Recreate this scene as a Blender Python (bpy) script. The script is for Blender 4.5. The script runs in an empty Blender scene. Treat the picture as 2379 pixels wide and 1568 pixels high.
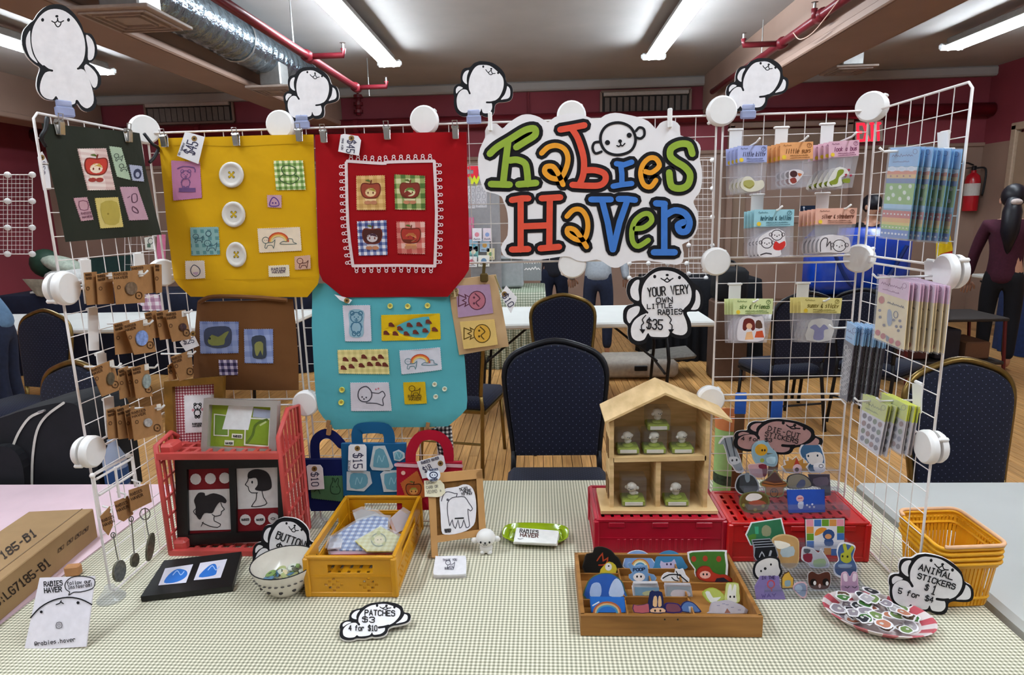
import bpy, math, random
import numpy as np
from mathutils import Vector as V, Matrix, noise as mnoise
PI = math.pi
SC = bpy.context.scene
COL = SC.collection
# ---------------- camera, world, exposure ----------------
F = 1471.37; YAW, PITCH, ROLL = -0.0501, -0.1957, -0.0241
TZ = 0.74                                   # height of the table top
CAM = V((0.1038, -1.6326, TZ + 0.8544))
_f = V((math.sin(YAW)*math.cos(PITCH), math.cos(YAW)*math.cos(PITCH), math.sin(PITCH)))
_r0 = V((math.cos(YAW), -math.sin(YAW), 0)); _u0 = _r0.cross(_f)
CR = _r0*math.cos(ROLL) + _u0*math.sin(ROLL); CU = -_r0*math.sin(ROLL) + _u0*math.cos(ROLL); CF = _f
cd = bpy.data.cameras.new('camera'); cam = bpy.data.objects.new('camera', cd); COL.objects.link(cam)
cd.sensor_width = 36; cd.sensor_fit = 'HORIZONTAL'; cd.lens = F/2379*36; cd.clip_start = 0.05; cd.clip_end = 60
m = Matrix((CR, CU, -CF)).transposed().to_4x4(); m.translation = CAM; cam.matrix_world = m
SC.camera = cam
w = bpy.data.worlds.new('world'); SC.world = w; w.use_nodes = True
bgn = w.node_tree.nodes['Background']; bgn.inputs[0].default_value = (1.0, 0.96, 0.95, 1); bgn.inputs[1].default_value = 0.3
SC.view_settings.view_transform = 'Standard'; SC.view_settings.look = 'None'
SC.view_settings.exposure = -0.1; SC.view_settings.gamma = 1; SC.view_settings.use_curve_mapping = False
TUBE_POWER = 76.0                            # emission of the fluorescent tubes

# ---------------- pixel <-> place (the photograph is 2379 x 1568) ----------------
def ray(x, y): return CF + CR*((x-1189.5)/F) + CU*((784-y)/F)
def az(x, y, z): d = ray(x, y); return CAM + d*((z-CAM.z)/d.z)
def ay(x, y, Y): d = ray(x, y); return CAM + d*((Y-CAM.y)/d.y)
def ax(x, y, X): d = ray(x, y); return CAM + d*((X-CAM.x)/d.x)

class Fr:
    """a flat (or gently waving) surface in the room: origin, two axes, normal"""
    def __init__(s, o, u, v, hf=None): s.o = V(o); s.u = V(u).normalized(); s.v = V(v).normalized(); s.n = s.u.cross(s.v).normalized(); s.hf = hf
    def uv(s, x, y):
        d = ray(x, y); t = (s.o-CAM).dot(s.n)/d.dot(s.n); q = CAM + d*t - s.o
        return q.dot(s.u), q.dot(s.v)
    def w(s, a, b, h=0):
        if s.hf: h += s.hf(a, b)
        return s.o + s.u*a + s.v*b + s.n*h
    def px(s, x, y, h=0): a, b = s.uv(x, y); return s.w(a, b, h)
def upright(Y): return Fr((0, Y, 0), (1, 0, 0), (0, 0, 1))
def flat(z): return Fr((0, 0, z), (1, 0, 0), (0, 1, 0))
def stand(x, y, z, tilt=0, yaw=0):
    """a board standing on height z at that pixel, leaning back by tilt, turned by yaw"""
    o = az(x, y, z); u = V((math.cos(yaw), math.sin(yaw), 0)); b = V((-math.sin(yaw), math.cos(yaw), 0))
    return Fr(o, u, V((0, 0, math.cos(tilt))) + b*math.sin(tilt))
def zm(x0, y0, s):
    return lambda *p: [(x0+p[i]/s, y0+p[i+1]/s) for i in range(0, len(p), 2)]

# ---------------- materials ----------------
MATS = {}
def lin(h):
    h = h.lstrip('#'); c = [int(h[i:i+2], 16)/255 for i in (0, 2, 4)]
    return [x/12.92 if x <= .04045 else ((x+.055)/1.055)**2.4 for x in c]
def mat(name, hexc, rough=.6, metal=0, var=.08, scale=30, bump=0, bscale=None, spec=.35, stretch=None, alpha=1, trans=0, emit=0, sheen=0, var2=None):
    if name in MATS: return MATS[name]
    M = bpy.data.materials.new(name); M.use_nodes = True; nt = M.node_tree; N = nt.nodes; L = nt.links
    b = N['Principled BSDF']; c = lin(hexc)
    b.inputs['Base Color'].default_value = (*c, 1); b.inputs['Roughness'].default_value = rough; b.inputs['Metallic'].default_value = metal
    b.inputs['Specular IOR Level'].default_value = spec; b.inputs['Alpha'].default_value = alpha
    b.inputs['Transmission Weight'].default_value = trans
    if sheen: b.inputs['Sheen Weight'].default_value = sheen
    if emit: b.inputs['Emission Color'].default_value = (*c, 1); b.inputs['Emission Strength'].default_value = emit
    if var or bump:
        tc = N.new('ShaderNodeTexCoord'); mp = N.new('ShaderNodeMapping'); L.new(tc.outputs['Object'], mp.inputs[0])
        if stretch: mp.inputs['Scale'].default_value = stretch
        nz = N.new('ShaderNodeTexNoise'); nz.inputs['Scale'].default_value = scale; nz.inputs['Detail'].default_value = 4; L.new(mp.outputs[0], nz.inputs['Vector'])
        if var:
            rp = N.new('ShaderNodeValToRGB'); L.new(nz.outputs[0], rp.inputs[0])
            c2 = lin(var2) if var2 else c
            rp.color_ramp.elements[0].position = .3; rp.color_ramp.elements[1].position = .7
            rp.color_ramp.elements[0].color = (*[x*(1-var) for x in c2], 1); rp.color_ramp.elements[1].color = (*[min(1, x*(1+var)) for x in c], 1)
            L.new(rp.outputs[0], b.inputs['Base Color'])
        if bump:
            n2 = N.new('ShaderNodeTexNoise'); n2.inputs['Scale'].default_value = bscale or scale; n2.inputs['Detail'].default_value = 3; L.new(mp.outputs[0], n2.inputs['Vector'])
            bp = N.new('ShaderNodeBump'); bp.inputs['Strength'].default_value = bump; bp.inputs['Distance'].default_value = .01
            L.new(n2.outputs[0], bp.inputs['Height']); L.new(bp.outputs[0], b.inputs['Normal'])
    MATS[name] = M; return M
def gingham(name, axes, period, cols, rough=.85, bump=.25, offs=(0, 0)):
    """woven check: cols = ground, half tone, dark"""
    if name in MATS: return MATS[name]
    M = bpy.data.materials.new(name); M.use_nodes = True; nt = M.node_tree; N = nt.nodes; L = nt.links
    b = N['Principled BSDF']; b.inputs['Roughness'].default_value = rough; b.inputs['Specular IOR Level'].default_value = .2
    tc = N.new('ShaderNodeTexCoord'); sp = N.new('ShaderNodeSeparateXYZ'); L.new(tc.outputs['Object'], sp.inputs[0])
    nz = N.new('ShaderNodeTexNoise'); nz.inputs['Scale'].default_value = 3; L.new(tc.outputs['Object'], nz.inputs['Vector'])
    st = []
    for k, a in enumerate(axes):
        ad = N.new('ShaderNodeMath'); ad.operation = 'MULTIPLY_ADD'; L.new(nz.outputs[0], ad.inputs[0]); ad.inputs[1].default_value = period*.6; L.new(sp.outputs[a], ad.inputs[2])
        mm = N.new('ShaderNodeMath'); mm.operation = 'MULTIPLY_ADD'; mm.inputs[1].default_value = 1/period; mm.inputs[2].default_value = offs[k]+1000; L.new(ad.outputs[0], mm.inputs[0])
        fr = N.new('ShaderNodeMath'); fr.operation = 'FRACT'; L.new(mm.outputs[0], fr.inputs[0])
        gt = N.new('ShaderNodeMath'); gt.operation = 'GREATER_THAN'; gt.inputs[1].default_value = .5; L.new(fr.outputs[0], gt.inputs[0]); st.append(gt)
    su = N.new('ShaderNodeMath'); su.operation = 'ADD'; L.new(st[0].outputs[0], su.inputs[0]); L.new(st[1].outputs[0], su.inputs[1])
    hv = N.new('ShaderNodeMath'); hv.operation = 'MULTIPLY'; hv.inputs[1].default_value = .5; L.new(su.outputs[0], hv.inputs[0])
    rp = N.new('ShaderNodeValToRGB'); rp.color_ramp.interpolation = 'CONSTANT'; L.new(hv.outputs[0], rp.inputs[0])
    e = rp.color_ramp.elements; e[0].position = 0; e[0].color = (*lin(cols[0]), 1); e[1].position = .4; e[1].color = (*lin(cols[1]), 1)
    e2 = e.new(.9); e2.color = (*lin(cols[2]), 1); L.new(rp.outputs[0], b.inputs['Base Color'])
    n2 = N.new('ShaderNodeTexNoise'); n2.inputs['Scale'].default_value = 9; L.new(tc.outputs['Object'], n2.inputs['Vector'])
    bp = N.new('ShaderNodeBump'); bp.inputs['Strength'].default_value = bump; bp.inputs['Distance'].default_value = .02; L.new(n2.outputs[0], bp.inputs['Height']); L.new(bp.outputs[0], b.inputs['Normal'])
    MATS[name] = M; return M
def paint(h): return mat('ink_'+h.lstrip('#'), h, rough=.65, var=.05, scale=60, spec=.2)
def glassy(name, tint='#f4f6fa', alpha=.25, rough=.1):
    """thin clear plastic: part see-through, part glossy"""
    if name in MATS: return MATS[name]
    M = bpy.data.materials.new(name); M.use_nodes = True; nt = M.node_tree; N = nt.nodes; L = nt.links
    b = N['Principled BSDF']; b.inputs['Base Color'].default_value = (*lin(tint), 1); b.inputs['Roughness'].default_value = rough; b.inputs['Specular IOR Level'].default_value = .6
    t = N.new('ShaderNodeBsdfTransparent'); t.inputs[0].default_value = (*[.5+.5*x for x in lin(tint)], 1)
    mx = N.new('ShaderNodeMixShader'); mx.inputs[0].default_value = alpha
    tc = N.new('ShaderNodeTexCoord'); nz = N.new('ShaderNodeTexNoise'); nz.inputs['Scale'].default_value = 25; L.new(tc.outputs['Object'], nz.inputs['Vector'])
    bp = N.new('ShaderNodeBump'); bp.inputs['Strength'].default_value = .3; bp.inputs['Distance'].default_value = .01; L.new(nz.outputs[0], bp.inputs['Height']); L.new(bp.outputs[0], b.inputs['Normal'])
    L.new(t.outputs[0], mx.inputs[1]); L.new(b.outputs[0], mx.inputs[2]); L.new(mx.outputs[0], N['Material Output'].inputs[0])
    MATS[name] = M; return M

# ---------------- mesh building ----------------
class MB:
    def __init__(s): s.v = []; s.f = []; s.mi = []; s.mats = []; s.k = 0
    def use(s, M):
        if M not in s.mats: s.mats.append(M)
        s.k = s.mats.index(M); return s
    def add(s, vs, fs):
        n = len(s.v); s.v += [V(p) for p in vs]; s.f += [[i+n for i in f] for f in fs]; s.mi += [s.k]*len(fs); return s
    def box(s, c, d, R=None, b=0):
        """box centre c, full sizes d; b = chamfer"""
        x, y, z = d[0]/2, d[1]/2, d[2]/2
        if b:
            b = min(b, x*.9, y*.9, z*.9); vs = []; idx = {}
            for sx in (-1, 1):
                for sy in (-1, 1):
                    for sz in (-1, 1):
                        for ax_ in range(3):
                            p = [sx*(x-b), sy*(y-b), sz*(z-b)]; p[ax_] = (sx, sy, sz)[ax_]*(x, y, z)[ax_]
                            idx[sx, sy, sz, ax_] = len(vs); vs.append(V(p))
            fs = []
            for a in range(3):
                o1, o2 = [(1, 2), (2, 0), (0, 1)][a]
                for sg in (-1, 1):
                    q = []
                    for s1, s2 in ((-1, -1), (1, -1), (1, 1), (-1, 1)):
                        t = [0, 0, 0]; t[a] = sg; t[o1] = s1; t[o2] = s2; q.append(idx[(*t, a)])
                    fs.append(q if sg > 0 else q[::-1])
                for s1 in (-1, 1):
                    for s2 in (-1, 1):
                        t = [0, 0, 0]; t[o1] = s1; t[o2] = s2; t[a] = -1; t0 = tuple(t); t[a] = 1; t1 = tuple(t)
                        q = [idx[(*t0, o1)], idx[(*t1, o1)], idx[(*t1, o2)], idx[(*t0, o2)]]; fs.append(q if s1*s2 < 0 else q[::-1])
            for k in [(i, j, l) for i in (-1, 1) for j in (-1, 1) for l in (-1, 1)]:
                q = [idx[(*k, 0)], idx[(*k, 1)], idx[(*k, 2)]]; fs.append(q if k[0]*k[1]*k[2] > 0 else q[::-1])
        else:
            vs = [V((i*x, j*y, l*z)) for l in (-1, 1) for j in (-1, 1) for i in (-1, 1)]
            fs = [(0, 2, 3, 1), (4, 5, 7, 6), (0, 1, 5, 4), (2, 6, 7, 3), (0, 4, 6, 2), (1, 3, 7, 5)]
        if R: vs = [R @ p for p in vs]
        return s.add([p+V(c) for p in vs], fs)
    def bar(s, a, b, w, h=None, up=(0, 0, 1), ch=0):
        """square bar between two points"""
        a, b = V(a), V(b); d = b-a; L = d.length; z = d.normalized(); x = V(up).cross(z)
        if x.length < 1e-4: x = V((1, 0, 0)).cross(z)
        x.normalize(); y = z.cross(x); return s.box((a+b)/2, (w, h or w, L), Matrix((x, y, z)).transposed(), ch)
    def tube(s, pts, r, n=8, closed=False, cap=True):
        pts = [V(p) for p in pts]; K = len(pts); rr = r if isinstance(r, (list, tuple)) else [r]*K
        vs = []; px = None
        for i, p in enumerate(pts):
            a = pts[i-1] if (i or closed) else p; b = pts[(i+1) % K] if (i < K-1 or closed) else p
            t = (b-a).normalized()
            if px is None: px = V((0, 0, 1)).cross(t); px = px if px.length > 1e-3 else V((1, 0, 0)).cross(t)
            px = (px-t*px.dot(t)).normalized(); py = t.cross(px)
            vs += [p+(px*math.cos(2*PI*k/n)+py*math.sin(2*PI*k/n))*rr[i] for k in range(n)]
        fs = []
        for i in range(K if closed else K-1):
            j = (i+1) % K
            fs += [(i*n+k, i*n+(k+1) % n, j*n+(k+1) % n, j*n+k) for k in range(n)]
        if cap and not closed: fs += [list(range(n))[::-1], list(range((K-1)*n, K*n))]
        return s.add(vs, fs)
    def lathe(s, prof, c=(0, 0, 0), n=24, M=None, sx=1, sy=1):
        """profile (r, z) spun about z"""
        vs = []; fs = []; K = len(prof)
        for r, z in prof: vs += [V((r*math.cos(2*PI*k/n)*sx, r*math.sin(2*PI*k/n)*sy, z)) for k in range(n)]
        for i in range(K-1): fs += [(i*n+k, i*n+(k+1) % n, (i+1)*n+(k+1) % n, (i+1)*n+k) for k in range(n)]
        if prof[0][0] > 1e-6: fs.append(list(range(n))[::-1])
        if prof[-1][0] > 1e-6: fs.append(list(range((K-1)*n, K*n)))
        if M: vs = [M @ p for p in vs]
        return s.add([p+V(c) for p in vs], fs)
    def ball(s, c, r, n=12, m=8, M=None):
        r = r if isinstance(r, (tuple, list)) else (r, r, r); vs = []; fs = []
        for i in range(m+1):
            t = PI*i/m
            for k in range(n): vs.append(V((r[0]*math.sin(t)*math.cos(2*PI*k/n), r[1]*math.sin(t)*math.sin(2*PI*k/n), r[2]*math.cos(t))))
        for i in range(m): fs += [(i*n+k, (i+1)*n+k, (i+1)*n+(k+1) % n, i*n+(k+1) % n) for k in range(n)]
        if M: vs = [M @ p for p in vs]
        return s.add([p+V(c) for p in vs], fs)
    def slab(s, fr, p2, h0, h1, side=None):
        """polygon p2 (plane coordinates) from height h0 to h1"""
        K = len(p2); ar = sum(p2[i-1][0]*p2[i][1]-p2[i][0]*p2[i-1][1] for i in range(K))
        if ar < 0: p2 = p2[::-1]
        vs = [fr.w(a, b, h1) for a, b in p2]+[fr.w(a, b, h0) for a, b in p2]
        s.add(vs, [list(range(K)), list(range(2*K-1, K-1, -1))])
        if side: k = s.k; s.use(side)
        s.add(vs, [(K+i, K+(i+1) % K, (i+1) % K, i) for i in range(K)])
        if side: s.k = k
        return s
    def slabpx(s, fr, pts, h0, h1, side=None): return s.slab(fr, [fr.uv(*p) for p in pts], h0, h1, side)
    def cloth(s, fr, Lp, Rp, nu=14, nv=18, th=.012, smooth_edges=True):
        """sheet between two polylines of pixels given from top to bottom"""
        def samp(P, t):
            d = [0]
            for i in range(1, len(P)): d.append(d[-1]+math.hypot(P[i][0]-P[i-1][0], P[i][1]-P[i-1][1]))
            x = t*d[-1]
            for i in range(1, len(P)):
                if x <= d[i]+1e-9: k = (x-d[i-1])/max(1e-9, d[i]-d[i-1]); return (P[i-1][0]+(P[i][0]-P[i-1][0])*k, P[i-1][1]+(P[i][1]-P[i-1][1])*k)
            return P[-1]
        fv = []; bv = []
        for j in range(nv+1):
            l = samp(Lp, j/nv); r = samp(Rp, j/nv)
            for i in range(nu+1):
                k = i/nu; a, b = fr.uv(l[0]+(r[0]-l[0])*k, l[1]+(r[1]-l[1])*k)
                e = min(1, 6*min(k, 1-k)*1.0, 6*min(j/nv+.15, 1-j/nv))
                fv.append(fr.w(a, b, -th*.5*(1-e)**2)); bv.append(fr.w(a, b, -th*(.5+.5*e)))
        W = nu+1; q = [(j*W+i, (j+1)*W+i, (j+1)*W+i+1, j*W+i+1) for j in range(nv) for i in range(nu)]
        s.add(fv, q); n = len(fv); s.add(bv, [f[::-1] for f in q])
        lo = [j*W for j in range(nv+1)]+[nv*W+i for i in range(1, W)]+[j*W+nu for j in range(nv-1, -1, -1)]+[i for i in range(nu-1, 0, -1)]
        s.add(fv+bv, [(lo[i], lo[(i+1) % len(lo)], lo[(i+1) % len(lo)]+n, lo[i]+n)[::-1] for i in range(len(lo))])
        return s

def cr(P, closed=True, n=4):
    """smooth curve through points"""
    K = len(P); out = []
    rng = range(K) if closed else range(K-1)
    for i in rng:
        p0 = P[(i-1) % K] if (closed or i) else P[i]; p1 = P[i]; p2 = P[(i+1) % K]; p3 = P[(i+2) % K] if (closed or i < K-2) else p2
        for j in range(n):
            t = j/n
            out.append(tuple(.5*((2*b)+(-a+c)*t+(2*a-5*b+4*c-d)*t*t+(-a+3*b-3*c+d)*t*t*t) for a, b, c, d in zip(p0, p1, p2, p3)))
    if not closed: out.append(tuple(P[-1]))
    return out
def ring(x, y, r, ry=None, n=16, a=0):
    ry = ry or r; ca, sa = math.cos(a), math.sin(a); o = []
    for k in range(n):
        c, s_ = r*math.cos(2*PI*k/n), ry*math.sin(2*PI*k/n); o.append((x+c*ca-s_*sa, y+c*sa+s_*ca))
    return o
FONT = dict(A='002640 1232', B='000636453404 3443413000', C='4536160501103041', D='00062644422000', E='46060040 0333', F='460600 0333', G='45361605011030414323', H='0006 4046 0343', I='1636 2620 1030', J='4641301001', K='0006 460340', L='060040', M='0006234640', N='00064046', O='160501103041453616', P='00063645443303', Q='160501103041453616 2240', R='00063645443303 2340', S='45361605044341301001', T='0646 2620', U='060110304146', V='062046', W='0610243046', X='0046 0640', Y='062346 2320', Z='06460040',
 a='341403011030 3430', b='0600 0314344341301000', c='341403011030', d='4640 4333140301103041', e='024243341403011030', f='36261510 0434', g='3414030212323431201000', h='0600 03143430', i='2420 2526', k='0600 340230', l='2620', m='0400 03142420 23344440', n='0400 03143430', o='140301103041433414', p='0400 041434331202', r='0400 03143433', s='34140332311000', t='2620 1434', u='0401103041 4440', v='042044', w='0410233044', y='0421 4410', x='0440 0044')
FONT.update({'0': '160501103041453616', '1': '152620 1030', '2': '05163645430040', '3': '05163645443323 334241301001', '4': '360242 3530', '5': '460603334241301001', '6': '3616040110304142330201', '7': '064610', '8': '133344453616050413 1302011030414233', '9': '433313040516364543 4330', '$': '45361605044341301001 2720', '-': '1333', '.': '2021', '!': '2622 2021', '@': '3313213143453616050110', ':': '2324 2021', '*': '2125 1442 1244', '%': '0046 0515 3141', "'": '2625', ',': '2110', '&': '4012253614013041', '/': '0046', '+': '2125 0343'})
class Draw:
    """flat print, drawn in photograph pixels onto a surface; each stroke lies a hair above the last"""
    def __init__(s, fr, h=.0006): s.fr = fr; s.h = h; s.mb = MB()
    def _up(s): s.h += 2.5e-5; return s.h
    def fill(s, col, pts, sm=0):
        if sm: pts = cr(pts, True, sm)
        p2 = [s.fr.uv(*p) for p in pts]; K = len(p2)
        if sum(p2[i-1][0]*p2[i][1]-p2[i][0]*p2[i-1][1] for i in range(K)) < 0: p2 = p2[::-1]
        h = s._up(); s.mb.use(paint(col) if isinstance(col, str) else col).add([s.fr.w(a, b, h) for a, b in p2], [list(range(K))]); return s
    def line(s, col, pts, w, sm=0, closed=False):
        if sm: pts = cr(pts, closed, sm)
        P = [p for i, p in enumerate(pts) if i == 0 or math.hypot(p[0]-pts[i-1][0], p[1]-pts[i-1][1]) > 1e-6]
        if closed and math.hypot(P[0][0]-P[-1][0], P[0][1]-P[-1][1]) < 1e-6: P = P[:-1]
        K = len(P); h = s._up(); Lf = []; Rt = []; w = w/2
        if K < 2: return s.dot(col, P[0], w)
        nn = []
        for i in range(K):
            a = P[i-1] if (i or closed) else None; b = P[(i+1) % K] if (i < K-1 or closed) else None
            def nr(p, q): dx, dy = q[0]-p[0], q[1]-p[1]; l = math.hypot(dx, dy) or 1; return (-dy/l, dx/l)
            n1 = nr(a, P[i]) if a else nr(P[i], b); n2 = nr(P[i], b) if b else n1
            mx, my = n1[0]+n2[0], n1[1]+n2[1]; l2 = mx*mx+my*my
            k = 2/l2 if l2 > .45 else 2/.45; nn.append((mx*k, my*k))
        for p, n in zip(P, nn): Lf.append((p[0]+n[0]*w, p[1]+n[1]*w)); Rt.append((p[0]-n[0]*w, p[1]-n[1]*w))
        mk = lambda q: s.fr.px(q[0], q[1], h)
        s.mb.use(paint(col) if isinstance(col, str) else col)
        vs = [mk(q) for q in Lf]+[mk(q) for q in Rt]; fs = [(i, (i+1) % K, K+(i+1) % K, K+i) for i in range(K if closed else K-1)]
        if not closed:
            for e, sg in ((0, -1), (K-1, 1)):
                n = nn[e]; t = (n[1]*sg, -n[0]*sg); ids = [e]
                for j in range(1, 4):
                    a = PI*j/4; vs.append(mk((P[e][0]+w*(n[0]*math.cos(a)+t[0]*math.sin(a)), P[e][1]+w*(n[1]*math.cos(a)+t[1]*math.sin(a))))); ids.append(len(vs)-1)
                ids.append(K+e); fs.append(ids)
        # keep every face looking out of the surface
        out = []
        for f in fs:
            a, b, c = vs[f[0]], vs[f[1]], vs[f[2]]
            out.append(f[::-1] if (b-a).cross(c-a).dot(s.fr.n) < 0 else f)
        s.mb.add(vs, out); return s
    def dot(s, col, p, r, ry=None, n=12, a=0): return s.fill(col, ring(p[0], p[1], r, ry, n, a))
    def text(s, col, t, p0, p1, hp, w=None, slant=0):
        n = len(t); dx, dy = (p1[0]-p0[0]), (p1[1]-p0[1]); L = math.hypot(dx, dy); ux, uy = dx/L, dy/L; nx, ny = uy, -ux
        adv = L/(n-.28); gw = adv*.72
        for i, c in enumerate(t):
            if c == ' ': continue
            g = FONT.get(c) or FONT.get(c.upper())
            if not g: continue
            for st in g.split():
                q = []
                for j in range(0, len(st), 2):
                    gx, gy = int(st[j])/4, int(st[j+1])/6; X = i*adv+gx*gw+slant*gy*hp; Y = gy*hp
                    q.append((p0[0]+ux*X+nx*Y, p0[1]+uy*X+ny*Y))
                s.line(col, q, w or hp*.14)
        return s
    def scrib(s, col, p0, p1, hp, w=None, seed=1):
        """unreadable small print: a row of tiny marks"""
        R = random.Random(seed); L = math.hypot(p1[0]-p0[0], p1[1]-p0[1]); n = max(3, int(L/(hp*.8))); P = []
        for i in range(n*2+1):
            k = i/(n*2); P.append((p0[0]+(p1[0]-p0[0])*k, p0[1]+(p1[1]-p0[1])*k-(hp*R.uniform(.4, 1) if i % 2 else hp*R.uniform(0, .2))))
        return s.line(col, P, w or hp*.25)
    def build(s, name, parent): return obj(name, s.mb, None, parent) if s.mb.v else None

# ---------------- objects ----------------
ORG = {}
ORD = ['first', 'second', 'third', 'fourth', 'fifth', 'sixth', 'seventh', 'eighth', 'ninth', 'tenth', 'last']
def obj(name, mb, M=None, parent=None, smooth=False, auto=None):
    me = bpy.data.meshes.new(name)
    if parent is not None: o0 = ORG[parent.name]
    else:
        xs = [p.x for p in mb.v]; ys = [p.y for p in mb.v]; zs = [p.z for p in mb.v]
        o0 = V(((min(xs)+max(xs))/2, (min(ys)+max(ys))/2, min(zs)))
    me.from_pydata([p-o0 for p in mb.v], [], mb.f)
    for mm in ([M] if M else mb.mats): me.materials.append(mm)
    if not M and len(mb.mats) > 1: me.polygons.foreach_set('material_index', mb.mi)
    if smooth or auto: me.polygons.foreach_set('use_smooth', [True]*len(me.polygons))
    if auto: me.set_sharp_from_angle(angle=math.radians(auto))
    me.update()
    o = bpy.data.objects.new(name, me); COL.objects.link(o)
    if parent is not None: o.parent = parent; ORG[o.name] = o0.copy()
    else: o.location = o0; ORG[o.name] = o0
    return o
def tag(o, label=None, cat=None, group=None, kind=None):
    if label: o['label'] = label
    if cat: o['category'] = cat
    if group: o['group'] = group
    if kind: o['kind'] = kind
    return o
def thing(name, label, cat, loc, group=None):
    o = bpy.data.objects.new(name, None); COL.objects.link(o); o.location = V(loc); o.empty_display_size = .05; ORG[o.name] = V(loc); return tag(o, label, cat, group)
def struct(name, mb, M=None, parent=None, **k): o = obj(name, mb, M, parent, **k); o['kind'] = 'structure'; return o
def copy_tree(o, parent=None):
    c = o.copy(); COL.objects.link(c); c.parent = parent
    if parent is not None: c.matrix_parent_inverse = o.matrix_parent_inverse.copy()
    for ch in list(o.children): copy_tree(ch, c)
    return c
def dup(o, loc, rz=0, label=None, group=None, rot=None):
    c = copy_tree(o); c.location = V(loc); c.rotation_euler = rot or (0, 0, rz); ORG[c.name] = V(loc); tag(c, label, None, group); return c

# =====================  THE ROOM  =====================
CZ, WY = 3.3, 7.45
m_red = mat('wall_red', '#8a3a44', rough=.7, var=.12, scale=1.5)
m_tan = mat('wall_brown', '#94796a', rough=.75, var=.12, scale=1.3)
m_ceil = mat('ceiling_paint', '#aaa6a3', rough=.8, var=.06, scale=2)
m_beam = mat('beam_paint', '#93786a', rough=.6, var=.08, scale=2)
m_pipe = mat('pipe_red', '#6b1a24', rough=.35, var=.1, scale=4)
m_alu = mat('bare_metal', '#a9a8a6', rough=.35, metal=.8, var=.08)
m_white = mat('white_plastic', '#e9e6e4', rough=.35, var=.03, spec=.5)
m_wire = mat('white_wire', '#e6dfdc', rough=.4, var=.03, spec=.5)
m_black = mat('black_plastic', '#15151a', rough=.5, var=.2)
m_gold = mat('brass_frame', '#7a6233', rough=.3, metal=.7, var=.15)
m_dark = mat('black_frame', '#17171c', rough=.4, metal=.2, var=.1)
m_glass = glassy('clear_plastic', alpha=.16, rough=.12)
def plank_mat():
    M = mat('floor_plank', '#dcaa6c', rough=.32, var=.16, scale=6, stretch=(14, 1, 14), spec=.45, var2='#c48f52')
    nt = M.node_tree; N = nt.nodes; L = nt.links; oi = N.new('ShaderNodeObjectInfo'); hs = N.new('ShaderNodeHueSaturation')
    mp = N.new('ShaderNodeMapRange'); mp.inputs[3].default_value = .74; mp.inputs[4].default_value = 1.12; L.new(oi.outputs['Random'], mp.inputs[0]); L.new(mp.outputs[0], hs.inputs['Value'])
    b = N['Principled BSDF']; src = b.inputs['Base Color'].links[0].from_socket; L.new(src, hs.inputs['Color']); L.new(hs.outputs[0], b.inputs['Base Color']); return M
m_plank = plank_mat()
R0 = random.Random(5)
fl = struct('floor', MB().box((0, 2, -.03), (15, 12, .03)), mat('floor_gap', '#4a2f1c', var=.1))
pw = .062; pme = None; rest = MB(); n_pl = 0
for i in range(-115, 115):
    x = i*pw; yy = -3.0-R0.random()*1.6
    while yy < WY:
        ln = R0.choice((1.2, 1.5, 1.8, 2.1)); y0, y1 = yy, min(yy+ln, WY); yy += ln
        if y1-y0 < .05: continue
        if -1.9 < x < 3.1 and y1 > .9 and y0 < 4.3 and n_pl < 300:
            if pme is None:
                p = obj('plank', MB().box((0, 0, -.0075), (pw-.0035, 1, .015), None, .0012), m_plank, fl); pme = p.data; p.location = (0, 0, 0)
                for vv in pme.vertices: vv.co += ORG[fl.name]
            else: p = bpy.data.objects.new('plank', pme); COL.objects.link(p); p.parent = fl
            p.location = V((x, (y0+y1)/2, 0))-ORG[fl.name]; p.scale = (1, y1-y0-.003, 1); n_pl += 1
        else: rest.box((x, (y0+y1)/2, -.0075), (pw-.0035, y1-y0-.003, .015))
tag(obj('plank_rest', rest, m_plank, fl), kind='stuff')
struct('ceiling', MB().box((0, 2, CZ+.05), (15, 12, .1)), m_ceil)
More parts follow.
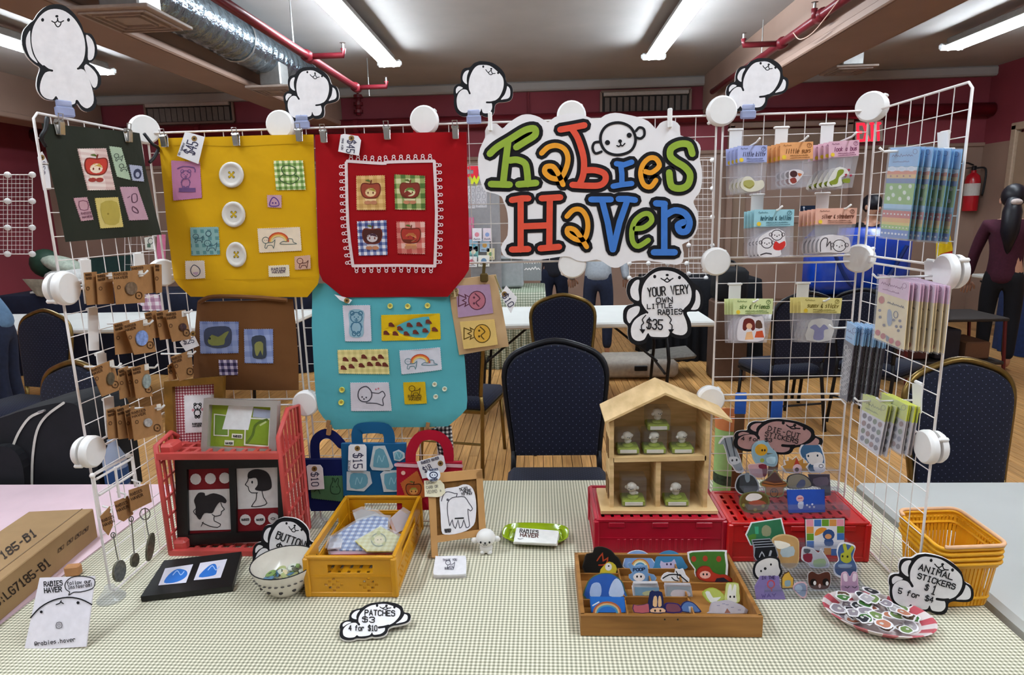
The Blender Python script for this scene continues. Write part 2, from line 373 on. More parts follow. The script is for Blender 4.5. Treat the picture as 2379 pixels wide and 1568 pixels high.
# back wall: brown below, red band above, mouldings, blind windows with louvres
wb = MB(); wb.use(m_tan).box((0, WY+.06, 1.165), (15, .12, 2.33)); wb.use(m_red).box((0, WY+.06, (2.33+CZ)/2), (15, .12, CZ-2.33)); wall_back = struct('wall_back', wb)
obj('picture_rail', MB().box((0, WY-.015, 2.33), (12.6, .03, .05), None, .008), m_tan, wall_back)
obj('cornice', MB().box((0, WY-.06, CZ-.06), (12.6, .12, .12), None, .02), m_ceil, wall_back)
wr = MB(); wr.use(m_tan).box((6.12, 2, 1.165), (.2, 11, 2.33)); wr.use(m_red).box((6.12, 2, (2.33+CZ)/2), (.2, 11, CZ-2.33)); wall_right = struct('wall_right', wr)
struct('wall_left', MB().box((-7.1, 2, CZ/2), (.2, 11, CZ)), m_red)
def louvre(k, x0, x1, z0, z1):
    w_ = struct('window_%d' % k, MB().box(((x0+x1)/2, WY-.01, (z0+z1)/2), (x1-x0, .03, z1-z0)), mat('recess_dark', '#2a2422', var=.1))
    fm = MB()
    for a, b in (((x0, z0), (x1, z0)), ((x0, z1), (x1, z1)), ((x0, z0), (x0, z1)), ((x1, z0), (x1, z1))): fm.bar((a[0], WY-.03, a[1]), (b[0], WY-.03, b[1]), .03)
    obj('window_frame', fm, m_beam, w_)
    obj('blind_rail', MB().box(((x0+x1)/2, WY-.06, z1-.04), (x1-x0-.06, .05, .05), None, .008), mat('blind_white', '#b9aea6', rough=.5), w_)
    n = int((x1-x0-.1)/.078)
    for i in range(n):
        xx = x0+.08+i*(x1-x0-.16)/(n-1)
        obj('slat', MB().box((xx, WY-.05, (z0+z1)/2-.03), (.066, .006, z1-z0-.1), Matrix.Rotation(.35, 3, 'Z')), mat('blind_slat', '#786d66', rough=.7, var=.08), w_)
louvre(1, .93, 2.12, 2.86, 3.15); louvre(2, -5.4, -4.15, 2.92, 3.2)
# tan door leaf in the back wall behind the stickers, and the frame at the far right
dr = struct('door_1', MB().box((3.45, WY-.03, 1.3), (1.5, .06, 2.6)), mat('door_tan', '#8d7563', rough=.6, var=.1, scale=2))
for xx, ww in ((2.68, .08), (4.22, .08)): obj('door_frame', MB().box((xx, WY-.05, 1.33), (ww, .1, 2.66), None, .01), m_beam, dr)
obj('door_frame', MB().box((3.45, WY-.05, 2.66), (1.62, .1, .08), None, .01), m_beam, dr)
for zz in (.7, 1.75): obj('door_panel', MB().box((3.45, WY-.065, zz), (1.1, .02, .8), None, .008), m_beam, dr)
d2 = struct('door_2', MB().box((5.99, 6.0, 1.2), (.05, 1.5, 2.4)), mat('door_tan2', '#9a826c', rough=.6, var=.1, scale=2))
for yy_ in (5.2, 6.8): obj('door_frame', MB().box((5.97, yy_, 1.25), (.08, .09, 2.5), None, .01), mat('trim_tan', '#b09a84', var=.06), d2)
obj('door_frame', MB().box((5.97, 6, 2.48), (.08, 1.7, .09), None, .01), MATS['trim_tan'], d2)
# disabled-access sign on the door
sg = upright(WY-.09); a, b = sg.uv(1875, 495)
t = thing('access_sign', 'small navy wheelchair access sign on the brown door', 'sign', sg.w(a, b-.1))
obj('plate', MB().slab(sg, [(a-.1, b-.1), (a+.1, b-.1), (a+.1, b+.1), (a-.1, b+.1)], 0, .008), paint('#1c2a44'), t)
D = Draw(sg, .01); D.dot('#dfe6f2', (1867, 482), 2.4); D.line('#dfe6f2', [(1867, 485), (1868, 494), (1875, 494), (1878, 500)], 1.8); D.line('#dfe6f2', ring(1869, 498, 5, 5, 14), 1.5, closed=True); D.build('pictogram', t)
# beams
for k, (xc, ww) in enumerate(((-2.78, .32), (2.5, .44), (-6.2, .35))):
    b_ = struct('trim_%d' % (k+1), MB().box((xc, 2, (2.8+CZ)/2), (ww, 10.8, CZ-2.8)), m_beam)
    for s_ in (-1, 1): obj('moulding', MB().box((xc+s_*(ww/2+.012), 2, 2.83), (.03, 10.8, .06), None, .01), m_beam, b_)
# flexible foil duct with two ceiling diffusers
dm = MB(); pts = []; rr = []
for i in range(128): y = 1.5+i*.032; pts.append((-2.42, y, 3.06)); rr.append(.165+(.010 if i % 2 else 0)+.006*math.sin(i*1.7))
dm.tube(pts, rr, 18); dm.tube([(-2.42, 5.56, 3.06), (-2.42, 5.7, 3.06)], .15, 18)
du = thing('air_duct', 'crinkled silver foil air duct under the ceiling', 'duct', (-2.42, 4, 2.9))
obj('foil_sleeve', dm, mat('duct_foil', '#9fb0bc', rough=.22, metal=.95, var=.1, scale=20, bump=.9, bscale=28), du, smooth=True)
for yy_ in (2.4, 3.9, 5.4): obj('strap', MB().tube([(-2.42+.18*math.cos(q), yy_, 3.06+.18*math.sin(q)) for q in [2*PI*j/20 for j in range(20)]], .008, 6, True), m_alu, du)
def diffuser(x, y, z, s, label):
    t = thing('ceiling_diffuser', label, 'vent', (x, y, z), 'square air diffusers')
    obj('neck', MB().box((x, y, z+.14), (s*.5, s*.5, .2), None, .01), m_alu, t)
    f = MB().use(m_beam); f.box((x, y, z+.01), (s, s, .02), None, .004); obj('face_plate', f, mat('diffuser_paint', '#a08f85', rough=.5), t)
    for k in range(3):
        q = s*(.40-.1*k); r = MB()
        for a, b in (((-q, -q), (q, -q)), ((q, -q), (q, q)), ((q, q), (-q, q)), ((-q, q), (-q, -q))): r.bar((x+a[0], y+a[1], z-.004), (x+b[0], y+b[1], z-.004), .012, .018)
        obj('louvre_ring', r, MATS['diffuser_paint'], t)
p = az(308, 48, 2.72); diffuser(p.x, p.y, 2.72, .46, 'beige square air diffuser below the foil duct at upper left')
p = az(1970, 165, 2.95); diffuser(p.x, p.y, 2.95, .42, 'square air diffuser beyond the right ceiling beam')
p = az(640, 212, 2.75); diffuser(p.x, p.y, 2.75, .4, 'small air diffuser at the far end of the foil duct')
# sprinkler pipes
def sprinkler(label, main, branches):
    t = thing('sprinkler_pipe', label, 'pipe', main[0])
    obj('main_run', MB().tube(main, .033, 12), m_pipe, t, smooth=True)
    for (y, dx) in branches:
        a = V(main[0]).lerp(V(main[-1]), (y-main[0][1])/(main[-1][1]-main[0][1]))
        obj('coupling', MB().tube([a-V((0, .05, 0)), a+V((0, .05, 0))], .048, 12), m_pipe, t, smooth=True)
        br = obj('branch', MB().tube([a, a+V((dx, 0, 0)), a+V((dx, 0, .05))], .024, 10), m_pipe, t, smooth=True)
        obj('sprinkler_head', MB().tube([a+V((dx, 0, .05)), a+V((dx, 0, .09)), a+V((dx, 0, .095))], [.012, .01, .026], 10), m_alu, br)
    for y in (branches[0][0]-.3, branches[-1][0]+.5):
        a = V(main[0]).lerp(V(main[-1]), (y-main[0][1])/(main[-1][1]-main[0][1])); obj('hanger', MB().tube([a, (a.x, a.y, CZ)], .006, 6), m_alu, t)
sprinkler('dark red sprinkler pipe running beside the foil duct', [(-1.84, 1.2, 2.9), (-1.80, 5.35, 2.9)], [(3.9, .3), (5.25, .32)])
sprinkler('dark red sprinkler pipe along the right ceiling beam', [(2.2, 1.2, 2.97), (2.2, 6.6, 2.97)], [(3.55, -.05), (4.35, -.32)])
tag(obj('loose_cable', MB().tube(cr([(2.17, 3.1, 3.0), (2.15, 3.35, 2.9), (2.16, 3.6, 2.86), (2.15, 3.8, 2.87), (2.17, 4.0, 2.97)], False, 6), .004, 6), mat('cable_pale', '#c9a898')), 'pale loose cable hanging along the right sprinkler pipe', 'cable')
t = thing('wall_pipe', 'thick dark red pipe running along the back wall', 'pipe', (0, WY-.12, 2.78))
obj('pipe_run', MB().tube([(-7, WY-.13, 2.80), (0, WY-.13, 2.80), (6, WY-.13, 2.76)], .085, 14), m_pipe, t, smooth=True)
for xx in (-4.6, -2.4, -.6, 2.6, 4.4): obj('bracket', MB().tube([(xx-.03, WY-.13, 2.79), (xx+.03, WY-.13, 2.79)], .1, 14), m_pipe, t)
t = thing('drain_valve', 'red valve riser on the back wall under the sprinkler pipe', 'valve', ay(832, 270, 7.36))
a = ay(832, 205, 7.36); b = ay(833, 268, 7.36)
obj('riser', MB().tube([a, b], .035, 10), m_pipe, t, smooth=True); obj('tee', MB().tube([a+V((-.05, 0, 0)), a+V((.2, 0, 0))], .03, 10), m_pipe, t, smooth=True)
for k in range(3): q = a.lerp(b, .3+.28*k); obj('flange', MB().tube([q+V((0, 0, .02)), q-V((0, 0, .02))], .065, 12), m_pipe, t)
obj('thin_conduit', MB().tube([(-.05, WY-.03, 2.33), (-.05, WY-.03, 3.2)], .012, 6), m_red, wall_back)
# fluorescent fixtures: the four in view and the next rows of the same grid
m_tube = mat('fluorescent_tube', '#eaf6ff', emit=TUBE_POWER, var=0)
m_refl = mat('reflector_white', '#d5d8d8', rough=.4, var=.02)
def fixture(x, y0, y1, label, dx=0, z=3.16):
    L_ = y1-y0; t = thing('ceiling_light', label, 'light', (x, (y0+y1)/2, z), 'fluorescent ceiling lights')
    X = lambda y: x+dx*(y-y1)/L_
    obj('housing', MB().bar((X(y0), y0, z+.045), (X(y1), y1, z+.045), .12, .07, ch=.01), mat('light_housing', '#8f8c89', rough=.5), t)
    rf = MB()
    for s_ in (-1, 1): rf.bar((X(y0)+s_*.07, y0, z+.012), (X(y1)+s_*.07, y1, z+.012), .03, .006, up=(s_*.45, 0, 1))
    obj('reflector', rf, m_refl, t)
    for yy in (y0, y1): obj('end_cap', MB().box((X(yy), yy, z-.005), (.26, .05, .07), None, .02), m_refl, t)
    for s_ in (-1, 1): obj('tube', MB().tube([(X(y0)+s_*.05, y0+.03, z-.03), (X(y1)+s_*.05, y1-.03, z-.03)], .02, 8), m_tube, t)
fixture(-1.47, 3.0, 5.4, 'bright fluorescent ceiling light left of centre with two tubes', -.04)
fixture(1.30, 3.05, 5.5, 'bright fluorescent ceiling light right of centre with two tubes', .0)
fixture(4.35, 3.1, 5.55, 'fluorescent ceiling light at the upper right beyond the beam')
fixture(-4.5, 2.9, 5.3, 'fluorescent ceiling light at the far left behind the tall puppy sign')
for k, (x, y) in enumerate(((-1.47, -1.0), (1.3, -1.0), (-4.5, -1.0), (4.35, -1.0))):
    fixture(x, y-1.2, y+1.2, ['left of centre', 'right of centre', 'far left', 'far right'][k]+' fluorescent ceiling light over the stall, out of the picture')
# exit sign with emergency lamps
ef = upright(WY-.065); t = thing('exit_sign', 'white exit sign with glowing red letters', 'sign', ef.px(2019, 330))
obj('housing', MB().slabpx(ef, [(1985, 283), (2049, 280), (2049, 328), (1985, 331)], -.06, .02), mat('exit_box', '#b5aaa2'), t)
D = Draw(ef, .022); D.text(mat('exit_red', '#ff2038', emit=1.6, var=0), 'EXIT', (1992, 327), (2044, 325), 38, 6); D.build('lettering', t)
for q in ((1998, 266), (2033, 264)): obj('emergency_lamp', MB().ball(ef.px(*q), (.07, .05, .07)), mat('lamp_grey', '#a5a09c', rough=.3), t, smooth=True)
# fire extinguisher
c = ay(2252, 490, 7.352)
t = thing('fire_extinguisher', 'red fire extinguisher hanging on the brown wall', 'extinguisher', c)
obj('cylinder', MB().lathe([(.0, 0), (.085, 0), (.09, .02), (.09, .40), (.075, .46), (.03, .5), (.03, .53), (0, .53)], c, 20), mat('extinguisher_red', '#b01420', rough=.25, spec=.6, var=.05), t, auto=40)
obj('label', MB().lathe([(.0915, .2), (.0915, .36)], c, 20), paint('#cfc9c4'), t)
obj('valve', MB().box(c+V((0, 0, .56)), (.05, .05, .06), None, .01).bar(c+V((-.02, 0, .6)), c+V((-.12, -.03, .63)), .03, .012).bar(c+V((-.02, 0, .57)), c+V((-.11, -.03, .56)), .03, .01), m_dark, t)
obj('hose', MB().tube(cr([c+V((.03, 0, .56)), c+V((.13, -.02, .55)), c+V((.14, -.03, .4)), c+V((.12, -.03, .2))], False, 5), .012, 8), m_black, t, smooth=True)

# =====================  BEHIND THE STALL  =====================
def dotted(name, base, dot, axes, step=.021):
    if name in MATS: return MATS[name]
    M = mat(name, base, rough=.9, var=.12, scale=90, bump=.25, bscale=400, sheen=.05); nt = M.node_tree; N = nt.nodes; L = nt.links; b = N['Principled BSDF']
    src = b.inputs['Base Color'].links[0].from_socket; tc = N.new('ShaderNodeTexCoord'); sp = N.new('ShaderNodeSeparateXYZ'); L.new(tc.outputs['Object'], sp.inputs[0])
    def math_(op, a, b_=None):
        n = N.new('ShaderNodeMath'); n.operation = op
        for i, q in enumerate((a, b_)):
            if q is None: continue
            if isinstance(q, (int, float)): n.inputs[i].default_value = q
            else: L.new(q, n.inputs[i])
        return n.outputs[0]
    A, B = sp.outputs[axes[0]], sp.outputs[axes[1]]; out = None
    for s_ in ('ADD', 'SUBTRACT'):
        q = math_('ADD', math_('DIVIDE', math_(s_, A, B), step), 500.0); fr_ = math_('ABSOLUTE', math_('SUBTRACT', math_('FRACT', q), .5)); sq = math_('MULTIPLY', fr_, fr_); out = sq if out is None else math_('ADD', out, sq)
    k = math_('LESS_THAN', out, .007); mx = N.new('ShaderNodeMix'); mx.data_type = 'RGBA'; L.new(k, mx.inputs[0]); L.new(src, mx.inputs[6]); mx.inputs[7].default_value = (*lin(dot), 1); L.new(mx.outputs[2], b.inputs['Base Color']); return M
m_navy = dotted('navy_back_fabric', '#0d1126', '#596080', (0, 2), .03); m_navy2 = dotted('navy_seat_fabric', '#10152c', '#5a6180', (0, 1))
def chair_proto(name, label, fm):
    t = thing(name, label, 'chair', (0, 0, 0), 'navy banquet chairs')
    out = [(-.19, .50), (-.2, .6), (-.222, .78), (-.225, .88), (-.19, .945), (-.11, .985), (0, 1.01), (.11, .985), (.19, .945), (.225, .88), (.222, .78), (.2, .6), (.19, .50)]
    lean = lambda z: .2+(z-.45)*.12
    o2 = cr(out, False, 3)
    bk = MB(); ins = [(x*.965, .47+(z-.47)*.975) for x, z in o2]; K = len(ins)
    for off, sc in ((-.03, .88), (-.022, .98), (0, 1), (.02, .97)): bk.v += [V((x*sc, lean(z)+off, .74+(z-.74)*sc)) for x, z in ins]
    for j in range(3): bk.f += [(j*K+i, j*K+(i+1) % K, (j+1)*K+(i+1) % K, (j+1)*K+i) for i in range(K)]
    bk.f += [list(range(K))[::-1], list(range(3*K, 4*K))]; bk.mi = [0]*len(bk.f)
    obj('backrest', bk, m_navy, t, auto=50)
    obj('back_frame', MB().tube([(x, lean(z), z) for x, z in o2], .0135, 8), fm, t, smooth=True)
    obj('seat', MB().box((0, -.03, .425), (.43, .42, .07), None, .025), m_navy2, t, auto=60)
    obj('seat_frame', MB().box((0, -.03, .385), (.42, .41, .025), None, .005), fm, t)
    for s_ in (-1, 1):
        obj('leg', MB().tube([(s_*.19, .206, .52), (s_*.195, .2, .42), (s_*.205, .27, 0)], .0125, 8), fm, t, smooth=True)
        obj('leg', MB().tube([(s_*.195, -.2, .38), (s_*.205, -.23, 0)], .0125, 8), fm, t, smooth=True)
    obj('crossbar', MB().tube([(-.2, .235, .2), (.2, .235, .2)], .008, 8), fm, t)
    return t
ch = chair_proto('banquet_chair', 'navy dotted banquet chair with a black frame in the centre foreground', m_dark)
ch.location = (.155, .86, .02)
cg = chair_proto('banquet_chair', 'navy banquet chair with brass frame tucked against the centre table', m_gold)
cg.location = (.245, 2.58, 0); cg.rotation_euler = (0, 0, 0)
dup(cg, (1.78, .62, -.03), .12, 'navy dotted banquet chair with brass frame behind the right wire panel')
dup(cg, (-1.98, .66, 0), -.35, 'navy banquet chair with brass frame behind the black backpack')
dup(cg, (-3.25, 2.1, .02), -.25, 'navy banquet chair with brass frame at the left edge behind another')
dup(cg, (-.42, 2.3, 0), PI*.93, 'navy banquet chair with brass frame half hidden by the turquoise bag')
dup(ch, (1.85, 3.0, 0), PI+.2, 'dark navy banquet chair behind the hanging sticker packs, nearer the centre')
dup(ch, (2.55, 3.0, 0), PI-.9, 'dark navy banquet chair turned sideways beside the blue tub')
dup(cg, (-.95, 3.1, 0), PI*1.05, 'navy banquet chair with brass frame behind the brown tote bag')
m_top = mat('table_white', '#dfe0dc', rough=.45, var=.03, scale=5)
def table(name, label, x0, x1, y0, y1, z=.74, legs=True, top=None):
    t = thing(name, label, 'table', ((x0+x1)/2, (y0+y1)/2, 0))
    obj('tabletop', MB().box(((x0+x1)/2, (y0+y1)/2, z-.022), (x1-x0, y1-y0, .044), None, .012), top or m_top, t)
    for xx in (x0+.35, x1-.35):
        for yy in (y0+.12, y1-.12): obj('leg', MB().tube([(xx, yy, z-.04), (xx+.03, yy, .4), (xx, yy, 0)], .014, 8), m_dark, t, smooth=True)
        obj('leg_brace', MB().tube([(xx, y0+.12, .3), (xx, y1-.12, .3)], .011, 8), m_dark, t); sg_ = 1 if xx < (x0+x1)/2 else -1
        obj('fold_strut', MB().tube([(xx, (y0+y1)/2, .32), (xx+sg_*.45, (y0+y1)/2, z-.05)], .01, 8), m_dark, t)
    return t
table('folding_table', 'white folding table with black legs behind the centre chairs', -.75, 1.42, 3.2, 4.12)
table('folding_table', 'white folding table behind the chairs at the left', -5.4, -2.0, 3.3, 4.2)
p = az(2219, 742, .74); table('folding_table', 'white folding table corner behind the pink sticker packs', p.x-1.3, p.x, 3.35, 3.72)
p = az(2370, 640, .74); table('folding_table', 'white folding table beyond the person in the maroon sweater', p.x-.35, p.x+.3, 5.55, 6.2)
# table behind with a black cloth, and one with checked cloth
def draped(name, label, x0, x1, y0, y1, M, z=.76, z0=.004):
    b = MB(); n = 40; pr = []
    P = [(x0+(x1-x0)*i/n, y0) for i in range(n)]+[(x1, y0+(y1-y0)*i/8) for i in range(8)]+[(x1-(x1-x0)*i/n, y1) for i in range(n)]+[(x0, y1-(y1-y0)*i/8) for i in range(8)]
    cx, cy = (x0+x1)/2, (y0+y1)/2; K = len(P)
    for zz, g, wv in ((z, 0, 0), (z-.01, .012, 0), (z-.25, .02, .012), (z0, .035, .03)):
        for i, (x, y) in enumerate(P):
            k = wv*math.sin(i*1.9)+g; b.v.append(V((x+(k if x >= x1-1e-6 else -k if x <= x0+1e-6 else 0), y+(k if y >= y1-1e-6 else -k if y <= y0+1e-6 else 0), zz)))
    for j in range(3): b.f += [(j*K+i, (j+1)*K+i, (j+1)*K+(i+1) % K, j*K+(i+1) % K) for i in range(K)]
    b.f.append(list(range(K))); b.mi = [0]*len(b.f); return tag(obj(name, b, M, auto=60), label, 'table')
draped('cloth_covered_table', 'table under a black cloth behind the your very own sign', 1.22, 2.35, 5.0, 5.7, mat('cloth_black', '#0d0f16', rough=.95, var=.2), .86)
draped('cloth_covered_table', 'table under a small grey green check cloth behind the pink people', -.75, .12, 4.75, 5.5, gingham('check_small', (0, 2), .026, ('#d5d6c6', '#a3ab98', '#7d8873')), .8)
draped('cloth_covered_table', 'table under a dark navy cloth at the left behind the wire panel', -5.6, -2.2, 4.7, 5.3, mat('cloth_navy', '#0f1428', rough=.95, var=.2), .86)
draped('cloth_covered_table', 'table under a navy cloth at the right edge beside the person', 5.05, 5.85, 4.85, 5.4, mat('cloth_navy2', '#16264d', rough=.95, var=.2), .72)
# prints and sign on the checked table
for k, (x, y, w_, h_, c1, c2) in enumerate(((1108, 545, 22, 30, '#e9e4ea', '#d98a98'), (1132, 545, 20, 30, '#e6d9e2', '#8aa0d0'), (1100, 570, 20, 28, '#9fc3d8', '#5fa0b4'), (1126, 570, 22, 30, '#b6d0e6', '#d9a860'), (1096, 608, 24, 24, '#ececec', '#c86a78'), (1124, 606, 26, 26, '#f0efe8', '#6f8fb0'), (1100, 585, 22, 26, '#7fb9b3', '#e8e2c8'), (1140, 590, 18, 26, '#e8dcb0', '#7da070'))):
    f = upright(4.86+.02*(k % 4)); f.o.y = 4.86+.02*(k % 4)
    t = thing('art_card', ['pale', 'pink', 'blue', 'tan', 'rose', 'white', 'teal', 'yellow'][k]+' art card in the rack on the checked table', 'card', f.px(x, y+h_/2), 'art cards on the checked table')
    obj('card', MB().slabpx(f, [(x-w_/2, y-h_/2), (x+w_/2, y-h_/2), (x+w_/2, y+h_/2), (x-w_/2, y+h_/2)], -.004, 0), paint(c1), t); D = Draw(f, .001); D.dot(c2, (x, y), w_*.25); D.scrib('#555566', (x-w_*.35, y+h_*.4), (x+w_*.35, y+h_*.4), 4, 1, k); D.build('print', t)
f = upright(4.77)
t = thing('price_card', 'grey printed price card on the checked table', 'card', f.px(1236, 630)); obj('card', MB().slabpx(f, [(1215, 602), (1258, 602), (1258, 652), (1215, 652)], -.004, 0), paint('#8f9698'), t); D = Draw(f, .001); D.scrib('#f0f0f0', (1219, 612), (1254, 612), 7, 2, 3); D.scrib('#f0f0f0', (1219, 627), (1254, 627), 8, 2.2, 4); D.build('print', t)
f = upright(5.0)
t = thing('storage_tub', 'grey plastic tub standing on the checked table', 'tub', f.px(1180, 632)); a = f.px(1150, 632); b = f.px(1215, 632)
tb = MB(); 
for i in range(4):
    pass
tb.box(((a.x+b.x)/2, 5.15, .80+.16), (b.x-a.x, .28, .3), None, .02); obj('tub_body', tb, mat('tub_grey', '#a9adb0', rough=.3), t); obj('rim', MB().box(((a.x+b.x)/2, 5.15, 1.12), (b.x-a.x+.03, .31, .025), None, .008), MATS['tub_grey'], t)
t = thing('card_rack', 'grey card rack behind the art cards', 'rack', (-.45, 4.97, .8)); a = ay(1085, 385, 4.96); b = ay(1165, 632, 4.96); obj('rack_board', MB().box(((a.x+b.x)/2, 4.965, (.8+a.z)/2), (b.x-a.x, .03, a.z-.8), None, .004), mat('rack_grey', '#8d8a8c'), t); obj('rack_foot', MB().box(((a.x+b.x)/2, 4.95, .808), (b.x-a.x, .14, .014), None, .003), MATS['rack_grey'], t)
# red-green letters hung behind
f = upright(4.945); t = thing('letter_bunting', 'colourful paper letters hanging behind the red bag', 'bunting', f.px(1105, 430)); D = Draw(f, 0); D.line('#d02a3a', [(1090, 390), (1104, 390), (1104, 408), (1090, 408)], 9); D.line('#e5609a', [(1112, 392), (1124, 392)], 6); D.line('#e5609a', [(1112, 400), (1122, 400)], 6); D.line('#d02a3a', [(1108, 388), (1108, 412)], 6); D.line('#c8d030', [(1092, 412), (1097, 425), (1102, 414), (1107, 425), (1112, 412)], 6); D.build('letters', t)
f = upright(4.95)
for k, (x0, y0, x1, y1) in enumerate(((1086, 432, 1104, 484), (1105, 430, 1131, 482))):
    t = thing('paper_sheet', ['narrow', 'wide'][k]+' white sheet of small drawings hanging behind the red bag', 'paper', f.px(x0, y1)); obj('sheet', MB().slabpx(f, [(x0, y0), (x1, y0), (x1, y1), (x0, y1)], -.003, 0), paint('#dcd8dc'), t); D = Draw(f, .001)
    for i in range(2):
        for j in range(3): D.line('#9a96a0', ring(x0+(x1-x0)*(.27+.46*i), y0+(y1-y0)*(.2+.3*j), (x1-x0)*.16, 6, 8), 1, closed=True)
    D.build('print', t)
# mini grids of thin wire with ball connectors (other stalls)
def mini_grid(label, Y, x0, y0, x1, y1, nx, ny, step=4):
    f = upright(Y); t = thing('mesh_display', label, 'grid', f.px((x0+x1)/2, y1)); mb = MB(); nb = MB(); lp = lambda i, j: f.px(x0+(x1-x0)*i, y0+(y1-y0)*j)
    for i in range(nx*step+1): mb.tube([lp(i/(nx*step), 0), lp(i/(nx*step), 1)], .004 if i % step == 0 else .0018, 4)
    for j in range(ny*step+1): mb.tube([lp(0, j/(ny*step)), lp(1, j/(ny*step))], .004 if j % step == 0 else .0018, 4)
    obj('mesh', mb, m_wire, t)
    for i in range(nx+1):
        for j in range(ny+1): obj('ball_joint', MB().ball(lp(i/nx, j/ny), .026, 10, 6), m_white, t, smooth=True)
mini_grid('fine wire mesh stand with ball joints behind the shop sign', 5.3, 1600, 372, 1655, 636, 1, 4, 5)
mini_grid('fine wire mesh stand with ball joints at the left edge', 3.6, -40, 406, 75, 590, 2, 3, 6)
mini_grid('low wire mesh stand on the black table', 5.06, 1462, 612, 1640, 646, 4, 1, 3)
mini_grid('wire mesh stand behind the brown earring cards', 4.82, 290, 545, 360, 661, 1, 1, 5)
# pink cloth strips, checked pink cloth, papers, food box on the left stall
f = upright(4.79)
tag(obj('pink_banner', MB().cloth(f, [(364, 545), (362, 652)], [(384, 545), (384, 652)], 4, 6), mat('pink_cloth', '#c96d8c', rough=.9)), 'narrow pink fabric banner behind the yellow bag', 'banner')
tag(obj('pink_banner', MB().cloth(upright(4.94), [(1086, 505), (1086, 560)], [(1101, 505), (1101, 560)], 4, 6), MATS['pink_cloth']), 'pink fabric banner behind the red bag edge', 'banner')
f = stand(345, 712, .74); f.o.y = 4.1
tag(obj('checked_cloth', MB().cloth(f, [(285, 684), (330, 712), (330, 722)], [(368, 684), (375, 712), (375, 722)], 6, 6), gingham('check_pink', (0, 2), .07, ('#e5dcdf', '#c59fb0', '#a5788f'))), 'pink and white checked cloth on the left white table', 'cloth')
f = upright(4.812); t = thing('clipboard_card', 'white card with black drawing hung on the left mesh', 'card', f.px(348, 580)); obj('card', MB().slabpx(f, [(335, 552), (360, 548), (358, 580), (338, 580)], -.004, 0), paint('#e2ded2'), t); D = Draw(f, .001); D.line('#3a3a3a', ring(350, 560, 6, 7, 10), 1.5, closed=True); D.fill('#5a7060', [(342, 566), (350, 566), (350, 575), (342, 575)]); D.build('print', t)
P0 = az(140, 660, .87); R1 = random.Random(3)
for k in range(7):
    x, y = R1.uniform(60, 235), R1.uniform(4.8, 5.05); c = V((ay(x, 650, y).x, y, .871+.021*k)); t_ = MB(); w_, d_ = R1.uniform(.16, .3), R1.uniform(.14, .22)
    t_.box(c, (w_, d_, .02), Matrix.Rotation(R1.uniform(-.5, .5), 3, 'Z'), .004)
    tag(obj('paper_pile', t_, paint(R1.choice(('#d9d4cc', '#e4e0dc', '#c8b79a', '#d6aaa6')))), ['cream flyer pile', 'white flyer pile', 'tan card pile', 'pale print pile', 'pinkish card pile', 'light paper pile', 'thin leaflet pile'][k]+' on the navy stall table at the left', 'paper')
c = az(95, 652, .9); tag(obj('hanging_cloth', MB().cloth(upright(4.66), [(50, 648), (85, 688), (95, 690)], [(200, 652), (130, 686), (110, 690)], 8, 6), mat('plaid_cloth', '#8d8474', var=.3, scale=14)), 'crumpled plaid cloth hanging over the left stall table', 'cloth')
c = ay(118, 612, 5.15); t = thing('stuffed_bundle', 'green and cream bundled wrapping on the left stall', 'bundle', c-V((0, 0, .1)))
obj('green_wrap', MB().ball(c+V((-.1, .05, 0)), (.16, .14, .16)), mat('wrap_green', '#1f3a2c', var=.2), t, smooth=True); obj('pale_wrap', MB().ball(c+V((.14, 0, -.02)), (.24, .14, .09), M=Matrix.Rotation(.3, 3, 'Y')), mat('wrap_pale', '#a9b3a4', var=.2, bump=.5), t, smooth=True); obj('tissue', MB().ball(c+V((.22, -.03, -.14)), (.28, .15, .09)), mat('tissue', '#d5d5d2', var=.15, bump=.8, bscale=40), t, smooth=True)
tag(obj('green_drape', MB().cloth(upright(5.05), [(205, 600), (205, 640)], [(330, 590), (330, 640)], 8, 5), mat('dark_green_cloth', '#14302c', var=.2)), 'dark green cloth draped behind the brown earring cards', 'cloth')
# blue tub, black case, yellow packet, cart, suitcase, purple tubs, bags
def rounded_tub(name, label, c, d, M, cat='tub', taper=.82):
    b = MB(); n = 24; prof = []
    for zz, k in ((0, taper), (.05*d[2], taper), (d[2]*.92, 1), (d[2]*.92, 1.06), (d[2], 1.06), (d[2], 1.0), (d[2]*.1, taper*.95)):
        for i in range(n):
            a = 2*PI*i/n; ca, sa = math.cos(a), math.sin(a); q = 4; r = 1/(abs(ca)**q+abs(sa)**q)**(1/q); b.v.append(V((c[0]+ca*r*d[0]/2*k, c[1]+sa*r*d[1]/2*k, c[2]+zz)))
    for j in range(6): b.f += [(j*n+i, j*n+(i+1) % n, (j+1)*n+(i+1) % n, (j+1)*n+i) for i in range(n)]
    b.f += [list(range(n))[::-1], list(range(6*n, 7*n))]; b.mi = [0]*len(b.f); return tag(obj(name, b, M, auto=50), label, cat)
a = ay(1890, 690, 4.3); b = ay(2110, 690, 4.3)
t = thing('moving_bag', 'big glossy bright blue zip bag behind the right corner post', 'bag', ((a.x+b.x)/2, 4.4, .72))
bb = MB(); bb.box(((a.x+b.x)/2, 4.45, a.z+.32), (b.x-a.x, .45, .6), None, .09); obj('bag_body', bb, mat('blue_vinyl', '#0f3fae', rough=.28, var=.25, scale=6, bump=.8, bscale=7, spec=.6), t, auto=60)
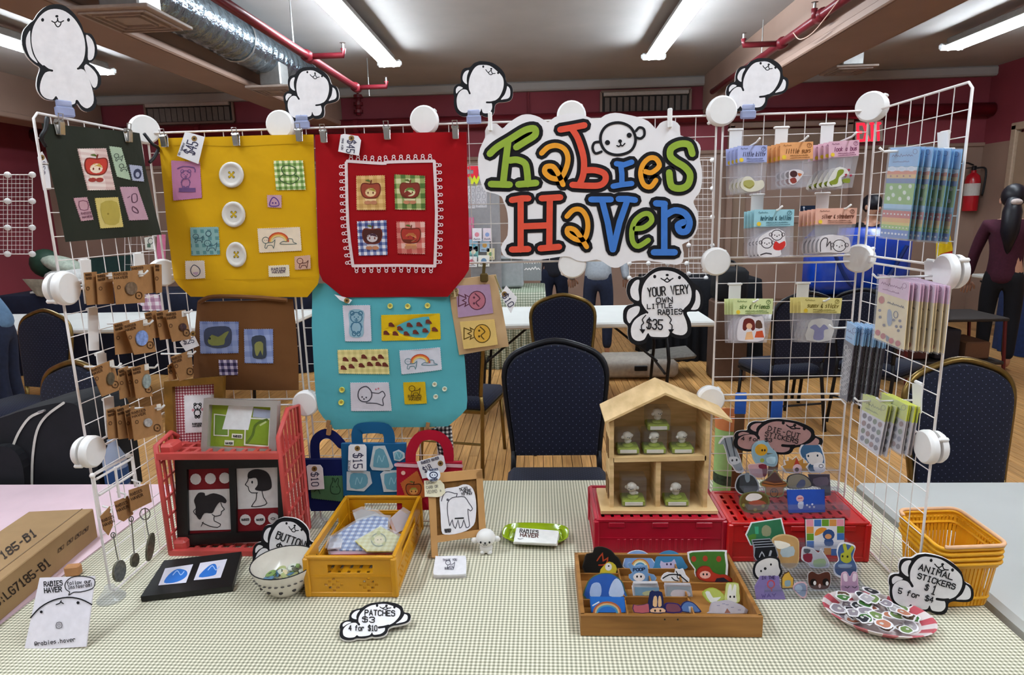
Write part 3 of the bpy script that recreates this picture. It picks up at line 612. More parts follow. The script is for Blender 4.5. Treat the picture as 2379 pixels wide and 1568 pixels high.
obj('carry_strap', MB().tube(cr([(a.x+.1, 4.22, a.z+.45), (a.x+.3, 4.2, a.z+.1), (b.x-.3, 4.2, a.z+.12), (b.x-.1, 4.22, a.z+.46)], False, 5), .016, 6), mat('strap_navy', '#0c2460'), t); obj('zip_line', MB().box(((a.x+b.x)/2, 4.45, a.z+.622), (b.x-a.x-.1, .015, .008)), mat('strap_navy', '#0c2460'), t)
tag(obj('plinth_box', MB().box(((a.x+b.x)/2, 4.5, a.z/2), (b.x-a.x-.05, .5, a.z), None, .02), mat('carton_navy', '#0b1730', var=.2)), 'dark crate under the bright blue bag', 'crate')
c = az(1700, 700, .74); t = thing('camera_case', 'black padded case on the white table behind the sticker packs', 'case', (1.75, 4.3, .74)); a = ay(1662, 700, 4.2); b = ay(1742, 622, 4.2)
obj('case_body', MB().box(((a.x+b.x)/2, 4.3, (a.z+b.z)/2), (b.x-a.x, .25, b.z-a.z), None, .04), mat('case_black', '#0f1015', rough=.8, var=.2), t, auto=60); obj('case_handle', MB().tube(cr([(a.x+.08, 4.3, b.z), (a.x+.12, 4.3, b.z+.05), (b.x-.12, 4.3, b.z+.05), (b.x-.08, 4.3, b.z)], False, 4), .012, 6), m_black, t)
tag(obj('pedestal', MB().box(((a.x+b.x)/2, 4.3, a.z/2), (b.x-a.x, .3, a.z), None, .02), mat('pedestal_brown', '#5a4337', var=.1)), 'brown pedestal below the black padded case', 'pedestal')
c = ay(2190, 600, 4.18); t = thing('snack_packet', 'yellow and red foil packet beside the right wire panel', 'packet', c-V((0, 0, .12))); f = upright(4.18)
obj('packet', MB().cloth(f, [(2180, 540), (2178, 600), (2184, 640)], [(2212, 548), (2222, 600), (2226, 640)], 6, 8, .05), mat('foil_yellow', '#e0c01e', rough=.3, bump=.4), t, smooth=True); D = Draw(f, .004); D.fill('#b52a1e', [(2184, 590), (2214, 582), (2218, 596), (2186, 606)]); D.build('band', t)
sc = ay(1560, 800, 3.75)
t = thing('suitcase', 'flat pale suitcase lying open under the centre table', 'suitcase', (1.0, 4.3, 0)); obj('shell', MB().box((1.02, 4.45, .1), (.72, .45, .17), None, .04), mat('suitcase_grey', '#a39a90', rough=.5, var=.15), t, auto=60); obj('lid', MB().box((1.36, 4.5, .19), (.4, .4, .05), Matrix.Rotation(-.1, 3, 'Y'), .02), mat('suitcase_lid', '#6d6862', var=.2), t); obj('latch', MB().box((1.02, 4.215, .12), (.12, .02, .05), None, .006), m_dark, t)
for k, xx in enumerate((-.1, .08)): rounded_tub('lidded_tub', ['left', 'right'][k]+' of the two lilac tubs under the centre table', (-.12+.19*k, 3.5, 0), (.17, .3, .13), mat('lilac_plastic', '#a982c0', rough=.3))
c = az(1200, 800, .2); tag(obj('paper_bag', MB().ball((.1, 4.0, .11), (.16, .12, .1)), mat('kraft_bag', '#9a8a74', var=.2, bump=.8, bscale=30), smooth=True), 'crumpled tan paper bag under the centre table', 'bag')
tag(obj('equipment_case', MB().box((.32, 4.32, .12), (.34, .25, .22), None, .03), mat('case_black', '#0f1015')), 'black equipment case under the centre table', 'case')
# cart right of the pink packs
t = thing('folding_cart', 'dark red folding cart below the person in the maroon sweater', 'cart', (3.55, 4.0, 0)); m_cart = mat('cart_red', '#5e1f22', rough=.4, metal=.3)
for xx in (3.15, 3.95):
    for yy in (3.75, 4.2): obj('leg', MB().tube([(xx, yy, .62), (xx+.05, yy, .0)], .014, 8), m_cart, t)
for z_ in (.25, .62): obj('shelf', MB().box((3.55, 3.98, z_), (.85, .5, .03), None, .008), mat('cart_shelf', '#2a2320', var=.2), t)
for k, (xx, col, hh) in enumerate(((3.3, '#4d2a26', .2), (3.55, '#2e2a30', .26), (3.8, '#6b4a36', .15))): tag(obj('packed_box', MB().box((xx, 3.98, .268+hh/2), (.2, .35, hh), None, .012), paint(col)), ['reddish', 'blackish', 'tan'][k]+' box on the lower cart shelf', 'box')
c = V((ay(2180, 660, 3.95).x, 3.95, .98)); tag(obj('teddy_bundle', MB().ball(c, (.12, .1, .14)).ball(c+V((-.02, 0, -.2)), (.14, .1, .14)), mat('fur_tan', '#6e5444', var=.3, bump=.9, bscale=60), smooth=True), 'tan plush bundle hanging behind the pink sticker packs', 'plush')
# black backpack on the left chair
c = V((-1.72, .42, .47)); t = thing('backpack', 'black backpack with white piping on the left chair', 'backpack', c); f = Fr((0, .33, 0), (1, 0, 0), (0, 0, 1))
m_bp = mat('backpack_black', '#121318', rough=.85, var=.25, scale=12, bump=.3)
bo = MB(); P2 = [f.uv(*q) for q in cr([(-60, 1180), (-60, 1010), (20, 965), (90, 945), (150, 935), (185, 950), (215, 1020), (240, 1180)], False, 4)]
bo.slab(f, P2, -.22, 0); obj('bag_body', bo, m_bp, t)
D = Draw(f, .004); wp = mat('piping_white', '#c9c7bd', rough=.6); D.line(wp, [(0, 1080), (25, 1050), (45, 1005), (70, 970), (100, 955)], 6, 4); D.line(wp, [(76, 1130), (78, 1060), (88, 1000), (110, 965), (150, 935)], 6, 4); D.text(wp, 'pacsafe', (30, 1082), (62, 1074), 7, 1.6); D.build('piping', t)
obj('front_pocket', MB().slabpx(f, cr([(-60, 1150), (-50, 1060), (10, 1030), (50, 1040), (70, 1080), (74, 1150)], False, 3), 0, .03), m_bp, t); obj('zip_pull', MB().tube([f.px(95, 955, .01), f.px(112, 950, .014)], .004, 6), m_alu, t)
c = ay(236, 1085, .36); c.x += .05; t = thing('water_bottle', 'clear bottle with blue label beside the backpack', 'bottle', c-V((0, 0, .15))); obj('bottle_body', MB().lathe([(0, 0), (.035, 0), (.037, .02), (.037, .15), (.02, .19), (.014, .2), (.014, .22), (0, .22)], c-V((0, 0, .12)), 16), glassy('bottle_clear', '#c8d4e8', .45), t, auto=40); obj('bottle_label', MB().lathe([(.0378, .06), (.0378, .12)], c-V((0, 0, .12)), 16), paint('#31507f'), t)
# ---------------- people ----------------
m_skin = mat('skin', '#b98a72', rough=.55, var=.05)
def limb_mesh(name, chains, M, parent, t0, sub=1, root=0):
    """one continuous skinned surface over connected joints: chains of (key, point, radius)"""
    idx = {}; vs = []; rs = []; es = []
    for chn in chains:
        prev = None
        for key, p, r in chn:
            if key not in idx: idx[key] = len(vs); vs.append(V(p)+t0-ORG[parent.name]); rs.append(r)
            if prev is not None: es.append((prev, idx[key]))
            prev = idx[key]
    me = bpy.data.meshes.new(name); me.from_pydata(vs, es, []); o = bpy.data.objects.new(name, me); COL.objects.link(o); o.parent = parent; ORG[o.name] = ORG[parent.name].copy()
    md = o.modifiers.new('skin', 'SKIN'); md.use_smooth_shade = True; sv = me.skin_vertices[0].data
    for i, r in enumerate(rs): sv[i].radius = (r, r*.85) if isinstance(r, float) else r; sv[i].use_root = i == root
    ss = o.modifiers.new('subdivision', 'SUBSURF'); ss.levels = sub; ss.render_levels = sub+1; me.materials.append(M); return o
def person(label, base, yaw, top, bottom, hair, arms, lean=0, head_turn=0, H=1.65, hair_long=False, skin=None, legs=None):
    base = V(base); t = thing('person', label, 'person', base); Rz = Matrix.Rotation(yaw, 3, 'Z'); k = H/1.65
    Lx = Matrix.Rotation(lean, 3, 'X')
    def q(x, y, z, bend=True):
        p = V((x, y, z))
        if bend and z > .9: p = Lx @ (p-V((0, 0, .9)))+V((0, 0, .9))
        return Rz @ (p*k)
    hd = [('pel', q(0, 0, .9), .13), ('sp1', q(0, .01, 1.05), .125), ('sp2', q(0, .01, 1.22), .14), ('ch', q(0, 0, 1.33), .12), ('nk', q(0, 0, 1.42), .05), ('nk2', q(0, -.01, 1.47), .048), ('h1', q(0, -.03, 1.53), .075), ('h2', q(0, -.03, 1.6), .085), ('h3', q(0, -.02, 1.66), .06)]
    legs = legs or {}
    body = [hd]; sleeves = [[hd[0], ('sp1', q(0, .01, 1.05), .142), ('sp2', q(0, .01, 1.22), .155), ('ch', q(0, 0, 1.33), .135), ('nk', q(0, 0, 1.4), .06)]]; pants = [[('pel', q(0, 0, .9), .14), ('sp1', q(0, .01, 1.02), .135)]]
    sleeves[0][0] = ('pel', q(0, 0, .93), .16); sleeves[0].insert(0, ('hem', q(0, 0, .80), .165)); hemv = True
    for s_ in (-1, 1):
        el, wr_, hn = arms[0 if s_ < 0 else 1]
        body.append([hd[3], ('sh%d' % s_, q(s_*.17, 0, 1.36), .06), ('el%d' % s_, q(*el), .045), ('wr%d' % s_, q(*wr_), .03), ('hn%d' % s_, q(*hn), .035)])
        sleeves.append([('ch', q(0, 0, 1.33), .135), ('sh%d' % s_, q(s_*.17, 0, 1.36), .075), ('el%d' % s_, q(*el), .06), ('wr%d' % s_, q(*V(el).lerp(V(wr_), .92)), .045)])
        kn, an = legs.get(s_, ((s_*.1, -.02, .48), (s_*.1, .03, .08)))
        body.append([hd[0], ('hp%d' % s_, q(s_*.09, 0, .84), .09), ('kn%d' % s_, q(*kn), .055), ('an%d' % s_, q(*an), .035), ('toe%d' % s_, q(an[0], an[1]-.13, .035), .03)])
        pants.append([('pel', q(0, 0, .9), .14), ('hp%d' % s_, q(s_*.09, 0, .82), .105), ('kn%d' % s_, q(*kn), .08), ('an%d' % s_, q(an[0], an[1], an[2]+.02), .06)])
    b = limb_mesh('body', body, skin or m_skin, t, base); limb_mesh('top', sleeves, top, t, base); limb_mesh('trousers', pants, bottom, t, base)
    # five-fingered hands grown from the wrists
    for s_ in (-1, 1):
        el, wr_, hn = arms[0 if s_ < 0 else 1]; d = (q(*hn)-q(*wr_)).normalized(); sd = d.cross(V((0, 0, 1))); sd = sd.normalized() if sd.length > .1 else Rz @ V((0, 1, 0)); o = base+q(*hn)
        for i in range(4): a_ = o+sd*(.024*(i-1.5)); ln = (.07, .085, .08, .06)[i]; obj('finger', MB().tube([a_, a_+d*ln*.5+V((0, 0, -.004)), a_+d*ln*.95+V((0, 0, -.018))], [.0095, .009, .006], 6), skin or m_skin, b, smooth=True)
        obj('thumb', MB().tube([o-d*.02+sd*.035, o+d*.02+sd*.062, o+d*.05+sd*.066], [.011, .01, .007], 6), skin or m_skin, b, smooth=True)
    hc = base+q(0, -.02, 1.6); hm = MB(); up = (q(0, 0, 1.66)-q(0, 0, 1.53)).normalized(); fw = (Rz @ Lx @ V((0, -1, 0)))
    Mh = Matrix((fw.cross(up)*-1, -fw, up)).transposed()
    hm.ball(hc+up*.02-fw*.018, (.098, .112, .112), 14, 10, Mh)
    if hair_long: hm.tube([hc-fw*.1-up*.01, hc-fw*.15-up*.12, hc-fw*.16-up*.3, hc-fw*.13-up*.5], [.05, .075, .07, .02], 10)
    obj('hair', hm, hair, t, smooth=True)
    fo = hc+fw*.083-up*.0; sdv = fw.cross(up)
    for s_ in (-1, 1): obj('eye', MB().ball(fo+sdv*.032*s_+fw*.008, .009, 8, 6), m_dark, b); obj('ear', MB().ball(hc+sdv*.088*s_-up*.02, (.014, .02, .03), 8, 6), skin or m_skin, b, smooth=True)
    obj('nose', MB().ball(fo-up*.035+fw*.014, (.013, .015, .02), 8, 6), skin or m_skin, b, smooth=True); obj('mouth', MB().box(fo-up*.068+fw*.004, (.04, .012, .008), Mh), paint('#8a4a44'), b)
    return t
hair_k = mat('hair_black', '#121019', rough=.45, var=.3, scale=40)
dn = ((-.24, .0, 1.1), (-.27, -.04, .86), (-.275, -.06, .79)); dr_ = ((.24, .0, 1.1), (.27, -.04, .86), (.275, -.06, .79))
w1 = ay(2310, 560, 4.6)
pw_ = person('person in a maroon sweater and black trousers with a long dark ponytail', (4.42, 4.5, 0), 2.55, mat('sweater_maroon', '#3f1626', rough=.95, var=.15, scale=50), mat('trousers_black', '#101016', rough=.9), hair_k, [((-.25, -.12, 1.1), (-.22, -.36, .98), (-.21, -.44, .97)), ((.24, -.05, 1.1), (.27, -.12, .86), (.275, -.15, .79))], H=1.66, hair_long=True)
obj('hair_tie', MB().ball(V((4.36, 4.37, 1.575)), (.05, .03, .03)), paint('#b7a9a4'), pw_)
p = ay(2025, 480, 5.8)
person('person in a black jacket behind the right corner post under the exit sign', (p.x, 5.8, 0), .3, mat('jacket_black', '#0e0f14', rough=.9, var=.2), mat('trousers_black', '#101016'), hair_k, [dn, dr_], H=1.62)
p = ay(1290, 700, 5.35)
person('person in navy trousers standing behind the shop sign', (p.x, 5.85, 0), PI, mat('shirt_dark', '#23232c', rough=.9), mat('trousers_navy', '#1b2238', rough=.9, var=.2), hair_k, [((-.2, -.2, 1.12), (-.1, -.35, 1.2), (-.08, -.42, 1.2)), ((.2, -.2, 1.12), (.1, -.35, 1.2), (.08, -.42, 1.2))])
p = ay(1385, 690, 5.2)
hz = mat('hoodie_grey', '#8d9197', rough=.95, var=.1, scale=40)
ph = person('person in a grey hoodie bending over behind the shop sign', (p.x+.02, 5.2, 0), PI*.95, hz, mat('trousers_navy', '#1b2238'), hair_k, [((-.26, -.05, 1.12), (-.3, -.1, .9), (-.3, -.13, .84)), ((.26, -.05, 1.12), (.3, -.1, .9), (.3, -.13, .84))], lean=.75)
p = ay(5, 640, 2.75)
person('person in a light blue shirt leaning in at the left edge', (p.x-.12, 2.75, 0), -1.2, mat('shirt_denim', '#5b7896', rough=.9, var=.15), mat('trousers_navy', '#1b2238'), hair_k, [((-.2, -.2, 1.12), (-.1, -.4, 1.05), (-.08, -.47, 1.03)), ((.2, -.2, 1.12), (.1, -.4, 1.05), (.08, -.47, 1.03))], lean=.5)

# =====================  THE STALL: TABLES, WIRE GRID  =====================
def cloth_top(name, label, x0, x1, y0, y1, M, z=TZ, rad=.05, drop=.32, cat='tablecloth', fl=.1):
    P = []
    for cx, cy, a0 in ((x1-rad, y1-rad, 0), (x0+rad, y1-rad, 90), (x0+rad, y0+rad, 180), (x1-rad, y0+rad, 270)):
        for k in range(7): a = math.radians(a0+15*k); P.append((cx+rad*math.cos(a), cy+rad*math.sin(a), math.cos(a), math.sin(a)))
    Q = []
    for i, p in enumerate(P):
        q = P[(i+1) % len(P)]; L_ = math.hypot(q[0]-p[0], q[1]-p[1]); n = max(1, int(L_/.06))
        for j in range(n): t = j/n; Q.append(tuple(a+(b-a)*t for a, b in zip(p, q)))
    b = MB(); K = len(Q)
    for zz, g, wv in ((z, 0, 0), (z-.006, .004, 0), (z-.1, .01, .006), (z-drop, .02, .016)):
        for i, (x, y, nx, ny) in enumerate(Q): k = (g+wv*math.sin(i*.9))*fl; b.v.append(V((x+nx*k, y+ny*k, zz)))
    for j in range(3): b.f += [(j*K+i, (j+1)*K+i, (j+1)*K+(i+1) % K, j*K+(i+1) % K) for i in range(K)]
    b.f.append(list(range(K))); b.mi = [0]*len(b.f); return tag(obj(name, b, M, auto=40), label, cat)
m_ging = gingham('gingham_green', (0, 1), .0088, ('#efe8d6', '#c0bca4', '#868370'), bump=.35)
table('folding_table', 'display table hidden under the green gingham cloth', -1.07, 1.03, -.72, .275, TZ-.002)
cloth_top('gingham_tablecloth', 'cream and sage green gingham tablecloth over the display table', -1.085, 1.042, -.74, .29, m_ging)
table('folding_table', 'neighbouring table under the pale pink cloth', -2.75, -1.11, -.75, .255, TZ-.002)
cloth_top('pink_tablecloth', 'pale pink tablecloth on the neighbouring table at the left', -2.77, -1.09, -.78, .268, mat('cloth_pink', '#e6c9d2', rough=.9, var=.05, scale=8, bump=.1, bscale=6), TZ+.0005, .02)
table('folding_table', 'plain grey folding table to the right of the stall', 1.075, 2.6, -.8, .275, TZ, top=mat('table_grey', '#b3b4b1', rough=.5, var=.05, scale=4))
GP = .36
def gx(c): return (c-2.5)*GP
def gz(r): return TZ+1.08-GP*r
def make_panel():
    t = thing('wire_grid_panel', '', 'grid panel', (0, 0, 0), 'white wire grid panels'); h = .172
    c8 = [(-h+.012, -h), (h-.012, -h), (h, -h+.012), (h, h-.012), (h-.012, h), (-h+.012, h), (-h, h-.012), (-h, -h+.012)]
    obj('frame', MB().tube([(x, 0, z) for x, z in c8], .0027, 8, True), m_wire, t, smooth=True)
    wv = obj('wire', MB().tube([(0, 0, -h), (0, 0, h)], .0011, 6), m_wire, t); wh = obj('wire', MB().tube([(-h, 0, 0), (h, 0, 0)], .0011, 6), m_wire, t)
    for k in range(6):
        o = -h+2*h*(k+1)/7
        for w0, lo in ((wv, (o, .002, 0)), (wh, (0, -.001, o))):
            if k == 0: w0.location = lo
            else: c = w0.copy(); COL.objects.link(c); c.parent = t; c.location = lo
    return t
proto = make_panel(); first = True
def panel(x, y, z, rz, label):
    global first
    if first: proto.location = (x, y, z); proto.rotation_euler = (0, 0, rz); proto['label'] = label; first = False; return proto
    return dup(proto, (x, y, z), rz, label)
for c, lb in enumerate(('yellow tote bag', 'red tote bag', 'left half of the shop sign', 'right half of the shop sign', 'topmost row of sticker packs')): panel(gx(c)+GP/2, 0, gz(.5), 0, 'top row white wire panel behind the '+lb)
for c, lb in ((0, 'brown tote bag'), (1, 'turquoise tote bag'), (4, 'two yellow-green sticker packs')): panel(gx(c)+GP/2, 0, gz(1.5), 0, 'middle row white wire panel behind the '+lb)
for c, lb in ((0, 'coral red basket'), (1, 'three small hanging bags'), (4, 'die-cut sticker sign')): panel(gx(c)+GP/2, 0, gz(2.5), 0, 'bottom row white wire panel behind the '+lb)
for r, lb in enumerate(('top white wire panel of the left wing behind the dark bag', 'middle white wire panel of the left wing with earring cards', 'bottom white wire panel of the left wing with keychains')): panel(gx(0)-.006, -GP/2, gz(r+.5), PI/2, lb)
for r, lb in enumerate(('top white wire panel of the right wing with rainbow strips', 'middle white wire panel of the right wing with pink packs', 'bottom white wire panel of the right wing beside the yellow baskets')): panel(gx(5)+.006, -GP/2, gz(r+.5), PI/2, lb)
def connector_proto():
    t = thing('grid_connector', '', 'connector', (0, 0, 0), 'round white grid connectors')   # axis along y
    Mx = Matrix.Rotation(PI/2, 3, 'X')
    obj('front_cap', MB().lathe([(0, .020), (.031, .020), (.0345, .017), (.0355, .012), (.0355, .004), (0, .004)], (0, 0, 0), 28, Mx), m_white, t, auto=40)
    obj('back_cap', MB().lathe([(0, -.004), (.033, -.004), (.033, -.012), (.029, -.018), (0, -.018)], (0, 0, 0), 28, Mx), m_white, t, auto=40)
    for k in range(2): a = PI/4+PI*k/1; obj('clip_tab', MB().box((.03*math.cos(a), .006, .03*math.sin(a)), (.016, .02, .008), Matrix.Rotation(-a, 3, 'Y'), .002), m_white, t)
    return t
cp = connector_proto(); cfirst = True
def connector(x, y, z, rz, label):
    global cfirst
    if cfirst: cp.location = (x, y, z); cp.rotation_euler = (0, 0, rz); cp['label'] = label; cfirst = False; return cp
    return dup(cp, (x, y, z), rz, label)
for c, lb in ((1, 'between the yellow bag and the second puppy sign'), (2, 'at the top right of the red bag'), (3, 'peeping over the top of the shop sign'), (4, 'at the top right of the shop sign')): connector(gx(c), -.004, gz(0), 0, 'round white grid connector '+lb)
for c, lb in ((3, 'under the bottom edge of the shop sign'), (4, 'at the lower right of the shop sign')): connector(gx(c), -.004, gz(1), 0, 'round white grid connector '+lb)
for c, lb in ((1, 'left of the turquoise bag bottom'), (4, 'just right of the wooden house roof')): connector(gx(c), -.004, gz(2), 0, 'round white grid connector '+lb)
for c, r, rz, lb in ((0, 0, PI/4, 'at the top of the left corner post'), (0, 1, PI/4, 'halfway up the left corner post beside the yellow bag'), (5, 0, -PI/4, 'at the top of the right corner post'), (5, 1, -PI/4, 'halfway up the right corner post')): connector(gx(c), 0, gz(r), rz, 'faceted white grid connector '+lb)
for s_, c, nm in ((1, 0, 'left'), (-1, 5, 'right')):
    for r, lb in ((1, 'upper'), (2, 'lower')): connector(gx(c), -GP, gz(r), PI/2*s_, '%s round white connector on the front edge of the %s wing' % (lb, nm))
m_foot = glassy('foot_plastic', '#e8eaee', .22)
for x, y, lb in ((gx(0), -GP, 'under the front of the left wing'), (gx(1), 0, 'behind the coral red basket'), (gx(5), -GP, 'under the front of the right wing'), (gx(2), 0, 'behind the small hanging bags'), (gx(4), 0, 'behind the red crates'), (gx(0), 0, 'under the left corner post'), (gx(5), 0, 'under the right corner post')):
    tag(obj('panel_foot', MB().lathe([(0, 0), (.029, 0), (.03, .004), (.025, .010), (.013, .026), (.010, .034), (.005, .034)], (x, y, TZ), 20), m_foot, auto=40), 'clear plastic foot '+lb, 'foot', 'clear plastic feet')
# sprung metal clips
def clip_proto():
    t = thing('bulldog_clip', '', 'clip', (0, 0, 0), 'small metal clips'); m_cl = mat('clip_steel', '#b9b6b2', rough=.25, metal=.9, var=.05)
    obj('jaw', MB().box((0, -.006, -.014), (.014, .004, .026), Matrix.Rotation(.12, 3, 'X'), .001).box((0, .004, -.014), (.014, .003, .026), Matrix.Rotation(-.12, 3, 'X'), .001), m_cl, t)
    obj('spring', MB().tube([(-.009, -.002, .0), (.009, -.002, .0)], .0042, 8), m_cl, t)
    obj('finger_loop', MB().tube([(-.005, -.006, .002), (-.006, -.008, .015), (.006, -.008, .015), (.005, -.006, .002)], .0012, 6), m_cl, t); return t
kp = clip_proto(); kfirst = True
def clip(px, py, fr, label, h=.006):
    global kfirst
    q = fr.px(px, py, h); rz = math.atan2(fr.u.y, fr.u.x)
    if kfirst: kp.location = q; kp.rotation_euler = (0, 0, rz); kp['label'] = label; kfirst = False; return kp
    return dup(kp, q, rz, label)

# ---------------- puppy cut-out signs ----------------
Z8 = zm(1900, 1150, 4.127)
PUP = dict(outer=Z8(1060,565,1200,600,1310,665,1380,740,1408,830,1470,870,1495,930,1485,1000,1440,1025,1360,1025,1300,1020,1255,1040,1245,1100,1215,1140,1150,1145,1095,1130,1070,1115,990,1120,900,1090,850,1100,780,1080,720,1030,690,960,690,880,680,840,690,780,735,755,780,750,775,690,790,630,830,605,900,605,950,575,1000,565),
 white=Z8(1060,590,1180,615,1290,690,1365,760,1385,830,1370,900,1320,970,1250,1000,1215,1012,1222,1035,1220,1080,1180,1115,1110,1110,1085,1092,1070,1055,1050,1090,1000,1095,920,1075,890,1045,860,1070,790,1055,735,1010,715,950,715,890,745,840,800,815,860,830,897,872,884,800,885,740,905,680,950,620,1000,592),
 ear=Z8(800,720,805,670,840,632,895,628,870,680,862,740,868,780,830,760), tail=Z8(712,840,712,800,745,775,790,785,815,805,760,825,725,850), ear2=Z8(1420,860,1460,900,1465,970,1435,1000,1370,1002,1325,997,1380,950,1410,890),
 lines=[Z8(840,790,880,830,905,872), Z8(1140,995,1200,1003,1250,1000)], eyes=Z8(1085,625,1290,717), nose=Z8(1195,662), mouth=[Z8(1120,660,1145,688,1170,690,1195,672), Z8(1195,672,1205,705,1230,715,1250,716), Z8(1150,690,1172,715,1200,722,1218,712)], er=4.0, lw=6)
Z1 = zm(0, 0, 2.959)
PUP1 = dict(outer=Z1(390,28,450,43,510,93,560,168,580,222,628,235,662,300,667,370,638,418,612,432,652,460,692,520,692,580,662,615,640,622,665,690,650,748,600,770,560,752,530,712,510,737,440,737,395,692,370,692,310,682,268,640,252,590,258,530,275,470,240,442,190,392,153,310,158,220,200,165,235,135,265,88,320,43),
 white=Z1(390,62,450,80,510,130,555,200,580,270,585,350,570,420,535,470,575,480,610,540,640,640,640,710,600,745,560,725,535,690,520,690,510,715,450,722,410,700,385,660,360,685,305,670,275,625,280,560,310,500,357,485,300,455,255,410,225,340,215,260,230,180,275,110,330,70),
 ear=Z1(205,210,180,260,180,320,205,390,250,430,255,425,225,370,210,300,207,240), tail=Z1(590,440,640,480,670,530,665,590,640,600,610,540,580,470), ear2=Z1(590,240,630,270,650,330,640,400,605,410,603,330), lines=[Z1(300,455,330,478,358,486), Z1(535,472,560,462,590,430)], eyes=Z1(292,137,470,137), nose=Z1(390,112), mouth=[Z1(355,145,375,155,392,145,395,125), Z1(395,125,400,148,418,152,436,143), Z1(375,158,388,180,402,184,415,170,418,156)], er=4.2, lw=5)
Z5 = zm(1050, 530, 3.646)
PUP5 = dict(outer=Z5(1800,328,1890,338,1980,388,2042,460,2097,500,2127,570,2127,650,2092,702,2010,707,1990,722,2022,790,2027,870,2002,922,1950,937,1880,927,1850,908,1800,938,1700,938,1665,924,1640,972,1570,988,1508,962,1488,890,1488,830,1453,790,1453,700,1488,655,1540,640,1500,600,1478,530,1498,450,1558,413,1620,413,1680,363,1740,333),
 white=Z5(1800,358,1885,373,1962,422,2015,490,2030,560,2010,635,1955,700,1985,790,1993,868,1955,905,1890,898,1850,878,1828,918,1750,922,1684,916,1660,888,1628,942,1572,955,1526,924,1516,850,1545,782,1602,738,1650,712,1612,650,1606,570,1618,492,1658,424,1724,373),
 ear=Z5(1588,440,1545,452,1510,520,1524,588,1570,615,1588,598,1578,520), ear2=Z5(2066,522,2098,562,2102,640,2078,686,2025,690,2036,668,2062,610), tail=Z5(1590,667,1550,662,1494,692,1480,758,1502,806,1532,768,1580,720), lines=[Z5(1600,640,1630,690,1655,715), Z5(1955,700,1990,690,2015,660)], eyes=Z5(1717,410,1927,418), nose=Z5(1823,397), mouth=[Z5(1770,425,1800,440,1823,420), Z5(1823,420,1840,440,1872,425), Z5(1795,441,1823,457,1850,441)], er=4.2, lw=5)
def affine(src, dst):
    M_ = np.array([(x, y, 1.) for x, y in src]); A = np.linalg.lstsq(M_, np.array([t[0] for t in dst]), rcond=None)[0]; B = np.linalg.lstsq(M_, np.array([t[1] for t in dst]), rcond=None)[0]
    return lambda P: [(A[0]*x+A[1]*y+A[2], B[0]*x+B[1]*y+B[2]) for x, y in P]
ANCH = dict(zip('abcdefgh', Z8(1100,568,1494,945,1180,1143,780,1080,690,920,830,605,682,820,1405,830)))   # anchor points of the leaning puppy
ink = '#17161a'
def pup_sign(label, fr, T=PUP, dst=None, white='#ece8ea', th=.005, texts=(), edge='#e2dedd', face=1):
    A = affine([ANCH[k] for k in dst[0]], dst[1]) if dst else (lambda P: P)
    o = A(T['outer']); low = max(o, key=lambda p: p[1]); t = thing('puppy_sign', label, 'sign', fr.px(*low))
    k = math.hypot(A([(1, 0)])[0][0]-A([(0, 0)])[0][0], A([(1, 0)])[0][1]-A([(0, 0)])[0][1]) if dst else 1
    mb = MB().use(paint(ink)); mb.slabpx(fr, cr(o, True, 3), -th, 0, side=paint(edge)); obj('board', mb, None, t)
    D = Draw(fr, .0004)
    def shr(P, s): cx = sum(p[0] for p in P)/len(P); cy = sum(p[1] for p in P)/len(P); return [(cx+(x-cx)*s, cy+(y-cy)*s) for x, y in P]
    for key in ('ear', 'tail', 'ear2'): D.fill(white, shr(A(T[key]), .9 if dst else 1), 3)
    D.fill(white, shr(A(T['white']), .955 if dst else 1), 3)
    for l in T['lines']: D.line(ink, A(l), T['lw']*k, 3)
    if face:
        for e in A(T['eyes']): D.dot(ink, e, T['er']*k*.85, T['er']*k)
        D.dot(ink, A(T['nose'])[0], T['er']*k*.9, T['er']*k*.7)
        for l in T['mouth']: D.line(ink, A(l), 2.6*k, 3)
    D.build('painted_face', t)
    if texts:
        D2 = Draw(fr, .0016)
        for s, p0, p1, hp, w_ in texts: D2.text(ink, s, p0, p1, hp, w_)
        D2.build('lettering', t)
    return t
fl_ = Fr((gx(0)+.005, 0, 0), (0, 1, 0), (0, 0, 1)); fb = upright(-.012); frt = Fr((gx(5)-.005, 0, 0), (0, -1, 0), (0, 0, 1))
f1 = Fr(fl_.px(150, 262), (.5, .87, 0), (0, 0, 1))
pup_sign('tall white puppy cut-out sign on top of the left wing', f1, PUP1)
pup_sign('white puppy cut-out sign above the gap between yellow and red bags', fb, dst=('abcdefg', zm(600, 0, 2.959)(350,447,547,640,430,812,250,838,190,740,215,540,165,670)))
pup_sign('white puppy cut-out sign above the red bag, head tilted right', fb, dst=('abcdefg', zm(600, 0, 2.959)(1570,422,1742,640,1590,797,1400,788,1345,700,1410,455,1333,640)))
pup_sign('white puppy cut-out sign above the right end of the back panels', fb, dst=('abcdefg', zm(1579, 0, 2.959)(600,390,732,590,560,750,370,768,315,690,400,460,308,620)))
for k, (x, y, fr, lb) in enumerate(((150, 255, f1, 'tall puppy sign'), (702, 286, fb, 'second puppy sign'), (1101, 274, fb, 'third puppy sign'), (1738, 262, fb, 'rightmost puppy sign'))):
    q = fr.px(x, y); t = thing('sign_clip', 'clear plastic clip holding the '+lb, 'clip', q-V((0, 0, .02)), 'clear sign clips'); R_ = Matrix((fr.u, fr.v.cross(fr.u), fr.v)).transposed()
    obj('clip_body', MB().box(q+V((0, 0, -.004)), (.036, .012, .02), R_, .003), glassy('clip_clear', '#c3cdf0', .5), t); obj('sign_grip', MB().box(q+V((0, 0, .012)), (.03, .007, .014), R_, .002), MATS['clip_clear'], t)
f5 = upright(-.02)
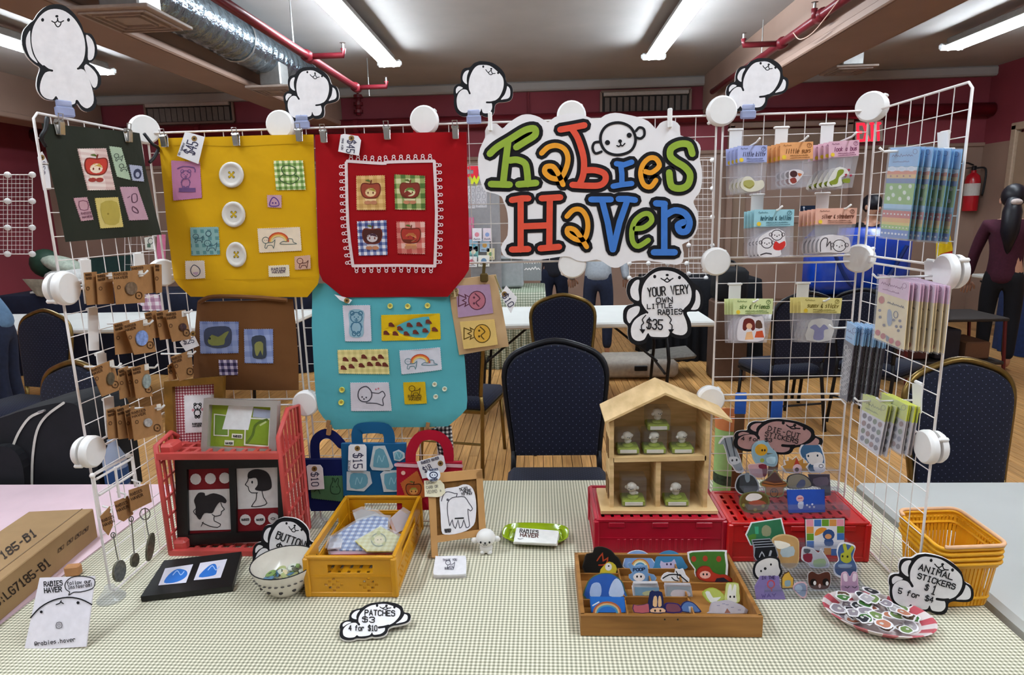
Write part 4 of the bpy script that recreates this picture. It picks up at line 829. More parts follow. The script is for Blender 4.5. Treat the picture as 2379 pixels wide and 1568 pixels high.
pup_sign('upright white puppy sign reading your very own little rabies', f5, PUP5, texts=(('YOUR VERY', (1506, 689), (1600, 681), 20, 2.6), ('OWN', (1525, 703), (1562, 701), 11, 2.2), ('LITTLE', (1504, 717), (1562, 714), 10, 2.0), ('RABIES', (1529, 731), (1584, 729), 11.5, 2.2), ('$35', (1502, 763), (1538, 765), 22, 3), ))
D = Draw(f5, .002); o_ = [o for o in bpy.data.objects if o.name.startswith('puppy_sign')][-1]
for s_, x in ((1, 1494), (-1, 1557)): D.line(ink, [(x+6*s_, 732), (x-2*s_, 742), (x+1*s_, 750), (x-4*s_, 756), (x-3*s_, 768)], 2.4, 3); D.fill(ink, [(x-9*s_, 764), (x+5*s_, 765), (x-1*s_, 775)])
D.build('curly_arrows', [o for o in COL.objects if o.get('label', '').startswith('upright white puppy')][0])

# ---------------- shop sign ----------------
fs = upright(-.026); ZL = zm(1100, 230, 3.92)
so = ZL(160,225,215,225,262,268,300,235,360,190,440,145,520,140,600,165,665,205,690,205,740,165,830,140,920,130,1010,150,1100,185,1150,180,1200,145,1290,125,1390,140,1500,165,1590,200,1640,250,1665,270,1700,220,1760,195,1830,200,1880,245,1885,330,1960,350,2040,390,2070,450,2060,540,2080,640,2080,760,2060,850,2000,935,2040,1020,2045,1140,2020,1230,1950,1300,1900,1325,1915,1400,1905,1480,1850,1510,1750,1495,1650,1480,1540,1470,1440,1480,1380,1500,1320,1535,1250,1530,1190,1490,1120,1460,1030,1480,940,1470,870,1435,760,1440,600,1465,480,1460,330,1450,270,1420,250,1350,280,1290,310,1240,315,1100,300,1000,275,940,255,890,190,860,110,840,70,770,50,680,40,560,60,450,105,350,105,290,130,240)
t = thing('shop_sign', 'big white cut-out shop sign with colourful hand-drawn letters', 'sign', fs.px(1360, 600))
mb = MB().use(mat('sign_board', '#ece8ea', rough=.5, var=.02)); mb.slabpx(fs, cr(so, True, 2), -.006, 0, side=paint('#d8d2d2')); obj('board', mb, None, t)
G, RD, OR, BL = '#8fa83a', '#d8503a', '#e59a2c', '#3f74c0'
LET = [(G, [(150,500,215,440,330,370,470,285,555,272,560,330,470,390,390,440), (315,400,300,520,285,640,270,780), (330,560,400,555,470,590,490,680,495,775), (160,775,330,780), (410,778,570,765)], 62, 58),
 (OR, [(620,495,680,440,760,425,830,460,860,540,840,640,790,720,710,720,650,670,660,620,720,615,760,660,790,720,815,780)], 52, 44),
 (RD, [(790,280,880,265,1010,240), (890,265,950,360,1000,520,1005,640,990,720,960,785), (1010,650,1110,650,1190,680,1200,740,1150,785,1040,790,900,782)], 62, 54),
 (BL, [(1300,590,1370,600,1440,575), (1340,605,1350,680,1350,775), (1270,795,1350,780,1440,770)], 60, 46),
 (OR, [(1560,660,1620,670,1690,610,1660,545,1600,540,1540,600,1520,690,1550,780,1610,800,1660,740)], 50, 42),
 (G, [(1990,500,1960,420,1880,410,1800,450,1790,520,1840,570,1920,620,1970,690,1950,780,1880,815,1800,790,1780,670)], 60, 58),
 (RD, [(350,920,440,905,500,905), (430,910,430,1370), (620,905,790,895), (695,905,690,1350), (440,1160,690,1150), (350,1370,500,1365), (610,1360,780,1345)], 62, 54),
 (OR, [(850,1070,910,1010,980,1010,1030,1080,1040,1180,1010,1270,940,1280,860,1230,860,1180,920,1190,970,1250,1030,1345)], 50, 42),
 (BL, [(1070,915,1160,915,1250,915), (1170,925,1220,1120,1265,1370), (1320,910,1400,910,1470,920), (1400,920,1330,1120,1270,1370)], 62, 52),
 (G, [(1470,1180,1550,1170,1620,1110,1600,1050,1540,1050,1470,1110,1440,1200,1450,1300,1500,1340,1590,1285)], 52, 44),
 (BL, [(1660,950,1740,955), (1735,960,1735,1390), (1745,1060,1830,1015,1920,1040,1965,1120,1940,1200,1880,1205,1860,1150,1910,1120), (1640,1395,1830,1395)], 62, 56)]
Dk = Draw(fs, .0005); Dc = Draw(fs, .0030)
for col, sts, wi, wc in LET:
    for st in sts:
        P = ZL(*st); Dk.line(ink, P, (wc+72)/3.92, 4 if len(P) > 3 else 0)
        Dc.line(col, P, (wc+3)/3.92, 4 if len(P) > 3 else 0)
Dk.build('letter_outlines', t); Dc.build('letters', t)
D = Draw(fs, .0012); D.line(ink, ZL(1320,215,1420,250,1470,330,1470,410,1420,480,1310,510,1210,480,1160,400,1165,310,1220,240), 6.5, 4, True)
D.line(ink, ZL(1145,390,1100,400,1085,450,1110,495,1165,480), 6, 4); D.line(ink, ZL(1480,290,1510,260,1550,275,1555,330,1520,360,1480,350), 6, 4)
for q in ZL(1220,397,1418,330): D.dot(ink, q, 6)
D.dot(ink, ZL(1335,385)[0], 4.5); D.line(ink, ZL(1335,395,1340,415,1325,432,1305,425), 3, 3); D.line(ink, ZL(1340,415,1355,428,1378,405), 3, 3); D.build('puppy_face', t)
for x, lb in ((1139, 'left'), (1556, 'right')):
    q = fs.px(x, 283 if x < 1300 else 275); tag(obj('clothes_peg', MB().box(q+V((0, -.004, 0)), (.009, .012, .045), None, .002).box(q+V((0, .006, .004)), (.009, .006, .04), None, .002), m_white), 'small white peg at the %s top of the shop sign' % lb, 'peg')

# =====================  HANGING BAGS  =====================
def waves(amp, k=1, s=0): return lambda a, b: amp*(math.sin(a*17*k+b*6+s)+.7*math.sin(b*13*k-a*5+s*2)+.4*math.sin(a*41*k+s))
def canvas(name, c, var=.05, d=.55): return mat(name, c, rough=.95, var=var, scale=5, bump=d, bscale=11, spec=.1, sheen=.08)
def pinked(Q, amp=1.3, step=5):
    out = []; K = len(Q)
    for i in range(K):
        p, q = Q[i], Q[(i+1) % K]; L_ = math.hypot(q[0]-p[0], q[1]-p[1]); n = max(2, int(L_/step)*2); nx, ny = -(q[1]-p[1])/L_, (q[0]-p[0])/L_
        for j in range(n): t = j/n; a = amp*(.5 if j % 2 else -.5); out.append((p[0]+(q[0]-p[0])*t+nx*a, p[1]+(q[1]-p[1])*t+ny*a))
    return out
def patch(parent, fr, Q, M, fn=None, amp=1.3, h=.0012, name='fabric_patch'):
    M = paint(M) if isinstance(M, str) else M
    p = obj(name, MB().slabpx(fr, pinked(Q, amp) if amp else Q, .0002, h+.0008), M, parent)
    if fn:
        D = Draw(fr, h+.0012); fn(D); D.build('print', p)
    return p
def rect(x0, y0, x1, y1, sk=0): return [(x0, y0), (x1, y0+sk), (x1+sk, y1), (x0+sk, y1-sk)]
# little motifs (pixel centre, size)
def apple(D, x, y, s, c='#a8442e', face='#e3c49a', ln='#6a2a1c', hair='#8a8a3a', body='#b87a5a'):
    D.fill(ln, [(x-.52*s, y-.1*s), (x-.42*s, y-.42*s), (x, y-.4*s), (x+.42*s, y-.42*s), (x+.52*s, y-.1*s), (x+.38*s, y+.28*s), (x, y+.36*s), (x-.38*s, y+.28*s)], 3)
    D.fill(c, [(x-.47*s, y-.1*s), (x-.38*s, y-.37*s), (x, y-.34*s), (x+.38*s, y-.37*s), (x+.47*s, y-.1*s), (x+.34*s, y+.24*s), (x, y+.31*s), (x-.34*s, y+.24*s)], 3)
    D.dot(face, (x, y+.05*s), .28*s, .22*s); D.fill(hair, [(x-.27*s, y+.02*s), (x-.12*s, y-.17*s), (x+.14*s, y-.17*s), (x+.27*s, y+.02*s), (x, y-.06*s)])
    for k in (-1, 1): D.dot(ln, (x+k*.13*s, y+.07*s), .035*s, .06*s); D.dot(body, (x+k*.16*s, y+.56*s), .17*s, .1*s)
    D.fill(face, [(x-.3*s, y+.38*s), (x+.3*s, y+.38*s), (x+.26*s, y+.48*s), (x-.26*s, y+.48*s)]); D.line(ln, [(x, y-.38*s), (x+.04*s, y-.55*s)], .06*s); D.fill('#55652c', [(x, y-.48*s), (x-.1*s, y-.6*s), (x-.28*s, y-.55*s)], 2)
def rainbow(D, x, y, s, ln='#5b6a66'):
    for k, c in enumerate(('#c0472a', '#d9863a', '#d8c27a')): D.line(c, [(x+(.5-.07*k)*s*math.cos(a), y-(.42-.07*k)*s*math.sin(a)) for a in [PI*j/10 for j in range(11)]], .08*s)
    cloud(D, x+.5*s, y, .42*s, ln); dog(D, x-.55*s, y+.05*s, .5*s, ln)
def cloud(D, x, y, s, ln, w=None): D.line(ln, [(x-s, y+.3*s), (x-.6*s, y), (x-.2*s, y+.05*s), (x, y-.3*s), (x+.5*s, y-.25*s), (x+.6*s, y+.1*s), (x+s, y+.3*s), (x, y+.36*s)], w or 1.5, 3, True)
def dog(D, x, y, s, ln, w=None):
    w = w or 1.5; D.line(ln, ring(x-.2*s, y-.2*s, .35*s, .32*s, 14), w, 0, True); D.line(ln, [(x, y+.05*s), (x+.5*s, y), (x+.75*s, y-.25*s), (x+.7*s, y+.15*s), (x+.6*s, y+.6*s), (x+.45*s, y+.3*s), (x, y+.35*s), (x-.1*s, y+.6*s), (x-.3*s, y+.55*s), (x-.2*s, y+.12*s)], w, 2)
    for k in (-.1, .1): D.dot(ln, (x-.2*s+k*s, y-.2*s), .04*s)
def bear(D, x, y, s, ln, fillc=None, w=None):
    w = w or 1.6
    if fillc: D.fill(fillc, [(x-.5*s, y-.9*s), (x+.5*s, y-.9*s), (x+.5*s, y), (x+.45*s, y+.9*s), (x-.45*s, y+.9*s), (x-.5*s, y)], 3)
    for k in (-1, 1): D.line(ln, ring(x+k*.3*s, y-.72*s, .14*s, .14*s, 10), w, 0, True); D.dot(ln, (x+k*.14*s, y-.45*s), .05*s); D.line(ln, ring(x+k*.16*s, y+.72*s, .12*s, .16*s, 10), w, 0, True); D.line(ln, [(x+k*.3*s, y), (x+k*.4*s, y+.25*s)], w)
    D.line(ln, ring(x, y-.42*s, .42*s, .36*s, 16), w, 0, True); D.line(ln, ring(x, y+.3*s, .36*s, .42*s, 16), w, 0, True); D.dot(ln, (x, y-.32*s), .06*s); D.line(ln, [(x-.12*s, y-.24*s), (x, y-.2*s), (x+.12*s, y-.24*s)], w*.8)
def girl(D, x, y, s, ln, fillc, a=0):
    ca, sa = math.cos(a), math.sin(a); T = lambda P: [(x+(u*ca-v*sa)*s, y+(u*sa+v*ca)*s) for u, v in P]
    D.fill(ln, T(ring(0, 0, .5, .46, 18))); D.fill(fillc, T(ring(0, 0, .45, .41, 18)))
    D.line(ln, T([(-.35, .1), (-.1, -.15), (.1, .05), (.3, -.1)]), .06*s, 3); D.dot(ln, T([(-.15, .15)])[0], .06*s); D.dot(ln, T([(.15, .15)])[0], .06*s)
    D.line(ln, T([(-.2, .44), (-.3, .62), (-.1, .56), (0, .75), (.1, .56), (.3, .62), (.2, .44)]), .05*s); D.line(ln, T([(-.15, .6), (-.3, .95), (.3, .95), (.15, .6)]), .05*s)
def tag_card(label, fr, Q, lines, hole, rot=None, col='#e8e5e8', grp='handwritten paper price tags'):
    t = thing('price_tag', label, 'tag', fr.px(*max(Q, key=lambda p: p[1])), grp); obj('card', MB().slabpx(fr, Q, 0, .0012), paint(col), t); D = Draw(fr, .0016)
    D.dot('#8a6a3a', hole, 6.5); D.dot('#3a2a1a', hole, 2.8)
    for s, p0, p1, hp, w_ in lines: D.text('#3a3850', s, p0, p1, hp, w_)
    D.build('lettering', t); return t
gA = lambda n, cs, p=.012: gingham(n, (0, 2), p, cs, bump=.1)

# ---- yellow tote ----
fy = upright(-.034); fy.hf = waves(.0028, 1, .4)
t = thing('tote_bag', 'yellow canvas tote bag with three big white buttons', 'bag', fy.px(560, 690), 'canvas tote bags')
obj('bag_body', MB().cloth(fy, [(364, 321), (372, 380), (380, 450), (387, 530), (400, 640), (402, 655), (440, 690)], [(727, 312), (729, 380), (732, 450), (734, 520), (741, 640), (742, 655), (712, 691)], 16, 20), canvas('canvas_yellow', '#cf9e12'), t, smooth=True)
D = Draw(fy, .001); D.line(canvas('stitch_yellow', '#b98d0c'), [(368, 338), (450, 337), (550, 340), (640, 336), (727, 332)], 1.6, 3); D.line(canvas('stitch_yellow', '#b98d0c'), [(400, 648), (560, 650), (738, 643)], 1.4, 2); D.build('hem_stitching', t)
ZY = zm(350, 290, 3.92)
Q4 = lambda *p: ZY(*p)
patch(t, fy, Q4(190,325,450,340,470,665,215,690), '#b8789a', lambda D: (bear(D, *Q4(325,500)[0], 27, '#6a4a78'), D.line('#6a4a78', Q4(250,400,300,380,400,390,410,430), 2.5, 2), D.fill('#6a4a78', Q4(265,575,415,575,415,612,265,612)), D.line('#c79ab4', Q4(285,580,310,600,340,580,370,600,400,582), 2)))
patch(t, fy, Q4(1130,330,1390,325,1415,590,1150,595), gA('ging_green', ('#e6e6bd', '#95b06c', '#5f7c3c'), .014), lambda D: (D.line('#3f5a34', Q4(1200,400,1240,370,1320,390,1330,430,1300,460,1230,455), 2, 3, True), D.line('#3f5a34', Q4(1215,455,1180,490,1210,520,1280,540,1340,510,1355,480,1310,455), 2, 3)))
patch(t, fy, Q4(1065,640,1195,640,1195,755,1070,750), '#c39aa6', lambda D: (D.line('#5a3a8a', Q4(1095,700,1125,660,1165,690,1170,735,1095,738), 2.2, 3, True), [D.dot('#5a3a8a', q, 2) for q in Q4(1118,712,1145,712)]))
patch(t, fy, Q4(365,935,615,930,630,1180,375,1190), gA('dots_teal', ('#86aaa8', '#86aaa8', '#5d8a8a'), .018), lambda D: (dog(D, *Q4(430,1030)[0], 18, '#3a5560'), dog(D, *Q4(540,1095)[0], 22, '#3a5560'), D.dot('#3a5560', Q4(530,990)[0], 7), D.dot('#86aaa8', Q4(530,990)[0], 5)))
patch(t, fy, Q4(970,945,1360,930,1375,1145,985,1165), '#e6d3bb', lambda D: rainbow(D, *Q4(1165,1060)[0], 46))
patch(t, fy, Q4(1310,1200,1455,1185,1460,1310,1315,1320), '#c9a08a', lambda D: dog(D, *Q4(1378,1255)[0], 20, '#5a2f2a'))
patch(t, fy, Q4(318,1240,490,1235,500,1395,322,1405), '#ddd0c4', lambda D: (D.line('#4a4a58', Q4(370,1310,400,1275,450,1310,450,1355,410,1380,375,1350), 2, 3, True), D.fill('#b89ab0', Q4(385,1345,440,1340,420,1370), 2)))
patch(t, fy, Q4(1070,1285,1260,1275,1265,1380,1075,1385), '#e3d6bd', lambda D: (D.text('#5a4a5a', 'RABIES', Q4(1100,1328)[0], Q4(1230,1322)[0], 6, 1.3), D.text('#5a4a5a', 'HAVER', Q4(1108,1352)[0], Q4(1225,1346)[0], 5, 1.3)))
def big_button(parent, fr, x, y, rx, ry, a, col='#d8d3cd', thread='#c9a51a', dep=.006):
    M = mat('button_'+col[1:], col, rough=.35, var=.04, spec=.5); mb = MB(); n = 24; ca, sa = math.cos(a), math.sin(a); prof = [(1, .0), (1, dep*.6), (.93, dep), (.8, dep), (.68, dep*.55), (.6, dep*.4), (0, dep*.4)]; vs = []
    for r, h in prof:
        for k in range(n): c, s_ = r*rx*math.cos(2*PI*k/n), r*ry*math.sin(2*PI*k/n); vs.append(fr.px(x+c*ca-s_*sa, y-(c*sa+s_*ca), h+.001))
    fs_ = [(i*n+k, i*n+(k+1) % n, (i+1)*n+(k+1) % n, (i+1)*n+k) for i in range(len(prof)-1) for k in range(n)]; mb.add(vs, fs_); b = obj('button', mb, M, parent, auto=50)
    D = Draw(fr, dep*.4+.0016); q = .17
    for sx in (-1, 1):
        for sy in (-1, 1): D.dot('#6a5a2a', (x+sx*q*rx, y+sy*q*ry), .1*rx, .1*ry)
    D.line(thread, [(x-q*rx, y-q*ry), (x+q*rx, y+q*ry)], .12*rx); D.line(thread, [(x+q*rx, y-q*ry), (x-q*rx, y+q*ry)], .12*rx); D.build('thread', b); return b
for zx, zy, rx, ry, a in ((740, 455, 112, 118, 0), (755, 815, 104, 118, .1), (777, 1182, 88, 116, .15)): x, y = ZY(zx, zy)[0]; big_button(t, fy, x, y, rx/3.92, ry/3.92, a)
for x, y, k in ((383, 316, 'left'), (551, 313, 'middle'), (697, 303, 'right')): clip(x, y, fy, '%s metal clip holding the yellow tote bag' % k)
ft = Fr(fy.o+V((0, -.008, 0)), fy.u, fy.v); tag_card('white paper tag reading $45 on the yellow tote bag', ft, [(430, 307), (440, 308), (476, 318), (461, 381), (412, 362)], (('$45', (452, 361), (461, 333), 25, 2.4), ('NEW GARMENT', (418, 361), (431, 333), 4, .8)), (452, 322))

# ---- red tote with lace frame and apple patches ----
fr_ = upright(-.040); fr_.hf = waves(.0026, 1, 2.1)
t = thing('tote_bag', 'red canvas tote bag with a lace square around four apple patches', 'bag', fr_.px(900, 690), 'canvas tote bags')
obj('bag_body', MB().cloth(fr_, [(729, 312), (732, 420), (736, 540), (739, 630), (745, 650), (795, 692)], [(1083, 306), (1085, 400), (1088, 520), (1090, 610), (1088, 632), (1040, 690)], 16, 20), canvas('canvas_red', '#920a12', .08), t, smooth=True)
obj('bag_handle', MB().slabpx(upright(-.02), [(960, 296), (988, 294), (990, 316), (960, 318)], -.004, 0), canvas('canvas_red', '#920a12'), t)
ZR = zm(720, 290, 3.92); D = Draw(fr_, .0014); lc = mat('lace_white', '#e3cfd0', rough=.9, var=.03)
LP = ZR(345,335,640,345,720,345,1130,335, 1130,335,1145,800,1140,1280, 1140,1280,800,1275,390,1280, 390,1280,360,1050,335,750,330,345)
sides = [ZR(340,330,660,352,720,340,1130,330), ZR(1135,335,1155,800,1140,1280), ZR(1140,1285,800,1280,390,1285), ZR(390,1285,345,900,330,345)]
for sd in sides: D.line(lc, sd, 7, 4 if len(sd) > 3 else 3)
lace = D.build('lace_edging', t); D = Draw(fr_, .0016)
def along(P, n):
    d = [0]
    for i in range(1, len(P)): d.append(d[-1]+math.hypot(P[i][0]-P[i-1][0], P[i][1]-P[i-1][1]))
    out = []
    for k in range(n):
        x = d[-1]*(k+.5)/n
        for i in range(1, len(P)):
            if x <= d[i]: u = (x-d[i-1])/(d[i]-d[i-1]); out.append((P[i-1][0]+(P[i][0]-P[i-1][0])*u, P[i-1][1]+(P[i][1]-P[i-1][1])*u, (P[i][0]-P[i-1][0])/(d[i]-d[i-1]), (P[i][1]-P[i-1][1])/(d[i]-d[i-1]))); break
    return out
for sd, n in zip(sides, (12, 14, 11, 14)):
    for x, y, dx, dy in along(sd, n):
        nx, ny = dy, -dx; D.line(lc, ring(x+nx*5.5, y+ny*5.5, 4.2, 4.2, 10), 1.8, 0, True); D.line(lc, ring(x+nx*12.5, y+ny*12.5, 3.2, 3.2, 8), 2.0, 0, True)
D.build('lace_loops', lace)
for k, (q, M, c) in enumerate((((425,465,685,460,695,775,428,775), gA('ging_tan', ('#d9b27a', '#c99f62', '#b98d52'), .02), '#93402c'), ((772,452,1050,465,1055,775,780,770), gA('ging_moss', ('#cdc79a', '#8f9a5c', '#4f6a34'), .024), '#7c2f24'), ((430,880,700,868,708,1185,445,1192), gA('ging_blue', ('#e0dce2', '#8088ae', '#3f4a80'), .016), '#4a2420'), ((790,880,1050,880,1050,1175,800,1172), gA('ging_rose', ('#dcb0a4', '#c9776c', '#b5524c'), .026), '#a5352a'))):
    P = ZR(*q); cx = sum(p[0] for p in P)/4; cy = sum(p[1] for p in P)/4; patch(t, fr_, P, M, lambda D, cx=cx, cy=cy, c=c, k=k: apple(D, cx, cy-3, 46, c, ('#e0c090', '#cfc79a', '#cbbfc0', '#c98a5a')[k], hair=('#9a8a3a', '#5a7a34', '#4a3040', '#b06a3a')[k]))
for x, y, k in ((752, 305, 'left'), (900, 298, 'middle'), (1058, 296, 'right')): clip(x, y, fr_, '%s metal clip holding the red tote bag' % k)
ft = Fr(fr_.o+V((0, -.008, 0)), fr_.u, fr_.v); tag_card('white paper tag reading $45 on the red tote bag', ft, [(792, 313), (800, 311), (832, 316), (839, 326), (834, 362), (786, 352)], (('$45', (808, 325), (805, 354), 18, 2), ('NEW BAG', (797, 348), (799, 322), 4, .8)), (817, 321))

# ---- turquoise tote ----
fq = upright(-.026); fq.hf = waves(.0028, 1, 4.4)
t = thing('tote_bag', 'turquoise canvas tote bag with small yellow buttons and patches', 'bag', fq.px(900, 1000), 'canvas tote bags')
obj('bag_body', MB().cloth(fq, [(722, 660), (722, 760), (728, 850), (733, 920), (740, 960), (775, 1000)], [(1062, 650), (1072, 760), (1080, 850), (1085, 930), (1083, 955), (1040, 992)], 16, 18), canvas('canvas_turquoise', '#55a4ae'), t, smooth=True)
ZT = zm(700, 640, 4.238)
patch(t, fq, ZT(405,295,680,290,695,645,432,648), '#cfcad6', lambda D: bear(D, *ZT(545,470)[0], 33, '#3f6d88', '#8fb0c0', 2.4))
def spots(D, P):
    for q in P: D.dot('#6a2f24', q, 5.2, 4); D.dot('#5a2620', (q[0]+5, q[1]+3), 3); D.line('#6a2f24', [(q[0]-4, q[1]+4), (q[0]+8, q[1]+5)], 3)
patch(t, fq, ZT(790,388,1365,372,1375,625,795,640), '#d3ad12', lambda D: spots(D, ZT(885,475,970,510,1065,475,1160,470,1250,445,835,555,925,560,1035,560,1125,545,1220,530,1310,520)))
patch(t, fq, ZT(355,735,855,722,870,970,370,965), gA('ging_butter', ('#e2d494', '#d6c887', '#c6b878'), .016), lambda D: spots(D, ZT(430,818,520,818,615,790,715,808,780,790,410,900,490,885,590,875,672,862,755,862,822,868)))
patch(t, fq, ZT(970,735,1368,705,1385,925,990,970), '#cfcfda', lambda D: rainbow(D, *ZT(1175,850)[0], 43, '#5b7f8a'))
patch(t, fq, ZT(482,1055,860,1052,888,1335,490,1335), '#cdc8d2', lambda D: (D.line('#4c4a55', ZT(560,1190,575,1120,640,1090,690,1140,690,1200,650,1240,590,1235), 2.6, 3, True), D.line('#4c4a55', ZT(690,1150,760,1160,800,1140,825,1180,800,1220,805,1280,740,1260,640,1255), 2.4, 3), [D.dot('#4c4a55', q, 2) for q in ZT(600,1195,640,1200,618,1215)], [D.dot('#c07a88', q, 2.2) for q in ZT(735,1120,760,1112)]))
patch(t, fq, ZT(1005,1050,1222,1042,1238,1255,1018,1268), '#cda916', lambda D: (dog(D, *ZT(1110,1125)[0], 20, '#5a4512'), D.text('#5a4512', 'RABIES', ZT(1055,1200)[0], ZT(1185,1195)[0], 6, 1.3), D.text('#5a4512', 'HAVER', ZT(1065,1228)[0], ZT(1180,1224)[0], 6, 1.3)))
for x, y, r, c in ((878,298,27,'#d8cf6a'), (1052,300,27,'#d8cf6a'), (1245,294,27,'#d8cf6a'), (400,1125,28,'#cfc75a'), (393,1250,28,'#cfc75a'), (1315,1068,24,'#d8dcc8'), (1412,1115,24,'#d8dcc8'), (1325,1190,24,'#d8dcc8')): q = ZT(x, y)[0]; big_button(t, fq, q[0], q[1], r/4.238, r/4.238, 0, c, '#b0701a', .003)
ft = Fr(fq.o+V((0, -.006, 0)), fq.u, fq.v); tag_card('white paper tag peeping out under the red tote bag', ft, [(777, 684), (800, 690), (818, 697), (811, 706), (790, 697)], (), (806, 698), grp=None)

# ---- brown paper-like tote ----
fn = upright(-.022); fn.hf = waves(.0022, 1.2, 1.0)
t = thing('tote_bag', 'brown tote bag with dog patches below the yellow bag', 'bag', fn.px(560, 910), 'canvas tote bags')
obj('bag_body', MB().cloth(fn, [(455, 702), (450, 760), (446, 830), (445, 908)], [(678, 695), (685, 760), (690, 830), (692, 908)], 12, 12), canvas('canvas_brown', '#6a4526', .12), t, smooth=True)
obj('bag_handle', MB().tube(cr([fn.px(465, 702, .004), fn.px(500, 688, .006), fn.px(600, 690, .006), fn.px(668, 697, .004)], False, 5), .006, 6), canvas('canvas_brown', '#6a4526'), t)
ZN = zm(330, 680, 3.92)
patch(t, fn, ZN(525,262,885,262,880,548,530,555), gA('calico_blue', ('#8f9cc6', '#8492be', '#6f7dae'), .03), lambda D: (D.fill('#41485e', ZN(565,420,580,330,680,305,800,310,825,390,800,480,690,505,590,480), 3), D.fill('#7b8048', ZN(600,440,640,380,700,400,760,360,800,350,760,420,750,470,640,480), 2), D.dot('#2c3330', ZN(620,415)[0], 3)))
patch(t, fn, ZN(935,330,1195,328,1198,640,935,640), gA('calico_blue2', ('#98a4cc', '#8492be', '#7583b4'), .03), lambda D: (D.fill('#3c4350', ZN(1010,400,1120,390,1135,480,1130,590,1020,590,1012,500), 3), D.fill('#8a8a50', ZN(1030,470,1070,440,1110,460,1105,570,1085,520,1060,570,1040,560), 2)))
patch(t, fn, ZN(697,612,868,612,870,750,705,752), gA('ging_plum', ('#c9c0d4', '#6f6488', '#2f2a4a'), .017))
ft = Fr(fn.o+V((0, -.01, 0)), fn.u, fn.v); tag_card('white paper tag with a pup doodle at the left of the brown bag', ft, [(440, 751), (447, 770), (463, 803), (432, 816), (418, 795), (428, 786)], (('$25', (428, 800), (452, 795), 12, 1.6),), (449, 775))
# ---- beige hanging pouch ----
fp = Fr(upright(-.03).o, (1, 0, 0), (0, 0, 1)); fp.hf = waves(.0015, 1, 3)
t = thing('drawstring_pouch', 'beige drawstring pouch with two sideways baby patches', 'pouch', fp.px(1120, 825))
obj('bag_body', MB().cloth(fp, [(1040, 652), (1048, 720), (1060, 790), (1066, 826)], [(1152, 638), (1163, 700), (1176, 770), (1182, 806)], 8, 10), canvas('canvas_beige', '#bf9f78'), t, smooth=True)
ZP = zm(700, 640, 4.238)
patch(t, fp, ZP(1520,100,1855,85,1890,370,1545,415), '#a888a6', lambda D: girl(D, *ZP(1730,245)[0], 45, '#5a2f40', '#b06a78', PI/2), amp=.8)
patch(t, fp, ZP(1560,455,1900,430,1935,680,1600,725), '#d6b56e', lambda D: girl(D, *ZP(1780,570)[0], 44, '#5a4416', '#cf9f3c', PI/2), amp=.8)
patch(t, fp, ZP(1465,130,1560,120,1575,205,1485,215), '#c9b58c', lambda D: (D.text('#6a5028', 'RABIES', ZP(1505,205)[0], ZP(1495,130)[0], 5, 1.2), D.text('#6a5028', 'HAVER', ZP(1545,198)[0], ZP(1535,126)[0], 5, 1.2)), amp=.6)
obj('cord', MB().tube([fp.px(1150, 640, .004), fp.px(1158, 660, .008), fp.px(1166, 680, .008)], .0018, 6), canvas('cord_tan', '#8a7a50'), t)
q = fp.px(1125, 641); t2 = thing('binder_clip', 'dark olive binder clip holding the beige pouch', 'clip', q); obj('clip_jaw', MB().box(q+V((0, -.004, -.004)), (.02, .014, .022), None, .003), mat('clip_olive', '#5a4a26', rough=.4, metal=.5), t2); obj('clip_lever', MB().box(q+V((0, -.004, .018)), (.008, .003, .03), Matrix.Rotation(.1, 3, 'Y')), MATS['clip_olive'], t2)
ft = Fr(fp.o+V((0, -.01, 0)), fp.u, fp.v); tag_card('white paper tag reading $10 beside the beige pouch', ft, [(1162, 684), (1176, 663), (1202, 692), (1187, 728)], (('$10', (1166, 688), (1183, 714), 14, 2),), (1172, 683))

# ---- dark bag on the left wing ----
fd = Fr((gx(0)+.035, 0, 0), (.10, 1, 0), (0, 0, 1)); fd.hf = waves(.0015, 1.3, .7); Zd = zm(0, 0, 2.959)
t = thing('tote_bag', 'black green nylon bag with small patches on the left wing', 'bag', fd.px(260, 555), 'canvas tote bags')
obj('bag_body', MB().cloth(fd, [(102, 286), (118, 380), (140, 470), (158, 562)], [(330, 309), (345, 390), (362, 470), (380, 545)], 12, 14), canvas('nylon_dark', '#2b2e26', .1), t, smooth=True)
patch(t, fd, Zd(530,1022,720,1020,790,1305,605,1308), gA('ging_pale', ('#e8dad4', '#dcc4bf', '#d0b0ac'), .012), lambda D: apple(D, *Zd(655,1150)[0], 52, '#bf3f34', '#f0dcc6', '#7a2a22', '#c9a04a', '#9c3a34'))
patch(t, fd, Zd(742,1005,825,1015,892,1238,800,1215), '#a9bda4', lambda D: (dog(D, *Zd(800,1080)[0], 15, '#3f4a42'), dog(D, *Zd(835,1150)[0], 15, '#3f4a42')))
patch(t, fd, Zd(880,1132,972,1142,988,1248,905,1242), '#aab0c6', lambda D: (D.dot('#3a3f58', Zd(938,1195)[0], 10, 12), D.dot('#aab0c6', Zd(938,1200)[0], 5, 6)))
patch(t, fd, Zd(820,1285,938,1285,1015,1510,885,1515), '#b994a4', lambda D: (D.line('#5e3f52', Zd(900,1340,930,1335,935,1380,905,1390), 2, 3, True), D.line('#5e3f52', Zd(905,1420,935,1440,940,1465,905,1450), 2, 3, True), D.line('#5e3f52', Zd(870,1360,885,1350), 1.6)))
patch(t, fd, Zd(508,1362,600,1355,645,1510,562,1520), '#bf96a0', lambda D: (D.line('#6e3f52', Zd(545,1385,600,1385,605,1440,555,1440), 1.8, 2, True), D.text('#6e3f52', 'RABIES', Zd(560,1475)[0], Zd(625,1470)[0], 5, 1), D.text('#6e3f52', 'HAVER', Zd(570,1500)[0], Zd(632,1495)[0], 5, 1)))
